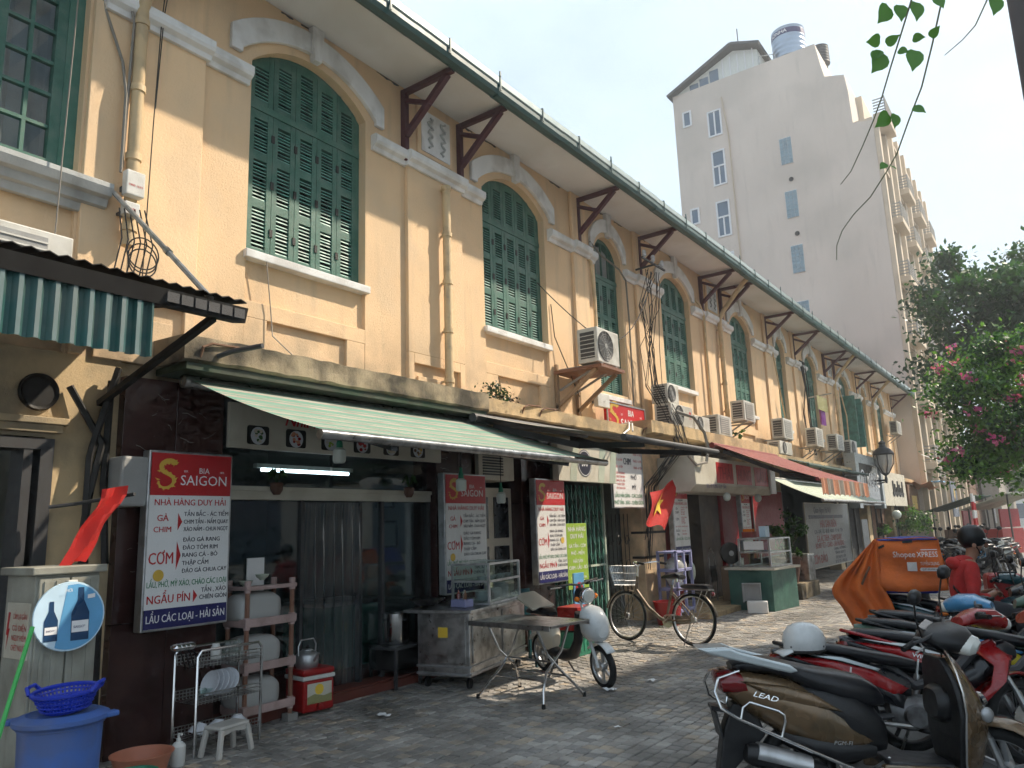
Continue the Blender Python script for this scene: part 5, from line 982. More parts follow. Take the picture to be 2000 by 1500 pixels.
t = thing('low_stool', 'small grey plastic stool in front of the wire rack', 'stool', (.70, 3.62, 0), .15); m = MB(); m.prism([(-.09, -.14), (.09, -.14), (.09, .14), (-.09, .14)], 'z', .185, .215); m.build('seat', 'stool_grey', t, bev=.02)
for sx_ in (-1, 1):
    for sy in (-1, 1): m = MB(); m.bar((sx_*.075, sy*.12, .19), (sx_*.095, sy*.155, 0), .035); m.build('leg', 'stool_grey', t, bev=.008)
for sx_ in (-1, 1): m = MB(); m.prism([(-.13, .19), (.13, .19), (.10, .15), (.0, .165), (-.10, .15)], 'x', sx_*.07-.01, sx_*.07+.01); m.build('apron', 'stool_grey', t)
# four-tier plastic shelf with food domes
t = thing('plastic_shelf', 'tall pinkish plastic shelf with brown posts beside the menu box', 'shelf', (.02, 4.06, 0))
for x in (0, .26):
    for y in (0, .46):
        m = MB(); m.tube([(x, y, .05), (x, y, 1.16)], .02, 8); m.build('post', 'rack_wood', t, smooth=True); m = MB(); m.cbox((x, y, .03), (.09, .10, .06)); m.build('foot_block', 'kerb', t)
for z in (.12, .46, .82, 1.12):
    m = MB(); m.box(-.03, .29, -.03, .49, z, z+.02); m.box(.27, .292, -.032, .492, z+.01, z+.07 if z < 1 else z+.035); m.box(-.032, .29, -.032, -.012, z+.01, z+.07 if z < 1 else z+.035); m.build('tray', 'rack_pink', t, bev=.006)
    for x in (0, .26):
        for y in (0, .46): m = MB(); m.lathe([(.028, z-.02), (.028, z+.08)], 10, (x, y, 0)); m.build('collar', 'rack_pink', t)
for i, z in enumerate((.14, .48, .84)):
    t = thing('food_dome', ('cloudy plastic food dome on the lowest tier of the tall shelf', 'cloudy plastic food cover on the second tier of the tall shelf', 'cloudy plastic food cover on the third tier of the tall shelf')[i], 'food cover', (.13, 4.22, z), 0, 'food covers on the tall shelf'); m = MB(); m.sx([(-.12, .12, .20, .12), (-.06, .13, .22, .13), (.06, .13, .22, .13), (.13, .12, .20, .12), (.145, .11, .15, .09)], 20, 3.4); m.build('dome', 'dome', t, smooth=True, ang=60)
for i, (y, x) in enumerate(((4.14, .14), (4.26, .2))): bowl('%s pale green bowl on top of the tall shelf' % ('lower', 'upper')[i], (x, y, 1.145+.05*i), .06, .05, 0, 'awn_pale', 'bowls on the tall shelf top')
t = thing('cooler_box', 'red drink cooler with white lid band below the kettle', 'cooler', (.20, 4.80, 0), -.12); m = MB(); m.box(-.15, .15, -.16, .16, .03, .30); m.build('cooler_body', 'cooler_red', t, bev=.02); m = MB(); m.box(-.157, .157, -.167, .167, .30, .335); m.build('white_band', 'white_plastic', t, bev=.008); m = MB(); m.box(-.155, .155, -.165, .165, .335, .39); m.build('cooler_lid', 'cooler_red', t, bev=.02)
m = MB(); m.box(.15, .153, -.12, .13, .10, .27); pr_ = m.build('printed_panel', 'cream_board', t); m = MB(); m.disc((.155, .0, .215), .045); m.build('orange_print', 'star', pr_, fix=False); m = MB(); m.add([(.1545, -.12, .10), (.1545, .13, .10), (.1545, .13, .17), (.1545, .05, .155), (.1545, -.05, .18), (.1545, -.12, .16)], [tuple(range(6))]); m.build('field_print', 'olive_cloth', pr_, fix=False)
m = MB(); m.lathe([(.03, 0), (.03, .03), (.015, .035)], 10, (.15, .0, .07), (1, 0, 0)); m.build('tap', 'cooler_red', t)
t = thing('kettle', 'round aluminium kettle with hooped handle on the red cooler', 'kettle', (.18, 4.78, .39)); m = MB(); m.lathe([(.001, 0), (.095, 0), (.105, .02), (.105, .10), (.08, .135), (.05, .145), (.045, .155), (.001, .165)], 24); m.build('kettle_body', 'alu', t, smooth=True); m = MB(); m.tube([(0, -.095, .10), (0, -.10, .19), (0, -.07, .24), (0, .07, .24), (0, .10, .19), (0, .095, .10)], .007, 6); m.build('handle', 'alu', t, smooth=True); m = MB(); m.ell((0, 0, .175), .014, 8, 6); m.build('knob', 'black', t); m = MB(); m.tube([(.09, 0, .06), (.14, 0, .11), (.16, 0, .13)], [.018, .012, .01], 8); m.build('spout', 'alu', t, smooth=True)
# ================================================================== FOOD CART
t = thing('food_cart', 'stainless steel street food cart with glass display case', 'food cart', (.50, 6.82, 0), .22)
m = MB(); m.box(-.30, .30, -.72, .72, .12, .74); m.build('cart_body', 'steel', t, bev=.008); m = MB(); m.box(-.42, .36, -.80, .78, .74, .775); m.build('counter_top', 'steel', t, bev=.006)
for q in ((-.72, -.02), (.02, .72)): m = MB(); m.box(.302, .312, q[0]+.05, q[1]-.02, .25, .70); m.build('side_panel', 'steel', t, bev=.004)
m = MB(); m.box(-.26, .26, -.735, -.722, .25, .70); m.build('end_panel', 'steel', t, bev=.004)
for z in (.14, .21): m = MB(); m.box(-.31, .318, -.73, .73, z, z+.02); m.build('base_rail', 'alu', t)
m = MB(); m.box(-.05, .06, -.738, -.736, .50, .60); m.build('yellow_sticker', 'star', t)
for x in (-.24, .24):
    for y in (-.62, .62): m = MB(); m.lathe([(.05, -.015), (.05, .015)], 14, (x, y, .05), (1, 0, 0)); m.bar((x, y, .05), (x, y, .14), .03); m.build('castor', 'rubber', t)
c0 = dict(x0=-.10, x1=.33, y0=-.30, y1=.52, z0=.78, z1=1.20); m = MB()
for x in (c0['x0'], c0['x1']):
    for y in (c0['y0'], c0['y1']): m.box(x-.012, x+.012, y-.012, y+.012, .776, 1.20)
    for z in (.79, 1.02, 1.20): m.box(x-.0115, x+.0115, c0['y0'], c0['y1'], z-.011, z+.011)
for y in (c0['y0'], c0['y1']):
    for z in (.79, 1.02, 1.20): m.box(c0['x0'], c0['x1'], y-.0113, y+.0113, z-.0108, z+.0108)
cs = m.build('display_frame', 'alu', t)
for q in ((c0['x1'], c0['x1']+.004, c0['y0']+.012, c0['y1']-.012), (c0['x0']+.012, c0['x1']-.012, c0['y0']-.002, c0['y0']+.002), (c0['x0']+.012, c0['x1']-.012, c0['y1']-.002, c0['y1']+.002)): m = MB(); m.box(q[0], q[1], q[2], q[3], .80, 1.19); m.build('pane', 'case_glass', cs)
m = MB(); m.box(c0['x0'], c0['x1'], c0['y0'], c0['y1'], 1.012, 1.016); m.box(c0['x0'], c0['x1'], c0['y0'], c0['y1'], 1.20, 1.206); m.build('glass_shelf', 'case_glass', cs)
ct = Matrix.Translation((.50, 6.82, 0)) @ Matrix.Rotation(.22, 4, 'Z')
def oncart(x, y, z): return tuple(ct @ V((x, y, z)))
for i, (x, y, n_) in enumerate(((.20, -.18, 7), (.22, .06, 8), (.20, .30, 12))):
    for k_ in range(n_): plate('%s plate from the bottom of the %s plate stack in the cart display case' % (ORD[k_], ('left', 'middle', 'right')[i]), oncart(x, y, .80+k_*.013), .09, 0, 0, 0, 'porcelain', ('left plate stack in the cart', 'middle plate stack in the cart', 'right plate stack in the cart')[i])
for i in range(6): bowl('%s small bowl from the near end on the upper shelf of the cart case' % ORD[i], oncart(.20+.02*(i % 2), -.2+i*.13, 1.02+.0), .05, .045, 0, 'porcelain', 'bowls on the cart shelf')
t = thing('wok', 'blackened steel wok on the near end of the cart', 'wok', oncart(-.25, -.60, .80)); m = MB(); m.lathe([(.06, 0), (.12, .02), (.19, .07), (.195, .07), (.12, .03), (.001, .015)], 24); m.build('pan', 'steel', t, smooth=True); m = MB(); m.tube([(.19, 0, .07), (.23, 0, .085), (.19, .04, .07)], .007, 5); m.build('handle', 'dark_grey', t)
t = thing('sauce_tray', 'small lilac plastic tray with bottles on the cart', 'tray', oncart(.12, -.52, .78)); m = MB(); m.prism([(-.10, -.07), (.10, -.07), (.10, .07), (-.10, .07)], 'z', 0, .08); m.build('tray_box', 'violet', t, bev=.01)
for i in range(4): m = MB(); m.lathe([(.02, .05), (.02, .13), (.008, .15), (.008, .17)], 8, (-.06+.04*i, .02*(-1)**i, 0)); m.build('sauce_bottle', ('cooler_red', 'case_glass', 'white_plastic', 'rust')[i], t, smooth=True)
t = thing('stock_pot', 'tall shiny steel stock pot on a dark stove left of the cart', 'pot', (.05, 6.05, .42)); m = MB(); m.lathe([(.001, 0), (.14, 0), (.145, .01), (.145, .30), (.152, .30), (.152, .31), (.135, .305), (.135, .05), (.001, .04)], 26); m.build('pot_body', 'chrome', t, smooth=True)
for s_ in (-1, 1): m = MB(); m.tube([(s_*.14, -.04, .24), (s_*.18, -.03, .25), (s_*.18, .03, .25), (s_*.14, .04, .24)], .007, 6); m.build('handle', 'chrome', t)
t = thing('stove_stand', 'dark iron stove stand under the stock pot', 'stove', (.05, 6.05, 0)); m = MB(); m.box(-.20, .20, -.20, .20, .38, .415); m.build('stove_top', 'dark_grey', t, bev=.008)
m = MB(); m.box(-.19, .17, -.19, .19, .18, .378); m.build('stove_box', 'black', t)
for x in (-.18, .18):
    for y in (-.18, .18): m = MB(); m.bar((x, y, 0), (x, y, .38), .03); m.build('leg', 'dark_grey', t)
# folding steel table
t = thing('folding_table', 'folding stainless table with crossed tube legs in front of the cart', 'table', (1.66, 6.20, 0), -.10); m = MB(); m.box(-.50, .50, -.30, .30, .675, .70); m.box(-.505, .505, -.305, -.295, .655, .702); m.box(-.505, .505, .295, .305, .655, .702); m.build('table_top', 'steel', t, bev=.004)
for s_ in (-1, 1):
    for d in (-1, 1):
        m = MB(); m.tube([(s_*.30, -d*.24, .66), (s_*.30, -d*.10, .42), (s_*.28, d*.10, .26), (s_*.34, d*.22, .13), (s_*.40, d*.30, .015)], .0125, 8); m.build('leg', 'chrome', t, smooth=True); m = MB(); m.lathe([(.017, 0), (.017, .04)], 8, (s_*.40, d*.30, 0)); m.build('rubber_foot', 'rubber', t)
for d, z in ((-.16, .20), (.16, .20), (0, .34)): m = MB(); m.tube([(-.30, d, z), (.30, d, z)], .010, 7); m.build('cross_bar', 'chrome', t, smooth=True)
t = thing('plastic_chair', 'stacked teal plastic chair behind the moped', 'chair', (.62, 7.75, 0)); m = MB(); m.grid([[(-.18+.03*cos(u), -.20+.4*u/6, .42+v_*.07) for u in range(7)] for v_ in range(7)]); m.build('backrest', 'teal_paint', t, thick=.012); m = MB(); m.box(-.18, .2, -.2, .2, .40, .43); m.build('seat', 'teal_paint', t, bev=.01)
for x in (-.16, .18):
    for y in (-.18, .18): m = MB(); m.bar((x, y, 0), (x*.9, y*.9, .41), .03); m.build('leg', 'teal_paint', t)
t = thing('drink_crate', 'red soft-drink crate stacked on a green one behind the moped', 'crate', (.75, 8.55, 0)); 
for z, mt in ((0, 'teal_plastic'), (.30, 'cooler_red')):
    m = MB(); m.box(-.15, .15, -.2, .2, z, z+.28); cr = m.build('crate_box', mt, t, bev=.01)
    for i in range(4): m = MB(); m.box(.15, .158, -.17+i*.09, -.11+i*.09, z+.05, z+.23); m.build('rib', mt, cr)
t, w, h = board('drink_board', 'tall cola advert board leaning behind the moped', 'sign', .50, 8.95, 9.22, .15, .95, 'poster_blue', .02); m = MB()
m.disc((.003, 0, .58), .10); m.build('red_half', 'sign_red', t, fix=False); m = MB(); m.add([(.005, -.10, .56), (.005, .0, .60), (.005, .10, .59), (.005, .10, .54), (.005, .0, .55), (.005, -.10, .53)], [tuple(range(6))]); m.build('white_wave', 'print_white', t, fix=False); m = MB(); m.add([(.004, -.1, .50), (.004, .0, .53), (.004, .1, .55), (.004, .07, .50), (.004, 0, .475), (.004, -.07, .49)], [tuple(range(6))]); m.build('blue_half', 'sign_navy', t, fix=False); m = MB(); m.add([(.002, -.13, 0), (.002, .13, 0), (.002, .13, .2), (.002, -.13, .35)], [(0, 1, 2, 3)]); m.build('lime_print', 'lime', t, fix=False)
# litter
for i, (x, y, l) in enumerate(((.95, 4.98, 'scrap of white tissue on the shaded paving before the cart'), (2.18, 6.78, 'scrap of white tissue beside the moped front wheel'), (1.10, 9.42, 'crumpled plastic bag under the bicycle front wheel'), (2.35, 7.35, 'small white paper scrap in the middle of the paving'), (2.9, 5.6, 'tiny white scrap on the shaded paving'))):
    t = thing('litter', l, 'litter'); t.location = (x, y, 0); m = MB(); q = random.Random(i); s_ = .03+.02*(i == 2)+.01*(i < 2)-.015*(i > 3)
    m.grid([[(s_*(u-2)*.7+q.uniform(-.01, .01), s_*(v_-1.5)*.7+q.uniform(-.01, .01), .008+q.uniform(0, s_*.8)) for v_ in range(4)] for u in range(5)]); m.build('scrap', 'print_white' if i != 2 else 'awn_white', t)
# ================================================================== NUMBER 17 AND BEYOND
t = thing('national_flag', 'red flag with yellow star hanging on the yellow street pier', 'flag', (.42, 11.75, 1.45)); m = MB(); m.tube([(-.3, .75, .55), (.1, .95, .95)], .015, 6); m.build('flag_pole', 'rack_wood', t)
def flagpt(u, v_):
    A, B_, C_, D_ = (.98, .92), (-.36, .62), (-.50, .12), (.36, .02); top = [B_[k]+(A[k]-B_[k])*v_ for k in (0, 1)]; bot = [C_[k]+(D_[k]-C_[k])*v_ for k in (0, 1)]
    return (.05*sin(u*4+v_*6)+.10*(1-v_), top[0]+(bot[0]-top[0])*u, top[1]+(bot[1]-top[1])*u-.05*sin(pi*v_)*(1-u)-.03*sin(v_*9)*u)
m = MB(); m.grid([[flagpt(i/10, j/12) for j in range(13)] for i in range(11)]); m.build('cloth', 'red_cloth', t, smooth=True)
m = MB(); st = [(cos(pi/2+k_*pi/5)*(.40 if k_ % 2 == 0 else .165), sin(pi/2+k_*pi/5)*(.40 if k_ % 2 == 0 else .165)) for k_ in range(10)]; R_ = [V(flagpt(.46, .44))+V((.02, 0, 0))]
for f_ in (.5, 1): R_ += [V(flagpt(.46-s_[1]*f_*.85, .44+s_[0]*f_*.52))+V((.02, 0, 0)) for s_ in st]
m.add(R_, [(0, k_+1, (k_+1) % 10+1) for k_ in range(10)]+[(k_+1, k_+11, (k_+1) % 10+11, (k_+1) % 10+1) for k_ in range(10)]); m.build('star', 'star', t, fix=False)
t = thing('lilac_shelf', 'lilac plastic shelf with a food dome beside the yellow pier', 'shelf', (.34, 11.9, 0))
for x in (0, .32):
    for y in (0, .30, .60): m = MB(); m.bar((x, y, 0), (x, y, 1.12), .04); m.build('post', 'violet', t)
for z in (.14, .48, .78, 1.08): m = MB(); m.box(-.02, .34, -.02, .62, z, z+.05 if z < 1 else z+.03); m.build('tray', 'violet', t, bev=.006)
t = thing('food_dome', 'cloudy plastic food cover on the lilac shelf', 'food cover', (.52, 12.2, .83)); m = MB(); m.ell((0, 0, .02), (.16, .26, .17), 20, 12); m.build('dome', 'dome', t, smooth=True)
t = thing('red_bucket', 'red plastic tub on the ground behind the bicycle', 'tub', (.62, 11.55, 0)); m = MB(); m.lathe([(.17, 0), (.22, .33), (.23, .33), (.23, .36), (.2, .36), (.16, .05), (.001, .04)], 24); m.build('tub', 'cooler_red', t, smooth=True)
t = thing('dish_drainer', 'white plastic basin in the lower lilac shelf', 'basin', (.5, 12.2, .53)); m = MB(); m.lathe([(.1, 0), (.17, .14), (.18, .14), (.001, .02)], 20); m.build('bowl', 'white_plastic', t, smooth=True)
t = thing('box_bag', 'pale green bag hanging from the lilac shelf', 'bag', (.62, 12.60, .75)); m = MB(); m.ell((0, 0, 0), (.06, .09, .16), 12, 8); m.build('bag', 'awn_pale', t, smooth=True)
t = thing('metal_chair', 'folded metal chair in the doorway of number 17', 'chair', (.25, 14.2, 0)); m = MB(); m.tube([(0, 0, 0), (.05, .02, .5), (.02, .06, .95), (.02, .2, 1.08), (.02, .34, .95), (.05, .36, .5), (0, .4, 0)], .012, 6); m.build('chair_frame', 'steel', t, smooth=True); m = MB(); m.box(.02, .05, .06, .34, .45, .75); m.build('seat', 'black', t)
t = thing('carton', 'tall brown carton with a steel pot on it at number 17', 'carton', (.62, 14.75, 0)); m = MB(); m.box(-.22, .22, -.25, .25, .09, .72); m.build('carton_box', 'cardboard', t, bev=.006); m = MB(); m.lathe([(.15, .72), (.15, .86), (.16, .87), (.001, .84)], 18); m.build('pot', 'steel', t, smooth=True)
t = thing('display_counter', 'dark green counter with glass display case at number 17', 'counter', (1.25, 14.35, 0), -.12); m = MB(); m.box(-.40, .42, -.55, .50, 0, .70); m.build('counter_body', 'counter_green', t, bev=.006); m = MB(); m.box(-.45, .50, -.60, .55, .70, .74); m.build('counter_top', 'cream_board', t, bev=.006); m = MB()
x0, x1, y0, y1 = -.20, .38, -.45, .42
for x in (x0, x1):
    for y in (y0, y1): m.box(x-.015, x+.015, y-.015, y+.015, .74, 1.24)
    for z in (.76, 1.0, 1.24): m.box(x-.0145, x+.0145, y0, y1, z-.013, z+.013)
for y in (y0, y1):
    for z in (.76, 1.0, 1.24): m.box(x0, x1, y-.0143, y+.0143, z-.0126, z+.0126)
cs = m.build('display_frame', 'alu', t); m = MB(); m.box(x1, x1+.004, y0, y1, .77, 1.23); m.build('pane', 'case_glass', cs); m = MB(); m.box(x0, x1, y0-.004, y0, .77, 1.23); m.build('pane', 'case_glass', cs); m = MB(); m.box(x0, x1, y0, y1, .995, .999); m.build('glass_shelf', 'case_glass', cs); m = MB(); m.box(x0+.1, x1-.1, y0-.008, y0-.005, 1.05, 1.2); m.build('price_sheet', 'sign_white', cs)
t = thing('napkin_box', 'bright orange plastic box on top of the glass display case', 'box', (1.15, 14.1, 1.26)); m = MB(); m.box(-.1, .1, -.12, .12, 0, .11); m.build('box', 'awn_red', t, bev=.01); m = MB(); m.box(-.08, .08, -.09, .09, .11, .16); m.build('napkins', 'orange_lens', t)
t = thing('napkin_pack', 'pale blue pack beside the orange box on the display case', 'pack', (1.35, 14.35, 1.26)); m = MB(); m.box(-.06, .06, -.12, .12, 0, .2); m.build('pack', 'poster_light', t, bev=.01)
t = thing('floor_fan', 'black round fan beside the display case', 'fan', (.80, 14.0, .74)); m = MB(); m.lathe([(.001, -.04), (.18, -.03), (.2, 0), (.19, .04), (.001, .05)], 22, (0, 0, .25), (.7, -.7, 0)); m.build('fan_cage', 'black', t, smooth=True); m = MB(); m.lathe([(.001, .06), (.05, .055)], 12, (0, 0, .25), (.7, -.7, 0)); m.bar((0, 0, 0), (0, 0, .2), .04); m.build('fan_stand', 'ac_grey', t)
t = thing('foam_box', 'white polystyrene box on the paving before the green counter', 'box', (1.40, 13.48, 0), .3); m = MB(); m.box(-.17, .17, -.11, .11, 0, .20); m.build('box', 'foam', t, bev=.015)
t = thing('grey_crate', 'grey plastic crate standing upright behind the foam box', 'crate', (1.25, 13.68, .0), .3); m = MB(); m.box(-.14, .14, -.02, .02, .18, .46); m.build('crate_floor', 'ac_grey', t); m = MB(); 
for q in ((-.16, -.13, .16, .48), (.13, .16, .16, .48), (-.16, .16, .46, .485)): m.box(q[0], q[1], -.07, .05, q[2], q[3])
m.build('crate_rim', 'ac_grey', t, bev=.006)
def leaves(m, c, r, n, size, mats=3, sq=1.0, seed=1, clump=26, fill=.35):
    """leaf-sized faces gathered in clumps round the crown's volume, gaps between the clumps"""
    q = random.Random(seed); c = V(c); cl = []
    for _ in range(clump):
        while True:
            d = V((q.gauss(0, 1), q.gauss(0, 1), q.gauss(0, 1)*sq)).normalized()
            if d.z > -.75: break
        rr = q.uniform(fill, 1); cl.append((c+V((d.x*r[0]*rr, d.y*r[1]*rr, d.z*r[2]*rr)), q.uniform(.5, 1.2)*.30*max(r)*(1.15-.35*rr), q.randrange(mats)))
    for _ in range(n):
        cc, cr, mm = q.choice(cl); p = cc+V((q.gauss(0, .5), q.gauss(0, .5), q.gauss(0, .38)))*cr; s_ = size*q.uniform(.55, 1.25)
        nrm = (V((q.gauss(0, .7), q.gauss(0, .7), q.gauss(.55, .5)))).normalized(); u = nrm.cross(V((q.gauss(0, 1), q.gauss(0, 1), q.gauss(0, 1)))).normalized(); w = nrm.cross(u)
        m.cm = mm if q.random() < .7 else q.randrange(mats)
        m.add([p-u*s_*.5, p+w*s_*.28-nrm*s_*.05, p+u*s_*.5-nrm*s_*.14, p-w*s_*.28-nrm*s_*.05], [(0, 1, 2, 3)])
    return cl
t = thing('potted_shrub', 'leafy shrub in a brown pot right of the green counter', 'plant', (1.15, 16.3, 0)); m = MB(); m.lathe([(.17, .30), (.25, .75), (.27, .75), (.27, .79), (.22, .78), (.001, .7)], 18); m.build('pot', 'terracotta', t, smooth=True); m = MB(); leaves(m, (0, 0, 1.22), (.42, .46, .50), 1500, .075, 3, 1, 4, 20, .2); m.build('foliage', ['leaf_bush', 'leaf_mid', 'leaf_light'], t, fix=False, kind='stuff'); m = MB()
for i in range(6): m.tube([(0, 0, .7), (.1*cos(i), .1*sin(i), 1.0), (.25*cos(i), .25*sin(i), 1.3)], .012, 5)
m.build('stem', 'bark', t)
t = thing('planter_box', 'grey concrete planter box with stamped marks under the potted shrub', 'planter', (1.15, 16.3, 0)); m = MB(); m.box(-.34, .34, -.4, .9, 0, .30); m.build('box', 'concrete', t, bev=.01); m = MB(); m.box(-.3, .3, .42, .88, .3, .85); m.build('metal_tin', 'steel', t, bev=.02)
t = thing('canopy_weeds', 'dark weeds growing on the concrete canopy edge', 'plant', (.32, 7.75, 3.14)); m = MB(); leaves(m, (0, -.15, .05), (.14, .5, .13), 420, .055, 2, 1, 9, 12, .3); m.build('foliage', ['leaf_dark', 'soil'], t, fix=False, kind='stuff'); m = MB(); m.tube([(0, -.1, 0), (.02, -.08, .2), (.0, -.1, .34)], .006, 5); m.build('stem', 'bark', t)
t = thing('canopy_weeds', 'small bright weed below the raised grille unit', 'plant', (.45, 16.0, 3.27)); m = MB(); leaves(m, (0, 0, .12), (.12, .16, .16), 160, .06, 2, 1, 3, 6, .2); m.build('foliage', ['leaf_light', 'leaf_mid'], t, fix=False, kind='stuff')
# street lantern on the wall
t = thing('street_lantern', 'old-style dark wall lantern on a scroll arm before the slanted sign', 'street lamp', (.95, 29.2, 2.75)); m = MB(); m.tube([(-.95, 0, .05), (0, 0, .05)], .035, 7); m.tube([(-.95, 0, -.3), (-.5, 0, -.1), (0, 0, .0)], .02, 6); m.build('arm', 'dark_grey', t, smooth=True)
m = MB(); m.lathe([(.03, -.05), (.05, .1), (.03, .2), (.10, .25), (.12, .30)], 10); m.lathe([(.33, .92), (.36, .96), (.25, 1.12), (.12, 1.2), (.10, 1.3), (.13, 1.34), (.05, 1.42), (.001, 1.45)], 14); m.build('cap', 'dark_grey', t, smooth=True)
for a in range(6): m = MB(); m.tube([(.11*cos(a*1.05), .11*sin(a*1.05), .28), (.30*cos(a*1.05), .30*sin(a*1.05), .62), (.33*cos(a*1.05), .33*sin(a*1.05), .95)], .018, 5); m.build('cage_bar', 'dark_grey', t)
m = MB(); m.lathe([(.10, .28), (.27, .62), (.30, .93)], 12); m.build('glass_globe', 'dome', t, smooth=True)
# ================================================================== TWO-WHEELERS (local axes: x forward, y left, z up; origin on the ground under the rear axle)
def wheel(t, name, x, r, w, spokes=5, rim='alu', y=0, tread=True, wire=False):
    rr = r*.70 if not wire else r*.93; tw = w/2; pf = []
    for k in range(13): a = -pi*.62+pi*1.24*k/12; pf.append((r-tw*.95+tw*cos(a)*.95, tw*sin(a)))
    m = MB(); m.lathe(pf+[(pf[-1][0]-.006, pf[-1][1]), (pf[0][0]-.006, pf[0][1]), pf[0]], 40, (x, y, r), (0, 1, 0)); o = m.build(name, 'rubber', t, smooth=True)
    m = MB(); rr = pf[0][0]-.002; rw = tw*.8
    m.lathe([(rr, -rw), (rr-.012, -rw), (rr-.022, -rw*.5), (rr-.022, rw*.5), (rr-.012, rw), (rr, rw), (rr+.003, 0), (rr, -rw)], 40, (x, y, r), (0, 1, 0)); m.lathe([(.001, -w*.5), (.035, -w*.5), (.045, -w*.2), (.045, w*.2), (.035, w*.5), (.001, w*.5)], 16, (x, y, r), (0, 1, 0))
    if wire:
        for k in range(spokes): a = 2*pi*k/spokes; b = a+.9*(-1)**k; sd = (-1)**(k//2); m.tube([(x+.03*cos(b), y+sd*.025, r+.03*sin(b)), (x+(rr-.02)*cos(a), y, r+(rr-.02)*sin(a))], .0014, 4)
    else:
        for k in range(spokes): a = 2*pi*k/spokes+.3; m.bar((x+.03*cos(a), y, r+.03*sin(a)), (x+(rr-.01)*cos(a+.12), y, r+(rr-.01)*sin(a+.12)), .026, .020, (0, 1, 0))
    m.build('rim', rim, o, smooth=True); return o
def mirror(t, x, y, z, out, h=.22, col='dark_plastic', face='mirror', rx=.0):
    m = MB(); m.tube([(x, y, z), (x-.02, y+out*.03, z+h*.5), (x-.01, y+out*.07, z+h)], .006, 6); o = m.build('mirror', col, t, smooth=True)
    m = MB(); m.sx([(x-.02, z+h+.04, .062, .040), (x, z+h+.04, .068, .046), (x+.025, z+h+.04, .055, .036), (x+.035, z+h+.04, .03, .02)], 14, 2.4, y+out*.09); m.build('mirror_shell', col, o, smooth=True)
    m = MB(); m.sx([(x-.024, z+h+.04, .055, .034), (x-.0225, z+h+.04, .056, .035)], 14, 2.4, y+out*.09); m.build('mirror_glass', face, o)
def handlebar(t, x, z, w=.33, drop=.03, back=.06, bare=True):
    for s in (-1, 1):
        m = MB(); m.tube([(x, 0, z), (x-.01, s*.10, z+.02), (x-back*.5, s*w*.65, z+.015-drop*.3), (x-back, s*(w-.10), z-drop*.5)], .011, 7); hb = m.build('handlebar', 'dark_grey', t, smooth=True)
        m = MB(); m.tube([(x-back*.95, s*(w-.12), z-drop*.5), (x-back-.02, s*w, z-drop)], .017, 8); m.build('grip', 'rubber', hb, smooth=True)
        m = MB(); m.tube([(x-back+.03, s*(w-.14), z-drop*.4), (x-back+.075, s*(w-.07), z-drop*.6), (x-back+.06, s*(w+.02), z-drop)], .0065, 6); m.build('brake_lever', 'alu', hb, smooth=True)
        m = MB(); m.cbox((x-back*.8, s*(w-.15), z-drop*.3), (.05, .05, .045)); m.build('switch_box', 'dark_plastic', hb, bev=.01)
def panel(t, name, pts, y, th, mt, bulge=.02, both=True, smooth=True, dome=None):
    """moulded side cowl: an outline (x, z) with a raised inner field, on one or both sides"""
    cx = sum(p[0] for p in pts)/len(pts); cz = sum(p[1] for p in pts)/len(pts)
    for s in ((-1, 1) if both else (-1,)):
        m = MB(); n = len(pts); R = []
        for f, yy in ((1, y-th), (1, y), (.90, y+bulge*.7), (.62, y+bulge)): R.append([(cx+(p[0]-cx)*f, s*(yy+(0 if not dome else dome(p[0], p[1]))), cz+(p[1]-cz)*f) for p in pts])
        m.loft(R); m.build(name, mt, t, smooth=smooth, ang=50)
def exhaust(t, x0, x1, z, y=-.16, r=.05, shield='alu'):
    m = MB(); m.tube([(x1+.45, -.05, z+.05), (x1+.25, y*.8, z-.03), (x1, y, z), ], .016, 8); m.build('exhaust_pipe', 'steel', t, smooth=True)
    m = MB(); m.tube([(x1+.02, y, z), (x1-.05, y, z), (x0+.05, y-.01, z+.09), (x0, y-.01, z+.10)], [r*.6, r, r*1.05, r*.8], 14); e = m.build('muffler', 'dark_plastic', t, smooth=True)
    m = MB(); m.tube([(x1-.08, y-.008, z+.03), (x0+.06, y-.018, z+.105)], [r*.92, r*1.02], 10); m.build('heat_shield', shield, e, smooth=True)
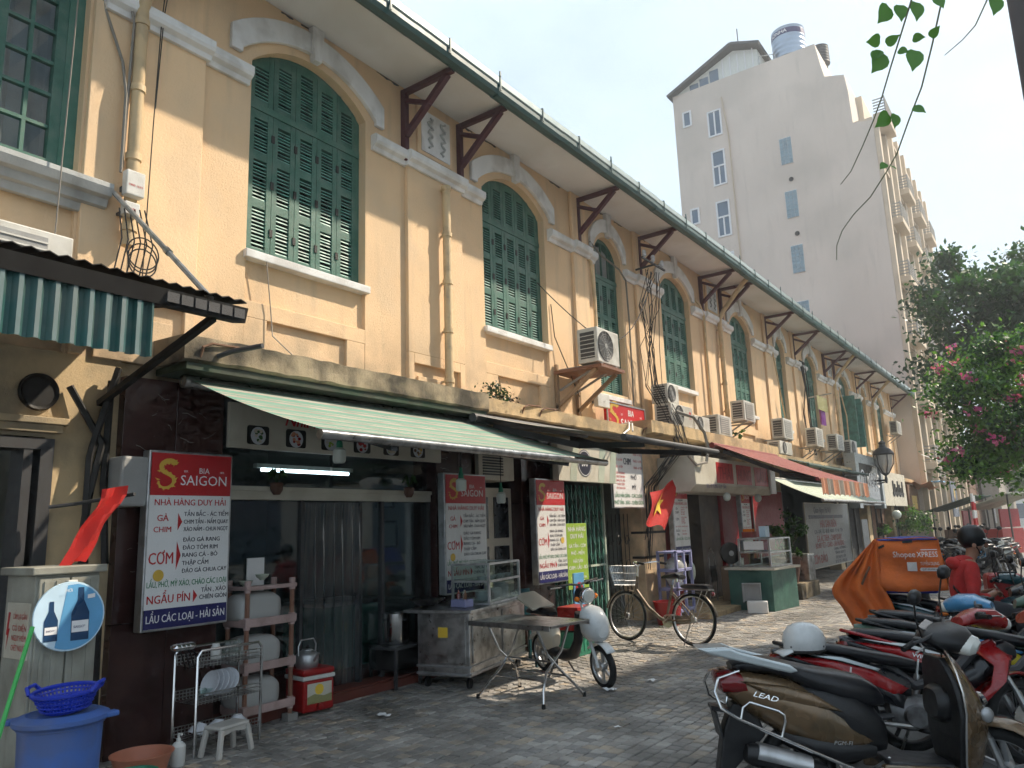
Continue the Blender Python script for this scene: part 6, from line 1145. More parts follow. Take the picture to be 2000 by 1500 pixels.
def underframe(t, wb, r):
    m = MB(); m.tube([(.0, .09, r), (.38, .07, r+.05), (.52, .05, .38)], .024, 7); m.tube([(.0, -.09, r), (.38, -.07, r+.05), (.52, -.05, .38)], .024, 7); m.build('swingarm', 'dark_grey', t, smooth=True)
    m = MB(); m.tube([(.35, 0, .72), (.55, 0, .55), (.80, 0, .62), (wb-.22, 0, .86)], .04, 8); m.build('frame_tube', 'dark_grey', t, smooth=True)
    m = MB(); m.sx([(.34, .36, .09, .10), (.45, .36, .12, .13), (.62, .35, .12, .13), (.70, .36, .10, .10)], 14, 3); m.lathe([(.001, -.15), (.075, -.15), (.085, -.13), (.085, -.08)], 18, (.50, 0, .34), (0, 1, 0)); m.lathe([(.085, .08), (.085, .14), (.06, .15), (.001, .15)], 18, (.50, 0, .34), (0, 1, 0)); e = m.build('engine', 'engine', t, smooth=True)
    for i in range(6): m = MB(); m.box(.70+i*.018, .708+i*.018, -.075, .075, .34, .47); m.build('cylinder_fin', 'engine', e)
    for s in (-1, 1): m = MB(); m.tube([(.02, s*.12, r+.02), (.10, s*.12, .70)], .012, 6); m.tube([(.03, s*.12, r+.08), (.085, s*.12, .58)], .030, 10); m.build('shock_absorber', 'steel', t, smooth=True)
    m = MB(); m.tube([(.48, .03, .25), (.44, .20, .05), (.40, .24, .01)], .011, 6); m.build('side_stand', 'steel', t)
    for s in (-1, 1): m = MB(); m.tube([(.52, s*.06, .24), (.54, s*.25, .25)], .014, 6); m.build('foot_peg', 'rubber', t)
def fork(t, wb, r, head=(.82, .20)):
    hx = wb-head[1]
    for s in (-1, 1): m = MB(); m.tube([(wb, s*.075, r), (wb-.07, s*.075, r+.22)], .024, 8); m.tube([(wb-.07, s*.075, r+.22), (hx, s*.07, head[0])], .017, 8); m.build('fork_leg', 'alu', t, smooth=True)
STEER = ('front_wheel', 'fork_leg', 'front_fender', 'handlebar', 'handlebar_cowl', 'headlight', 'mirror', 'brake_disc')
def turn(t, a, o, ax):
    """swing the steered parts about the raked steering axis"""
    M = Matrix.Translation(V(o)) @ Matrix.Rotation(a, 4, V(ax).normalized()) @ Matrix.Translation(-V(o))
    for c in t.children:
        if c.name.split('.')[0] in STEER: c.matrix_local = M @ c.matrix_local
def zfit(t, k, z0=.30):
    done = set()
    for c in t.children_recursive:
        if c.type != 'MESH' or 'wheel' in c.name or 'rim' in c.name or c.name.split('.')[0] in ('front_fender', 'brake_disc', 'handlebar', 'handlebar_cowl', 'grip', 'brake_lever', 'switch_box', 'mirror', 'mirror_shell', 'mirror_glass', 'headlight', 'dash_glass', 'sticker', 'brake_cable') or c.data.name in done: continue
        done.add(c.data.name)
        for v in c.data.vertices:
            if v.co.z > z0: v.co.z = z0+(v.co.z-z0)*k
def underbone(name, label, loc, rz, body='red_paint', trim='dark_paint', seat='seat_vinyl', mir=True, lean=.09, group='motorbikes parked along the kerb', tailz=.80, rail='dark_plastic', stripe='silver_paint', lettering=None, steer=0, sc=.96):
    t = thing(name, label, 'motorbike', loc, rz, group); t.rotation_euler = (-lean, 0, rz); wb, r = 1.24, .29
    wheel(t, 'rear_wheel', 0, r, .085, 5, 'dark_grey'); wheel(t, 'front_wheel', wb, r, .075, 5, 'dark_grey'); underframe(t, wb, r); fork(t, wb, r)
    m = MB(); m.lathe([(.06, -.01), (.13, -.01), (.13, .01), (.06, .01), (.06, -.01)], 24, (wb, -.055, r), (0, 1, 0)); m.build('brake_disc', 'steel', t)
    m = MB(); m.sx([(-.43, tailz+.015, .045, .04), (-.37, tailz-.01, .09, .07), (-.15, tailz-.07, .122, .105), (.12, tailz-.14, .13, .125), (.36, tailz-.20, .115, .11), (.50, tailz-.24, .085, .07)], 18, 2.4); m.build('tail_cowl', trim, t, smooth=True)
    panel(t, 'side_stripe', [(-.37, tailz+.02), (-.05, tailz-.02), (.25, tailz-.10), (.48, tailz-.24), (.40, tailz-.30), (.15, tailz-.17), (-.15, tailz-.07)], .095, .03, body, .035)
    panel(t, 'side_trim', [(-.30, tailz-.005), (.05, tailz-.045), (.30, tailz-.125), (.28, tailz-.14), (.02, tailz-.065)], .128, .01, stripe, .008)
    panel(t, 'lower_cowl', [(.02, tailz-.14), (.22, tailz-.18), (.46, tailz-.30), (.44, tailz-.40), (.20, tailz-.30)], .09, .03, trim, .03)
    m = MB(); m.sx([(-.36, tailz+.075, .07, .018), (-.30, tailz+.085, .105, .035), (-.05, tailz+.06, .125, .045), (.08, tailz+.035, .125, .045), (.22, tailz-.0, .12, .05), (.42, tailz-.04, .095, .05), (.56, tailz-.07, .06, .035)], 18, 2.7); m.build('seat', seat, t, smooth=True)
    for s in (-1, 1): m = MB(); m.tube([(-.02, s*.118, tailz-.01), (-.22, s*.125, tailz+.05), (-.36, s*.10, tailz+.09), (-.40, s*.03, tailz+.10)], .015, 8); m.build('grab_rail', rail, t, smooth=True)
    m = MB(); m.sx([(-.455, tailz-.035, .05, .035), (-.44, tailz-.03, .075, .045), (-.37, tailz-.01, .085, .05)], 14, 2.6); m.build('tail_light', 'red_lens', t, smooth=True)
    for s in (-1, 1): m = MB(); m.ell((-.38, s*.11, tailz-.08), (.04, .025, .022), 10, 6); m.build('turn_signal', 'orange_lens', t, smooth=True)
    m = MB(); m.prism([(-.34, tailz-.08), (-.24, tailz-.10), (-.36, .36), (-.46, .30)], 'y', -.055, .055); m.build('rear_mudguard', 'dark_plastic', t, bev=.008); m = MB(); m.prism([(-.425, .52), (-.415, .52), (-.455, .36), (-.465, .36)], 'y', -.09, .09); m.build('number_plate', 'white_plastic', t)
    # front: leg shield, cowl, headlight, fender
    for s in (-1, 1):
        m = MB(); P = []
        for u, (x, z, yy) in enumerate(((wb-.20, .86, .06), (wb-.10, .74, .15), (wb-.16, .60, .20), (wb-.30, .46, .19), (wb-.42, .36, .13))): P.append([(x+.06, s*yy*.45, z+.03), (x, s*yy, z), (x-.10, s*(yy+.01), z-.03)])
        m.grid(P); m.build('leg_shield', body, t, smooth=True, thick=.014, ang=60)
    m = MB(); m.sx([(wb-.42, .56, .06, .07), (wb-.30, .62, .10, .09), (wb-.18, .74, .11, .12), (wb-.06, .80, .085, .09), (wb+.0, .80, .05, .05)], 16, 2.4); m.build('front_cowl', trim, t, smooth=True)
    m = MB(); m.sx([(wb-.36, .96, .09, .04, .2), (wb-.24, 1.0, .15, .06, .2), (wb-.12, .99, .14, .07, .2), (wb-.02, .96, .09, .055, .2), (wb+.02, .95, .05, .03, .2)], 16, 2.4); m.build('handlebar_cowl', body if stripe != 'chrome' else trim, t, smooth=True)
    m = MB(); m.sx([(wb-.04, .955, .085, .05), (wb+.015, .95, .075, .045), (wb+.035, .948, .05, .03)], 14, 2.4); m.build('headlight', 'lamp_lens', t, smooth=True)
    handlebar(t, wb-.24, 1.0, .33)
    if mir:
        for s in (-1, 1): mirror(t, wb-.27, s*.20, 1.01, s)
    m = MB(); P = []
    for k in range(9): a = .35+k*.27; P.append([(wb+(r+.035)*cos(a), yy, r+(r+.035)*sin(a)+(.01 if abs(yy) < .02 else 0)) for yy in (-.055, -.03, 0, .03, .055)])
    m.grid(P); m.build('front_fender', body, t, smooth=True, thick=.008); exhaust(t, -.28, .22, .30)
    if lettering:
        m = MB(); txt(m, lettering, .035, (.06, -.160, tailz-.10), .28, 'l', .01, (1, 0, -.28), (0, 0, 1), .2); m.build('badge_lettering', 'print_white', t, fix=False)
    zfit(t, .92)
    if steer: turn(t, steer, (wb, 0, r), (-.42, 0, 1))
    t.scale = (sc, sc, sc)
    return t
def scooter(name, label, loc, rz, body='gold_paint', lean=.06, badge=None, group='motorbikes parked along the kerb', shield='alu', chrome=True, mirr=True, steer=0, sc=.96, pitch=0):
    t = thing(name, label, 'scooter', loc, rz, group); t.rotation_euler = (-lean, pitch, rz); wb, r, r2 = 1.27, .235, .255
    wheel(t, 'rear_wheel', 0, r, .10, 5, 'dark_grey'); wheel(t, 'front_wheel', wb, r2, .09, 5, 'alu')
    m = MB(); m.sx([(-.47, .79, .05, .06), (-.43, .755, .105, .095), (-.30, .70, .155, .15), (-.10, .625, .182, .20), (.08, .56, .186, .205), (.24, .50, .174, .165), (.36, .46, .155, .10), (.46, .43, .13, .03)], 22, 2.7); m.build('body_cowl', body, t, smooth=True)
    m = MB(); m.sx([(-.05, .66, .15, .13), (.15, .62, .168, .17), (.34, .56, .172, .175), (.47, .48, .135, .15), (.53, .44, .09, .10)], 20, 2.7); m.build('centre_cowl', 'dark_plastic', t, smooth=True)
    panel(t, 'side_crease', [(-.38, .79), (-.1, .765), (.08, .72), (.28, .60), (.08, .625), (-.18, .68)], .145, .03, body, .04)
    m = MB(); m.sx([(-.10, .42, .135, .06), (.05, .38, .165, .085), (.25, .35, .16, .09), (.45, .36, .12, .06)], 16, 3); m.build('engine_cover', 'dark_plastic', t, smooth=True)
    if badge:
        m = MB(); txt(m, badge, .036, (-.30, -.199, .70), .28, 'l', -.004, (1.25, -.02, -.30), (0, .12, 1), .45); m.build('badge_lettering', 'chrome', t, fix=False)
        m = MB(); txt(m, 'PGM-FI', .026, (.18, -.172, .40), .16, 'l', .006, (1, 0, 0), (0, 0, 1), .2); m.build('cover_lettering', 'alu', t, fix=False)
    # two-step seat
    m = MB(); m.sx([(-.40, .865, .09, .02), (-.34, .885, .125, .045), (-.16, .88, .145, .055), (-.02, .845, .15, .06), (.10, .795, .158, .085), (.26, .755, .158, .105), (.40, .725, .135, .105), (.49, .70, .095, .075), (.54, .67, .05, .04)], 22, 2.7); m.build('seat', 'seat_vinyl', t, smooth=True)
    m = MB(); m.prism([(-.60, .985), (-.55, .955), (-.05, .845), (.0, .86), (-.05, .90), (-.36, .975), (-.42, 1.0)], 'y', -.155, -.115); m.prism([(-.60, .985), (-.55, .955), (-.05, .845), (.0, .86), (-.05, .90), (-.36, .975), (-.42, 1.0)], 'y', .115, .155); m.prism([(-.62, .988), (-.58, .965), (-.44, .935), (-.38, .982), (-.44, 1.004)], 'y', -.118, .118); m.build('grab_rail', 'silver_paint', t, bev=.012)
    m = MB(); m.sx([(-.495, .755, .085, .05, -.3), (-.475, .755, .125, .075, -.3), (-.40, .765, .152, .085, -.3), (-.33, .76, .158, .075, -.3)], 18, 2.6); m.build('tail_light', 'red_lens', t, smooth=True)
    m = MB(); m.prism([(-.40, .62), (-.26, .60), (-.20, .42), (-.40, .20), (-.50, .16), (-.46, .44)], 'y', -.07, .07); m.build('rear_mudguard', 'dark_plastic', t, bev=.012); m = MB(); m.prism([(-.515, .56), (-.505, .57), (-.47, .40), (-.48, .39)], 'y', -.10, .10); m.build('number_plate', 'dark_plastic', t); m = MB(); m.prism([(-.535, .60), (-.38, .575), (-.38, .545), (-.53, .57)], 'y', -.06, .06); m.build('plate_bracket', 'dark_plastic', t)
    if chrome:
        for s in (-1, 1):
            m = MB(); m.tube([(-.36, s*.10, .845), (-.50, s*.15, .80), (-.53, s*.19, .72), (-.50, s*.215, .62), (-.40, s*.225, .555), (.02, s*.225, .37), (.34, s*.20, .24)], .0105, 8); m.tube([(-.385, s*.225, .55), (-.37, s*.226, .63), (-.33, s*.226, .665), (-.16, s*.226, .615), (-.125, s*.226, .59), (-.12, s*.226, .55), (-.145, s*.226, .45)], .009, 8); m.build('crash_bar', 'chrome', t, smooth=True)
    m = MB(); m.box(.50, .90, -.16, .16, .25, .30); m.build('floorboard', 'dark_plastic', t, bev=.02)
    for s in (-1, 1): m = MB(); m.box(.46, .92, s*.16-.03, s*.16+.03, .20, .285); m.build('floor_edge', body, t, bev=.015)
    # leg shield: dark inner wall and curved painted apron in front of it
    def ring(z, xb, hw, dep):
        return [(xb+dep*(1-(k/6)**2)*1.0, hw*k/6, z) for k in range(6, -7, -1)]+[(xb-.018*(1-abs(k)/6*.2), hw*k/6*.97, z) for k in range(-6, 7, 2)]
    zs_ = ((.20, .98, .15, .10), (.32, .96, .19, .17), (.46, .955, .225, .21), (.60, .96, .245, .20), (.72, .955, .24, .17), (.83, .94, .215, .13), (.92, .925, .165, .10), (.97, .92, .11, .07))
    m = MB(); m.loft([ring(*q) for q in zs_]); m.build('apron', body, t, smooth=True, ang=50)
    m = MB(); m.loft([[(xb-.05, -hw*.93, z), (xb-.05, hw*.93, z), (xb-.012, hw*.95, z), (xb-.012, -hw*.95, z)] for z, xb, hw, dp in zs_]); m.build('inner_wall', 'dark_plastic', t, bev=.01)
    m = MB(); m.tube([(xb-.02, -hw*1.0, z) for z, xb, hw, dp in zs_]+[(.90, 0, .985)]+[(xb-.02, hw*1.0, z) for z, xb, hw, dp in zs_[::-1]], .007, 7); m.build('shield_trim', 'chrome', t, smooth=True)
    m = MB(); m.sx([(.84, .66, .10, .09), (.88, .66, .13, .12), (.915, .66, .13, .12)], 14, 3); m.build('glove_box', 'dark_plastic', t, smooth=True)
    for s in (-1, 1):
        m = MB(); m.ell((1.10, s*.165, .62), (.04, .018, .05), 12, 8); m.build('turn_signal', 'alu', t, smooth=True)
    m = MB(); m.sx([(1.13, .70, .06, .05, -.5), (1.16, .70, .05, .04, -.5)], 12, 2.4); m.build('apron_badge', 'chrome', t, smooth=True)
    m = MB(); P = []
    for k in range(10): a = .25+k*.27; P.append([(wb+(r2+.04)*cos(a)*(1.12 if k < 3 else 1), yy, r2+(r2+.04)*sin(a)+(.012 if abs(yy) < .02 else -.01 if abs(yy) > .06 else 0)) for yy in (-.075, -.045, 0, .045, .075)])
    m.grid(P); m.build('front_fender', body, t, smooth=True, thick=.01); fork(t, wb, r2, (.80, .23))
    # handlebar cowl, dash, levers
    m = MB(); m.sx([(.81, 1.02, .06, .025, .3), (.86, 1.03, .14, .04, .3), (.95, 1.035, .18, .058, .3), (1.05, 1.015, .15, .066, .3), (1.11, .99, .09, .045, .3), (1.13, .98, .05, .025, .3)], 20, 2.5); hc_ = m.build('handlebar_cowl', 'dark_plastic', t, smooth=True)
    m = MB(); m.obox(Matrix.Translation((.875, 0, 1.068)) @ Matrix.Rotation(.35, 4, 'Y'), (.09, .17, .012)); m.build('dash_glass', 'black_gloss', hc_, bev=.004); m = MB(); m.add([(.862, -.13, 1.03), (.858, -.09, 1.035), (.85, -.095, 1.005), (.853, -.125, 1.0)], [(0, 1, 2, 3)]); m.build('sticker', 'print_white', hc_, fix=False)
    for s in (-1, 1): m = MB(); m.tube([(.86, s*.20, 1.04), (.93, s*.19, 1.0), (.97, s*.10, .95), (.95, s*.03, .88)], .006, 5); m.build('brake_cable', 'rubber', hc_, smooth=True)
    m = MB(); m.sx([(1.06, 1.0, .12, .055, .3), (1.13, .985, .10, .05, .3), (1.155, .98, .06, .03, .3)], 16, 2.4); m.build('headlight', 'lamp_lens', t, smooth=True)
    handlebar(t, .95, 1.045, .36, .02, .10)
    if mirr:
        for s in (-1, 1): mirror(t, .90, s*.22, 1.07, s, .24)
    exhaust(t, -.36, .10, .24, -.19, .068, 'alu')
    for s in (-1, 1): m = MB(); m.tube([(.30, s*.10, .20), (.22, s*.20, .02), (.18, s*.20, .01)], .012, 6); m.build('centre_stand', 'steel', t)
    zfit(t, .90)
    if steer: turn(t, steer, (wb-.02, 0, r2), (-.36, 0, 1))
    t.scale = (sc, sc, sc)
    return t

Z_ = -.12
scooter('gold_scooter', 'brown-gold scooter with chrome crash bars and silver grab rail, nearest in the row', (4.46, 4.93, Z_+.02), radians(32), badge='LEAD', steer=-.75, lean=.02, sc=.95, pitch=.05)
underbone('red_motorbike', 'red and black motorbike with the white helmet on its tail', (4.49, 5.92, Z_), radians(25), 'red_paint', 'dark_paint', stripe='silver_paint', mir=False, tailz=.78, steer=.3)
underbone('red_motorbike', 'red motorbike with red grab rail behind the helmet motorbike', (4.84, 6.44, Z_), radians(21), 'red_paint', 'dark_paint', stripe='white_paint', lettering='WINNER', rail='red_paint', tailz=.82, steer=.3, mir=False)
underbone('yellow_motorbike', 'dark motorbike with yellow and blue side stripes at the right edge', (5.28, 7.0, Z_), radians(6), 'yellow_paint', 'dark_paint', stripe='blue_paint', tailz=.80, mir=False)
underbone('blue_motorbike', 'pale blue and white motorbike with its nose towards the delivery box', (6.22, 7.55, Z_), radians(176), 'blue_paint', 'white_paint', stripe='white_paint', tailz=.82, mir=False)
underbone('rider_motorbike', 'black motorbike the man in the red hoodie sits on', (4.60, 8.62, Z_), radians(14), 'dark_paint', 'dark_paint', tailz=.72, mir=True, lean=.0)
underbone('green_motorbike', 'grey-green motorbike whose seat shows in front of the delivery box', (4.70, 7.55, Z_), radians(12), 'green_grey', 'green_grey', tailz=.76, mir=False)
underbone('dark_motorbike', 'dark green motorbike nose at the far right edge', (5.15, 9.3, Z_), radians(10), 'green_grey', 'dark_paint', tailz=.80)
underbone('teal_motorbike', 'dark teal motorbike carrying the orange delivery box', (4.30, 10.15, Z_), radians(2), 'teal_paint', 'dark_paint', tailz=.74, lean=.05)
# far row
far = underbone('far_motorbike', 'black motorbike parked across the road behind the orange box', (2.75, 20.6, -.0), radians(-25), 'dark_paint', 'dark_paint', tailz=.76, group='motorbikes parked far down the street')
for i, (x, y, a, p, l) in enumerate(((3.25, 21.4, -30, 'blue_paint', 'blue motorbike parked right behind the orange box'), (3.75, 20.8, -40, 'dark_paint', 'black motorbike left of the rider in the red hoodie'), (4.0, 22.8, -140, 'dark_paint', 'black motorbike just right of the rider'), (4.35, 23.4, -135, 'silver_paint', 'silver motorbike behind the black one beyond the rider'), (4.2, 25.4, -130, 'dark_paint', 'dark motorbike at the far kerb under the stall roof'), (4.35, 26.8, -128, 'red_paint', 'small red motorbike far off by the stall'), (3.1, 24.2, -35, 'dark_paint', 'dark motorbike deep in the shade of the far shops'), (2.6, 26.0, -30, 'red_paint', 'small red motorbike in the shade of the far shops'), (4.1, 28.9, -128, 'dark_paint', 'tiny dark motorbike at the very end of the far row'))):
    c = dup(far, None, loc=(x, y, 0 if x < 4.3 else -.1), rz=radians(a), label=l, group='motorbikes parked far down the street')
    if p != 'dark_paint':
        for ch in c.children:
            if ch.name.split('.')[0] in ('side_stripe', 'leg_shield', 'front_fender', 'handlebar_cowl'): ch.data = ch.data.copy(); ch.data.materials[0] = MT[p]
# helmet on the red motorbike
t = thing('helmet', 'white cap-style helmet resting on the red motorbike seat', 'helmet', (4.32, 5.83, .635), radians(212)); m = MB(); m.lathe([(.122, .0), (.130, .03), (.130, .075), (.118, .125), (.090, .165), (.05, .188), (.001, .195)], 30); o = m.build('shell', 'white_paint', t, smooth=True); o.scale = (1.15, .95, 1)
m = MB(); m.grid([[(.11+u*.035-.02*abs(v_)*u*.3, v_*.045*(1.35-u*.09), .025-u*.012-.004*v_*v_) for v_ in (-2, -1, 0, 1, 2)] for u in range(4)]); m.build('peak', 'white_paint', t, smooth=True, thick=.006)
m = MB(); m.lathe([(.126, -.012), (.133, -.006), (.133, .006), (.126, .012), (.115, 0)], 28); o = m.build('edge_trim', 'black', t, smooth=True); o.scale = (1.15, .95, 1)
for a in (.7, 2.4, 3.9, 5.6): m = MB(); m.ell((.148*cos(a), .124*sin(a), .035), .007, 8, 6); m.build('rivet', 'dark_grey', t)

# ================================================================== DELIVERY BOX WITH ORANGE COVER
t = thing('delivery_box', 'big orange delivery cover with white courier print on the teal motorbike', 'delivery box', (4.31, 10.18, .66), radians(12)); t.scale = (1.03, 1.03, 1.12)
def cover(u, v_):   # front (camera) face, v from bottom to top
    x = -.26+.62*u; return (x+(.05*(1-v_)*(u-.35)), -.30-.03*sin(u*7+v_*4)*(1-v_)-.02*sin(u*3+9*v_)-.04*(1-v_), .06+v_*.50-.01*sin(u*9)*v_-.015*(u*4*(1-u))*(v_ < .05))
m = MB(); m.grid([[cover(i/18, j/10) for i in range(19)] for j in range(11)]); fr_ = m.build('front_flap', 'orange_cloth', t, smooth=True, thick=.006)
m = MB(); m.box(-.24, .30, -.26, .28, .02, .12); m.build('tray', 'blue_deep', t, bev=.02); m = MB(); m.box(-.22, .28, -.24, .26, .12, .54); m.build('inner_box', 'blue_cloth', t, bev=.03)
m = MB(); m.grid([[(-.27+.62*u+.0, -.31+.60*v_, .565+.02*sin(u*3)*sin(v_*3)-.02*abs(v_-.5)) for u in [i/8 for i in range(9)]] for v_ in [j/8 for j in range(9)]]); m.build('top_sheet', 'blue_cloth', t, smooth=True, thick=.006)
m = MB(); m.grid([[(-.27+.62*u, -.312+.04*v_, .572-.004*v_+.006*sin(u*11)) for u in [i/10 for i in range(11)]] for v_ in (0, .5, 1)]); m.build('top_hem', 'orange_cloth', t, thick=.006)
for x in (.352,): m = MB(); m.grid([[(x+.02*sin(v_*5+u*3)+.05*(1-v_), -.30+.6*u, .08+.49*v_) for u in [i/8 for i in range(9)]] for v_ in [j/6 for j in range(7)]]); m.build('side_flap', 'orange_cloth', t, smooth=True, thick=.006)
# rear door flap hanging open down to the ground side
def lerpc(C_, v_):
    f = v_*(len(C_)-1); i = min(int(f), len(C_)-2); q = f-i; p0, p1, p2, p3 = C_[max(0, i-1)], C_[i], C_[i+1], C_[min(len(C_)-1, i+2)]
    return [.5*((2*p1[k])+(-p0[k]+p2[k])*q+(2*p0[k]-5*p1[k]+4*p2[k]-p3[k])*q*q+(-p0[k]+3*p1[k]-3*p2[k]+p3[k])*q**3) for k in (0, 1)]
def rear(u, v_):    # u from the box corner outwards, v from top to bottom
    Rr = lerpc([(-.262, .57), (-.255, .36), (-.24, .10), (-.16, -.14), (-.26, -.38)], v_); Ll = lerpc([(-.275, .572), (-.52, .34), (-.78, .06), (-.68, -.16), (-.56, -.42)], v_)
    s_ = min(1, v_*2.2+.1); return (Rr[0]+(Ll[0]-Rr[0])*u, -.315-.045*s_*sin(u*15+v_*1.5)-.03*sin(u*5)*s_+.10*u*s_, Rr[1]+(Ll[1]-Rr[1])*u+.01*sin(u*20)*v_)
m = MB(); m.grid([[rear(i/32, j/18) for i in range(33)] for j in range(19)]); m.build('rear_flap', 'orange_cloth', t, smooth=True, thick=.006)
m = MB(); m.grid([[(-.28-.24*u, -.28+.5*v_, .55-.33*u) for u in (0, .5, 1)] for v_ in (0, .5, 1)]); m.build('rear_panel', 'blue_cloth', t)
m = MB(); m.grid([[(-.29-.25*u, -.285+.02*v_, .56-.34*u) for u in (0, .25, .5, .75, 1)] for v_ in (0, 1)]); m.build('rear_hem', 'orange_cloth', t, thick=.01)
m = MB(); m.grid([[cover(.30+.13*u, .82+.10*v_+.02*u) for u in (0, 1)] for v_ in (0, .4)]); q_ = MB()
for (u0, u1, v0, v1) in ((.42, .58, .92, .965), (.02, .12, .82, .87)):
    P = [V(cover(u0, v0)), V(cover(u1, v0+(.06 if u0 < .1 else 0))), V(cover(u1, v1+(.06 if u0 < .1 else 0))), V(cover(u0, v1))]; q_ = MB(); q_.add([p+V((0, -.014, 0)) for p in P], [(0, 1, 2, 3)]); q_.build('velcro_strip', 'black', t, fix=False)
m = MB(); m.tube([(-.36, -.40, .30), (-.42, -.41, .20), (-.46, -.40, .12)], .012, 6); m.build('strap', 'rust', t)
def wrap(m):   # let the print follow the cloth
    for i, p in enumerate(m.v):
        u = (p[0]+.26)/.62; v_ = (p[2]-.06)/.50; c = cover(u, v_); m.v[i] = (p[0], c[1]-.028, p[2])
m = MB(); txt(m, 'Shopee', .060, (-.11, 0, .385), .22, 'l', .002, (1, 0, 0)); txt(m, 'XPRESS', .054, (.125, 0, .385), .205, 'l', .002, (1, 0, 0)); m.add([(.17, 0, .452), (.33, 0, .452), (.33, 0, .459), (.17, 0, .459)], [(0, 1, 2, 3)]); wrap(m); m.build('courier_lettering', 'print_white', t, fix=False)
m = MB(); txt(m, 'TUYỂN DỤNG', .032, (.15, 0, .305), .18, 'l', .008, (1, 0, 0)); wrap(m); m.build('recruit_lettering', 'print_white', t, fix=False)
m = MB(); m.add([(.15+.015*(0), 0, .245), (.33, 0, .245), (.34, 0, .262), (.33, 0, .280), (.15, 0, .280), (.14, 0, .262)], [(0, 1, 2, 3, 4, 5)]); wrap(m); m.build('print_pill', 'print_white', t, fix=False)
m = MB(); txt(m, 'QUÉT MÃ ĐĂNG KÝ', .017, (.24, -.001, .255), .15, 'c', .01, (1, 0, 0)); wrap(m); m.v = [(p[0], p[1]-.002, p[2]) for p in m.v]; m.build('pill_lettering', 'rust', t, fix=False)
m = MB(); m.add([(.02, 0, .245), (.115, 0, .245), (.115, 0, .335), (.02, 0, .335)], [(0, 1, 2, 3)]); wrap(m); m.build('print_square', 'print_white', t, fix=False)
# red bag on a bike at the right
t = thing('thermal_bag', 'small red square delivery bag at the right edge', 'bag', (5.28, 10.3, .55), radians(15)); m = MB(); m.box(-.18, .18, -.16, .16, 0, .34); m.build('bag', 'cooler_red', t, bev=.05); m = MB(); m.box(.02, .10, -.164, -.161, .05, .11); m.build('patch', 'print_white', t); m = MB(); m.tube([(-.08, -.16, .25), (-.08, -.2, .36), (.08, -.2, .36), (.08, -.16, .25)], .012, 5); m.build('handle', 'black', t)

# ================================================================== ELECTRIC MOPED
t = thing('electric_moped', 'white and black electric moped parked in front of the lime banner', 'moped', (1.02, 7.41, 0), radians(-27)); t.rotation_euler = (.10, 0, radians(-27)); wb, r = 1.20, .205
wheel(t, 'rear_wheel', 0, r, .065, 6, 'alu'); wheel(t, 'front_wheel', wb, r, .065, 6, 'alu')
m = MB(); m.tube([(.10, 0, .30), (.30, 0, .24), (.52, 0, .23), (.68, 0, .27), (.80, 0, .42), (.88, 0, .70)], [.05, .06, .062, .06, .05, .045], 12); m.build('frame_body', 'dark_plastic', t, smooth=True)
m = MB(); m.sx([(.02, .36, .05, .06, .3), (.08, .40, .09, .14, .3), (.18, .40, .10, .16, .3), (.28, .38, .09, .13, .3), (.34, .36, .05, .07, .3)], 16, 2.6); m.build('battery_cover', 'cream_paint', t, smooth=True)
m = MB(); m.sx([(-.16, .64, .06, .02), (-.10, .66, .10, .035), (.10, .67, .11, .04), (.26, .66, .09, .04), (.34, .64, .05, .02)], 16, 2.6); m.build('seat', 'seat_vinyl', t, smooth=True); m = MB(); m.tube([(.16, 0, .40), (.12, 0, .64)], .02, 8); m.build('seat_post', 'dark_grey', t)
m = MB(); m.obox(Matrix.Translation((-.08, 0, .76)) @ Matrix.Rotation(.28, 4, 'Y'), (.46, .28, .022)); m.build('seat_board', 'cream_paint', t, bev=.004)
for rng, xx, nm in (((.4, 2.6), 0, 'rear_fender'), ((.7, 2.4), wb, 'front_fender')):
    m = MB(); m.grid([[(xx+(r+.03)*cos(rng[0]+k*(rng[1]-rng[0])/8), yy, r+(r+.03)*sin(rng[0]+k*(rng[1]-rng[0])/8)) for yy in (-.05, -.02, .02, .05)] for k in range(9)]); m.build(nm, 'white_paint', t, smooth=True, thick=.006)
for s in (-1, 1): m = MB(); m.tube([(wb, s*.055, r), (wb-.10, s*.055, .50)], .018, 8); m.tube([(wb-.10, s*.055, .5), (wb-.20, s*.04, .86)], .013, 7); m.build('fork_leg', 'white_paint', t, smooth=True)
m = MB(); m.sx([(wb-.20, .58, .08, .10), (wb-.12, .62, .13, .17), (wb-.04, .61, .14, .17), (wb+.05, .58, .11, .13), (wb+.09, .56, .06, .07)], 18, 2.5); m.build('front_basket_cowl', 'white_paint', t, smooth=True)
m = MB(); m.lathe([(.001, -.05), (.05, -.045), (.07, 0), (.072, .03), (.06, .045), (.001, .05)], 18, (wb-.12, 0, .88), (1, 0, -.1)); hl = m.build('headlight', 'lamp_lens', t, smooth=True); m = MB(); m.lathe([(.074, -.02), (.078, 0), (.078, .03), (.072, .035)], 18, (wb-.12, 0, .88), (1, 0, -.1)); m.build('headlight_rim', 'chrome', hl, smooth=True)
for s in (-1, 1): m = MB(); m.ell((wb-.14, s*.11, .86), (.028, .03, .026), 10, 7); m.build('turn_signal', 'orange_lens', t, smooth=True)
m = MB(); m.sx([(wb-.30, .84, .05, .03), (wb-.24, .88, .07, .08), (wb-.17, .88, .06, .07)], 12, 2.5); m.build('dash', 'dark_plastic', t, smooth=True); handlebar(t, wb-.24, .98, .30, -.01, .10); m = MB(); m.tube([(wb-.21, 0, .85), (wb-.24, 0, .99)], .018, 8); m.build('stem', 'dark_grey', t)
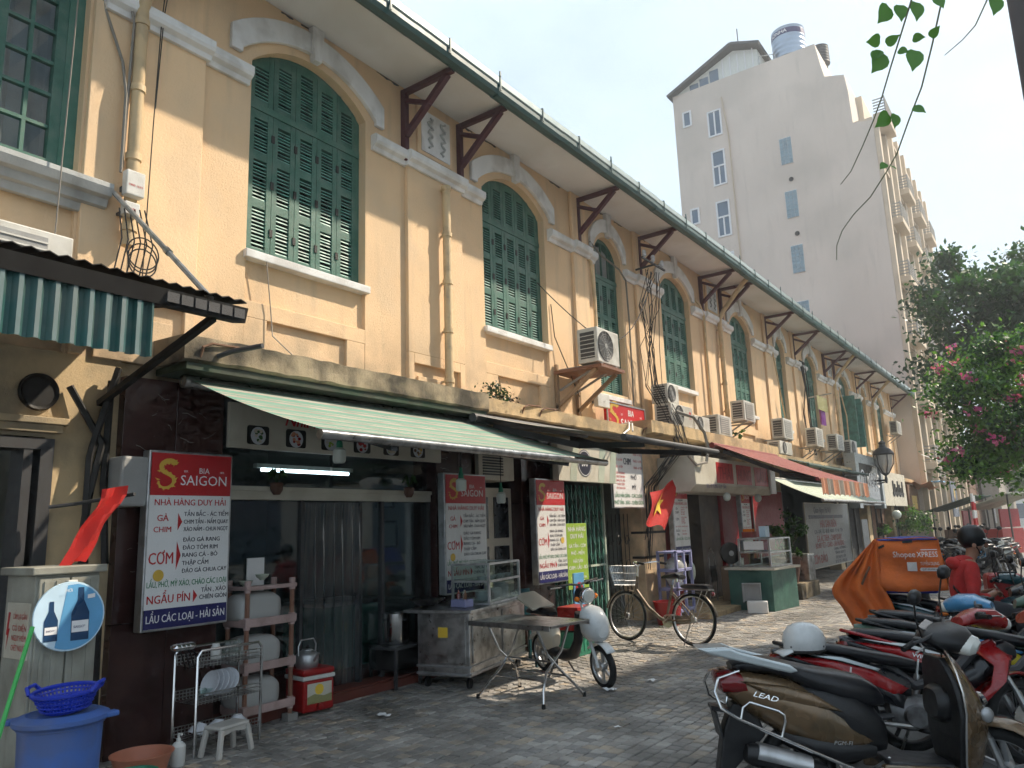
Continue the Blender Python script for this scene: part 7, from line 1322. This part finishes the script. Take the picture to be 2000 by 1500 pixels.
m = MB(); m.tube([(-.02, .05, .55), (-.2, .05, .58), (-.26, .0, .58), (-.2, -.05, .58), (-.02, -.05, .55)], .009, 6); m.build('rear_carrier', 'dark_grey', t, smooth=True)
m = MB(); m.tube([(.40, .06, .18), (.36, .16, .02), (.44, .17, .01)], .011, 6); m.tube([(.40, -.06, .18), (.36, -.16, .02), (.44, -.17, .01)], .011, 6); m.build('centre_stand', 'dark_grey', t)
for s in (-1, 1): m = MB(); m.tube([(.0, s*.06, r), (.12, s*.06, .42)], .022, 8); m.build('shock_absorber', 'steel', t, smooth=True)
m = MB(); m.tube([(.40, -.05, .20), (.46, -.10, .12), (.46, -.18, .12)], .010, 6); m.build('pedal', 'dark_grey', t)

# ================================================================== BICYCLE (front wheel towards the shop)
t = thing('bicycle', 'grey-brown city bicycle with front basket and sprung saddle on its stand', 'bicycle', (1.86, 9.62, 0), radians(171)); t.rotation_euler = (.05, 0, radians(171)); wb, r = 1.06, .33
wheel(t, 'rear_wheel', 0, r, .036, 36, 'steel', wire=True); wheel(t, 'front_wheel', wb, r, .036, 36, 'steel', wire=True)
P = dict(bb=(.42, 0, .29), st=(.30, 0, .74), ht=(.86, 0, .86), hb=(.89, 0, .68))
m = MB(); m.tube([P['hb'], (.70, 0, .46), (.52, 0, .33), P['bb']], .024, 9); m.tube([P['bb'], (.30, 0, .76)], .017, 8); m.tube([P['ht'], P['hb']], .022, 8)
for s in (-1, 1): m.tube([(0, s*.06, r), (.40, s*.03, .30)], .011, 6); m.tube([(0, s*.06, r), (.31, s*.02, .66)], .009, 6)
m.build('bike_frame', 'bike_frame', t, smooth=True)
m = MB()
for s in (-1, 1): m.tube([(wb, s*.055, r), (wb-.03, s*.055, r+.12), (.93, s*.05, .60), (.895, s*.02, .68)], .011, 7)
m.build('fork', 'bike_frame', t, smooth=True)
m = MB(); m.tube([(.86, 0, .86), (.845, 0, 1.00)], .013, 7); m.tube([(.64, -.27, 1.04), (.72, -.25, 1.06), (.84, -.12, 1.04), (.87, 0, 1.0), (.84, .12, 1.04), (.72, .25, 1.06), (.64, .27, 1.04)], .011, 7); hb = m.build('handlebar', 'chrome', t, smooth=True)
for s in (-1, 1): m = MB(); m.tube([(.66, s*.265, 1.045), (.56, s*.275, 1.03)], .016, 8); m.build('grip', 'rubber', hb, smooth=True)
m = MB(); m.sx([(.14, .86, .085, .03), (.20, .88, .10, .045), (.30, .87, .075, .04), (.42, .86, .035, .025), (.46, .855, .02, .012)], 14, 2.4); m.build('saddle', 'seat_vinyl', t, smooth=True); m = MB(); m.tube([(.30, 0, .72), (.27, 0, .84)], .013, 7); m.build('seat_post', 'chrome', t)
m = MB(); m.tube([(.18, .05, .80), (.18, .05, .86)], .02, 8); m.tube([(.18, -.05, .80), (.18, -.05, .86)], .02, 8); m.build('saddle_spring', 'chrome', t)
m = MB(); m.box(-.28, .16, -.07, .07, .70, .72); m.build('rear_carrier', 'steel', t); m = MB(); m.sx([(-.27, .745, .075, .02), (-.22, .75, .095, .03), (.08, .75, .095, .03), (.13, .745, .075, .02)], 14, 3); m.build('rear_cushion', 'seat_vinyl', t, smooth=True)
for s in (-1, 1): m = MB(); m.tube([(0, s*.065, r), (-.18, s*.065, .70)], .006, 5); m.build('carrier_stay', 'steel', t)
for xx, a0, a1, nm in ((0, .5, 3.0, 'rear_fender'), (wb, .25, 2.1, 'front_fender')):
    m = MB(); m.grid([[(xx+(r+.018)*cos(a0+k*(a1-a0)/12), yy, r+(r+.018)*sin(a0+k*(a1-a0)/12)) for yy in (-.025, 0, .025)] for k in range(13)]); m.build(nm, 'bike_frame', t, smooth=True, thick=.004)
bx = MB()
for k in range(15):
    f = k/14; z = .74+.0*f; bx.tube([(.97+.02, -.13+.26*f, .74), (.97, -.16+.32*f, 1.0)], .0035, 4); bx.tube([(1.17, -.13+.26*f, .74), (1.25, -.16+.32*f, 1.0)], .0035, 4)
for k in range(10): f = k/9; bx.tube([(.99+.18*f, -.13, .74), (.97+.28*f, -.16, 1.0)], .0035, 4); bx.tube([(.99+.18*f, .13, .74), (.97+.28*f, .16, 1.0)], .0035, 4); bx.tube([(.99+.18*f, -.13, .74), (.99+.18*f, .13, .74)], .0035, 4)
for z, e in ((.80, .005), (.90, .018), (1.0, .03)): bx.tube([(.985-.005, -.13-e, z), (1.17+e*2.6, -.13-e, z), (1.17+e*2.6, .13+e, z), (.985-.005, .13+e, z)], .005, 5, True)
bx.build('basket', 'steel', t)
m = MB(); m.lathe([(.001, -.045), (.085, -.045), (.09, -.04), (.085, -.035), (.001, -.035)], 22, P['bb'], (0, 1, 0)); m.build('chain_ring', 'steel', t)
for s, a in ((-1, -.6), (1, 2.54)): m = MB(); m.bar((.42, s*.06, .29), (.42+.16*cos(a), s*.065, .29+.16*sin(a)), .012, .018, (0, 1, 0)); m.cbox((.42+.16*cos(a), s*.10, .29+.16*sin(a)), (.08, .07, .022)); m.build('crank', 'steel', t)
m = MB(); m.sx([(-.02, .33, .008, .04), (.2, .315, .01, .055), (.45, .30, .01, .07), (.5, .30, .008, .04)], 12, 3, -.05); m.build('chain_guard', 'bike_frame', t, smooth=True)
m = MB(); m.tube([(.02, .05, .30), (.06, .16, .02), (.04, .19, .005)], .008, 6); m.build('kick_stand', 'steel', t); m = MB(); m.ell((-.30, 0, .66), (.02, .04, .03), 8, 6); m.build('reflector', 'red_lens', t)
# ================================================================== PERSON
def skin(name, verts, edges, rad, mt, parent, sub=2, root=0):
    me = bpy.data.meshes.new(name); me.from_pydata(verts, edges, []); me.materials.append(MT[mt]); o = bpy.data.objects.new(name, me); COL.objects.link(o); o.parent = parent
    md = o.modifiers.new('skin', 'SKIN'); md.use_smooth_shade = True
    if not me.skin_vertices: pass
    for i, v in enumerate(me.skin_vertices[0].data): v.radius = rad[i] if isinstance(rad[i], tuple) else (rad[i], rad[i]); v.use_root = (i == root)
    s = o.modifiers.new('sub', 'SUBSURF'); s.levels = sub; s.render_levels = sub; return o
t = thing('person', 'man in red hoodie and dark helmet sitting on a motorbike looking down at his phone', 'person', (5.08, 8.75, .57), radians(18))
t.scale = (.93, .93, .95)
Vv = [(0, 0, .10), (-.01, 0, .22), (-.02, 0, .36), (.01, 0, .48), (.06, 0, .575), (.095, 0, .64), (.12, 0, .72), (.135, 0, .79)]; Rr = [.14, .135, .14, .13, .06, .058, .092, .075]; Ed = [(i, i+1) for i in range(7)]
def chain(pts, rad, frm):
    i = frm
    for p, r_ in zip(pts, rad): Vv.append(p); Rr.append(r_); Ed.append((i, len(Vv)-1)); i = len(Vv)-1
    return i
for s in (-1, 1):
    w = chain([(.02, s*.17, .50), (.02, s*.22, .36), (-.02, s*.25, .24), (.12, s*.18, .20), (.21, s*.09, .25)], [.075, .06, .05, .042, .03], 3)
    for f in range(4): chain([(.255+.006*f, s*(.085-.02*f+.03), .262-.008*f), (.285, s*(.075-.02*f+.02), .25-.010*f), (.295, s*(.06-.02*f+.02), .232-.01*f)], [.010, .009, .008], w)
    chain([(.235, s*.045, .27), (.255, s*.025, .285)], [.011, .009], w)
    chain([(.05, s*.11, .07), (.40, s*.19, .06), (.42, s*.20, -.12), (.34, s*.21, -.42), (.36, s*.21, -.50), (.50, s*.22, -.53)], [.10, .075, .06, .042, .045, .035], 0)
body = skin('body', Vv, Ed, Rr, 'skin', t)
Vv = [(0, 0, .04), (-.02, 0, .16), (-.04, 0, .32), (-.01, 0, .46), (.035, 0, .545)]; Rr = [(.165, .15), (.16, .145), (.165, .155), (.155, .14), (.085, .085)]; Ed = [(i, i+1) for i in range(4)]
for s in (-1, 1): chain([(.01, s*.175, .49), (.02, s*.235, .35), (-.02, s*.265, .235), (.10, s*.195, .195), (.16, s*.14, .225)], [.09, .08, .07, .058, .045], 3)
hd = skin('hoodie', Vv, Ed, Rr, 'hoodie', t)
m = MB(); m.ell((-.085, 0, .535), (.085, .13, .065), 16, 9, Matrix.Rotation(.5, 3, 'Y')); m.ell((.0, 0, .575), (.10, .115, .045), 16, 8); m.build('hood', 'hoodie', hd, smooth=True)
Vv = [(0, 0, .06)]; Rr = [.16]; Ed = []
for s in (-1, 1): chain([(.06, s*.11, .07), (.40, s*.19, .06), (.42, s*.20, -.12), (.35, s*.21, -.40)], [.115, .09, .075, .06], 0)
skin('trousers', Vv, Ed, Rr, 'trousers', t)
for s in (-1, 1): m = MB(); m.sx([(.28, -.52, .045, .03), (.36, -.50, .05, .055), (.46, -.52, .05, .035), (.55, -.53, .035, .02)], 12, 2.6, s*.215); m.build('shoe', 'dark_paint', t, smooth=True)
m = MB(); m.ell((.105, 0, .80), (.135, .118, .125), 22, 12); hl = m.build('helmet', 'dark_plastic', t, smooth=True); m = MB(); m.grid([[(.19+u*.04, v_*.05*(1.2-.1*u), .80-u*.018-.006*v_*v_) for v_ in (-2, -1, 0, 1, 2)] for u in range(3)]); m.build('helmet_peak', 'alu', hl, smooth=True, thick=.005)
for s in (-1, 1): m = MB(); m.bar((.10, s*.10, .74), (.16, s*.035, .63), .018, .004); m.build('chin_strap', 'black', hl)
m = MB(); m.ell((.232, 0, .715), (.022, .016, .028), 8, 6); m.ell((.10, .095, .715), (.02, .012, .032), 8, 6); m.ell((.10, -.095, .715), (.02, .012, .032), 8, 6); m.build('face_features', 'skin', body, smooth=True)
for s in (-1, 1): m = MB(); m.ell((.212, s*.035, .735), (.008, .012, .007), 8, 6); m.build('eye', 'hair', body)
m = MB(); m.tube([(.02, .15, .56), (-.10, .0, .42), (-.14, -.10, .30), (-.04, -.20, .16), (.08, -.19, .12)], .013, 6); m.build('sling_strap', 'black', t)
p_ = thing('sling_bag', 'dark sling bag with pale flap on the man\'s hip', 'bag', (5.16, 8.56, .66), radians(16)); m = MB(); m.sx([(-.12, 0, .05, .05), (-.06, 0, .065, .09), (.08, 0, .065, .10), (.13, 0, .05, .06)], 14, 2.8); m.build('pouch', 'dark_plastic', p_, smooth=True); m = MB(); m.ell((-.08, -.055, .03), (.05, .012, .035), 10, 7); m.build('flap', 'awn_pale', p_, smooth=True)
ph = thing('phone', 'black phone in the man\'s hands', 'phone', (5.08+.295*cos(.31)*.93, 8.75+.295*sin(.31)*.93, .57+.262*.95)); ph.rotation_euler = (0, -.5, .28); m = MB(); m.box(-.008, .0, -.035, .035, -.07, .07); m.build('case', 'black_gloss', ph, bev=.003)

# ================================================================== TREES, VINES, POLE
def tree(name, label, base, crown, r, n, size, mats, seed, clump, trunk=.16, cat='tree', group=None, flowers=0):
    t = thing(name, label, cat, base, 0, group); q = random.Random(seed); c = V(crown)-V(base); m = MB()
    cl = leaves(m, c, r, n, size, len(mats), 1, seed, clump, .30); m.build('crown', mats, t, fix=False, kind='stuff')
    tr = MB(); tr.tube([(0, 0, 0), (.1, .05, c.z*.3), (c.x*.4, c.y*.4, c.z*.55), (c.x*.8, c.y*.8, c.z*.8)], [trunk, trunk*.8, trunk*.65, trunk*.45], 9); tr.build('trunk', 'bark', t, smooth=True)
    lb = MB()
    for cc, cr, _ in cl[::2]: s_ = V((c.x*.7, c.y*.7, c.z*.74)); mid = s_.lerp(cc, .5)+V((q.uniform(-.2, .2), q.uniform(-.2, .2), .15)); lb.tube([s_, mid, cc], [trunk*.3, trunk*.18, trunk*.06], 5)
    lb.build('limb', 'bark', t, smooth=True, kind='stuff')
    if flowers:
        m = MB()
        for _ in range(flowers):
            cc, cr, _m = q.choice(cl); d = V((q.gauss(-.5, .8), q.gauss(-.9, .6), q.gauss(.1, .7))).normalized(); fc = cc+d*cr*.9
            for k in range(30):
                p = fc+V((q.gauss(0, .10), q.gauss(0, .10), q.gauss(0, .07))); s_ = .05*q.uniform(.7, 1.3); u = V((q.gauss(0, 1), q.gauss(0, 1), q.gauss(0, 1))).normalized(); w = u.cross(V((q.gauss(0, 1), q.gauss(0, 1), 1))).normalized(); m.cm = k % 2
                m.add([p-u*s_, p+w*s_*.8, p+u*s_, p-w*s_*.8], [(0, 1, 2, 3)])
        m.build('blossom', ['flower', 'flower2'], t, fix=False, kind='stuff')
    return t
tree('street_tree', 'tall dark green street tree at the right behind the bougainvillea', (6.2, 30.5, -.12), (5.25, 31, 8.2), (3.1, 3.0, 3.1), 22000, .23, ['leaf_dark', 'leaf_dark', 'leaf_mid', 'leaf_mid'], 11, 72, .24)
tree('bougainvillea', 'bougainvillea tree with magenta blossom overhanging the street at right', (6.1, 22.4, -.12), (5.25, 22, 3.7), (1.85, 2.0, 2.5), 21000, .135, ['leaf_dark', 'leaf_mid', 'leaf_light', 'leaf_light'], 5, 60, .14, flowers=40)
tree('street_tree', 'lower green tree far down the street under the stall roofs', (5.2, 46, -.12), (4.9, 46, 5.2), (2.6, 2.6, 2.4), 6000, .22, ['leaf_far', 'leaf_mid', 'leaf_light'], 21, 36, .2)
tree('street_tree', 'pale far tree closing the end of the street', (1.8, 75, -.12), (2.6, 75, 5.0), (4.0, 4, 3.6), 6000, .32, ['leaf_far', 'leaf_mid', 'leaf_light'], 22, 40, .25)
VS = [[(5.80, 3.56, 4.3), (5.736, 3.535, 3.811), (5.683, 3.529, 3.678), (5.621, 3.52, 3.523), (5.569, 3.515, 3.389), (5.525, 3.507, 3.29), (5.47, 3.494, 3.179), (5.412, 3.478, 3.069), (5.367, 3.459, 3.014)],
      [(5.93, 3.73, 4.3), (5.849, 3.721, 3.896), (5.775, 3.722, 3.667), (5.711, 3.719, 3.483), (5.642, 3.705, 3.335), (5.577, 3.694, 3.187), (5.535, 3.68, 3.119), (5.451, 3.648, 2.995), (5.379, 3.615, 2.921), (5.325, 3.593, 2.849), (5.295, 3.587, 2.781), (5.286, 3.596, 2.716)],
      [(6.1, 4.2, 4.4), (6.01, 4.172, 4.064), (5.945, 4.155, 3.941), (5.884, 4.127, 3.873), (5.801, 4.085, 3.801)]]
VL = [((5.642, 3.53, 3.814), (5.60, 3.49, 3.735)), ((5.687, 3.56, 3.819), (5.685, 3.55, 3.74)), ((5.747, 3.603, 3.83), (5.741, 3.59, 3.74)), ((5.826, 3.655, 3.85), (5.845, 3.65, 3.79)), ((5.59, 3.52, 3.668), (5.545, 3.47, 3.65)), ((5.615, 3.55, 3.655), (5.668, 3.55, 3.675)), ((5.594, 3.542, 3.605), (5.548, 3.5, 3.515)), ((5.58, 3.53, 3.622), (5.555, 3.5, 3.57)), ((5.715, 3.623, 3.68), (5.76, 3.615, 3.66)), ((5.78, 3.661, 3.68), (5.82, 3.653, 3.71)), ((5.713, 3.628, 3.615), (5.695, 3.61, 3.52)), ((5.655, 3.592, 3.628), (5.69, 3.586, 3.60)), ((5.575, 3.589, 3.335), (5.525, 3.552, 3.278)), ((5.602, 3.613, 3.335), (5.594, 3.598, 3.27)), ((5.675, 3.665, 3.37), (5.715, 3.664, 3.33)), ((6.045, 3.813, 3.84), (6.025, 3.793, 3.755)), ((5.535, 3.615, 3.12), (5.515, 3.588, 3.09)), ((5.553, 3.635, 3.112), (5.574, 3.624, 3.085))]
t = thing('hanging_vine', 'thin vine strands with heart-shaped leaves hanging in the top right corner', 'vine', (0, 0, 0))
for i, s_ in enumerate(VS): m = MB(); m.tube(s_, [.0045-.003*k/len(s_) for k in range(len(s_))], 5); m.build('strand', 'vine', t, smooth=True)
q = random.Random(8)
for a, b in VL:
    a, b = V(a), V(b); d = (b-a); l = d.length; d.normalize(); n_ = (V((-.58, .81, .2))*-1+V((q.uniform(-.5, .5), q.uniform(-.3, .3), q.uniform(-.3, .3)))).normalized(); w = d.cross(n_).normalized(); n_ = w.cross(d)
    out = [(0, 0), (-.06, .22), (.10, .42), (.35, .45), (.62, .33), (.85, .14), (1.08, 0)]; m = MB(); L_ = l*1.0
    left = [a+d*x*L_+w*y*L_*.95+n_*(.10*y*L_) for x, y in out]; right = [a+d*x*L_-w*y*L_*.95+n_*(.10*y*L_) for x, y in out]; mid = [a+d*x*L_-n_*(.03*L_*x*x) for x, y in out]
    m.add(left+mid+right, [(i, i+1, 8+i, 7+i) for i in range(6)]+[(7+i, 8+i, 15+i, 14+i) for i in range(6)]); m.build('leaf', 'leaf_vine', t, smooth=True, fix=False)
t = thing('utility_pole', 'thick grey-brown pole cut by the top right corner', 'pole', (6.36, 8.0, -.12)); m = MB(); m.tube([(0, 0, 0), (-.01, 0, 4.0), (-.02, 0, 9.0)], [.21, .19, .165], 14); m.build('pole_shaft', 'pole_concrete', t, smooth=True); m = MB(); m.bar((-.2, -.4, 8.6), (-.2, .6, 8.6), .08); m.build('cross_arm', 'dark_grey', t)

# ================================================================== END OF THE STREET
def block(label, x0, x1, y0, y1, h, mt, rows, cols, name='far_building'):
    t = thing(name, label, 'building', (x0, y0, -.12)); m = MB(); m.box(0, x1-x0, 0, y1-y0, 0, h); m.build('wall', mt, t); m = MB(); m.box(-.1, x1-x0+.1, -.1, y1-y0+.1, h, h+.25); m.build('parapet', 'concrete_cream', t)
    for r_ in range(rows):
        for c in range(cols):
            m = MB(); xx = .5+c*(x1-x0-.8)/cols; m.box(xx, xx+(x1-x0-.8)/cols*.6, -.03, .01, 1+r_*3.0, 2.6+r_*3.0); w_ = m.build('window', 'win_frame', t); m = MB(); m.box(xx+.06, xx+(x1-x0-.8)/cols*.6-.06, -.045, -.03, 1.08+r_*3, 2.52+r_*3); m.build('pane', 'win_glass', w_)
block('pale three-storey building closing the end of the street', -3, 9, 92, 100, 9.5, 'plaster_pale', 3, 6)
block('low brown shop row beyond the hotel on the left', -6, 1.0, 56.2, 75, 5.0, 'rust', 1, 3)
block('grey building far behind the stalls', 1.2, 2.2, 62, 80, 6.5, 'recess_grey', 2, 1)
# stalls along the far kerb
def stall(label, x, y, rz, roof, cab):
    t = thing('street_stall', label, 'stall', (x, y, 0), rz, 'stalls at the far end of the pavement')
    for a in (-.9, .9):
        for b, h in ((-.7, 1.75), (.8, 2.25)): m = MB(); m.bar((b, a, 0), (b, a, h), .05); m.build('post', 'dark_grey', t)
    m = MB(); m.grid([[(-.95+.24*i, -1.2+.3*j, 1.70+.072*i+.02*sin(j*2)) for j in range(9)] for i in range(9)]); m.build('roof_sheet', roof, t, thick=.02)
    m = MB(); m.box(-.4, .4, -.8, .8, 0, .95); m.build('counter', cab, t, bev=.01); m = MB(); m.box(.3, .36, -.7, .7, 1.0, 1.7); m.build('back_board', 'red_panel', t)
stall('street stall with pale sheet roof and red counter at the far kerb', 3.7, 36.0, -.4, 'awn_pale', 'cooler_red'); stall('street stall with dark roof before the hotel front', 2.2, 37.0, -.2, 'awn_dark', 'rust')
for i, (x, y) in enumerate(((3.3, 30.6), (3.0, 34.6))):
    t = thing('barrier_post', ('nearer', 'farther')[i]+' red and white striped post by the far stalls', 'post', (x, y, 0), 0, 'striped posts'); 
    for k in range(8): m = MB(); m.lathe([(.05, k*.28), (.05, k*.28+.279)], 10); m.build('band', ('sign_red', 'print_white')[k % 2], t)
t = thing('traffic_cone', 'thin dark cone standing behind the scooter row', 'cone', (4.28, 11.6, 0)); m = MB(); m.lathe([(.16, 0), (.16, .03), (.12, .04), (.03, .78), (.02, .8)], 14); m.build('cone', 'dark_plastic', t, smooth=True)
def hplant(label, loc, r, n, seed):
    t = thing('hanging_plant', label, 'plant', loc, 0, 'plants hung along the far shops'); m = MB(); leaves(m, (0, 0, -.1), r, n, .12, 3, 1, seed, 14, .25); m.build('foliage', ['leaf_dark', 'leaf_mid', 'leaf_light'], t, fix=False, kind='stuff'); m = MB(); m.lathe([(.1, -.1), (.16, .1), (.001, .1)], 12); m.build('pot', 'terracotta', t)
hplant('bushy green plant hanging under the small brown sign', (.9, 34.5, 1.45), (.5, 1.2, .55), 1400, 2); hplant('small plant hanging beside the NGỌC sign foot', (.75, 28.6, 1.25), (.25, .4, .3), 300, 3)
t = thing('far_lamp', 'white globe lamp hanging under the slanted sign', 'lamp', (.9, 30.6, 1.62)); m = MB(); m.ell((0, 0, 0), .16, 14, 9); m.build('globe', 'bulb_white', t, smooth=True); m = MB(); m.tube([(0, 0, .15), (0, 0, .35)], .01, 5); m.build('cord', 'wire', t)
t = thing('balcony_cage', 'steel balcony cage at the foot of the hotel corner', 'cage', (.85, 36.5, 3.1))
for i in range(4): m = MB(); m.tube([(.9, i*.55, 0), (.9, i*.55, .7), (.3, i*.55, 1.0)], .022, 5); m.build('bar', 'steel', t)
for z in (.1, .4, .7): m = MB(); m.tube([(.9, 0, z), (.9, 1.65, z)], .02, 5); m.build('rail', 'steel', t)
t = thing('tarpaulin', 'torn orange and blue tarpaulin above the brown sign', 'tarpaulin', (.9, 36.2, 2.9)); m = MB(); m.grid([[(-.3+.2*i, .4*j, .08*sin(i*2+j)-.03*j) for j in range(7)] for i in range(5)]); m.build('sheet', 'peach', t, smooth=True); m = MB(); m.grid([[(.3+.15*i, 1.6+.3*j, .1+.05*sin(i*3+j)) for j in range(5)] for i in range(4)]); m.build('blue_sheet', 'poster_blue', t, smooth=True)
for i, (y0, y1, mt) in enumerate(((25.95, 29.95, 'front_dark'), (30.7, 34.6, 'rust'), (35.4, 37.6, 'interior'))):  # first front has one plain dark tone
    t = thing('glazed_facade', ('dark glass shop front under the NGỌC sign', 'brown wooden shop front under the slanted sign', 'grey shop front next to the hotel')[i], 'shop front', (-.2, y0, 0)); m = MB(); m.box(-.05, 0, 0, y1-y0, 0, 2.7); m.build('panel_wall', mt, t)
    for k in range(4): m = MB(); m.box(0, .06, k*(y1-y0)/4, k*(y1-y0)/4+.08, 0, 2.6); m.build('mullion', 'dark_grey', t)
# side wall and small goods of the shops
t = thing('menu_stand', 'white easel board in front of the seafood shop', 'sign', (.9, 25.2, 0)); m = MB(); m.box(-.03, 0, -.4, .4, .6, 1.5); m.build('board', 'ac_grey', t); m = MB(); m.bar((0, -.3, 0), (0, -.3, .6), .04); m.bar((0, .3, 0), (0, .3, .6), .04); m.build('leg', 'dark_grey', t)

# ================================================================== HAZY AIR
m = MB(); m.box(-60, 60, -30, 160, -1.2, 31); hz_ = m.build('haze', 'bed', kind='stuff'); hm = bpy.data.materials.new('haze_air'); hm.use_nodes = True; N = hm.node_tree.nodes; N.clear()
ho = N.new('ShaderNodeOutputMaterial'); hv = N.new('ShaderNodeVolumePrincipled'); hv.inputs['Color'].default_value = (.93, .95, .97, 1); hv.inputs['Density'].default_value = .0026; hv.inputs['Anisotropy'].default_value = .3
hm.node_tree.links.new(hv.outputs[0], ho.inputs['Volume']); hz_.data.materials.clear(); hz_.data.materials.append(hm)
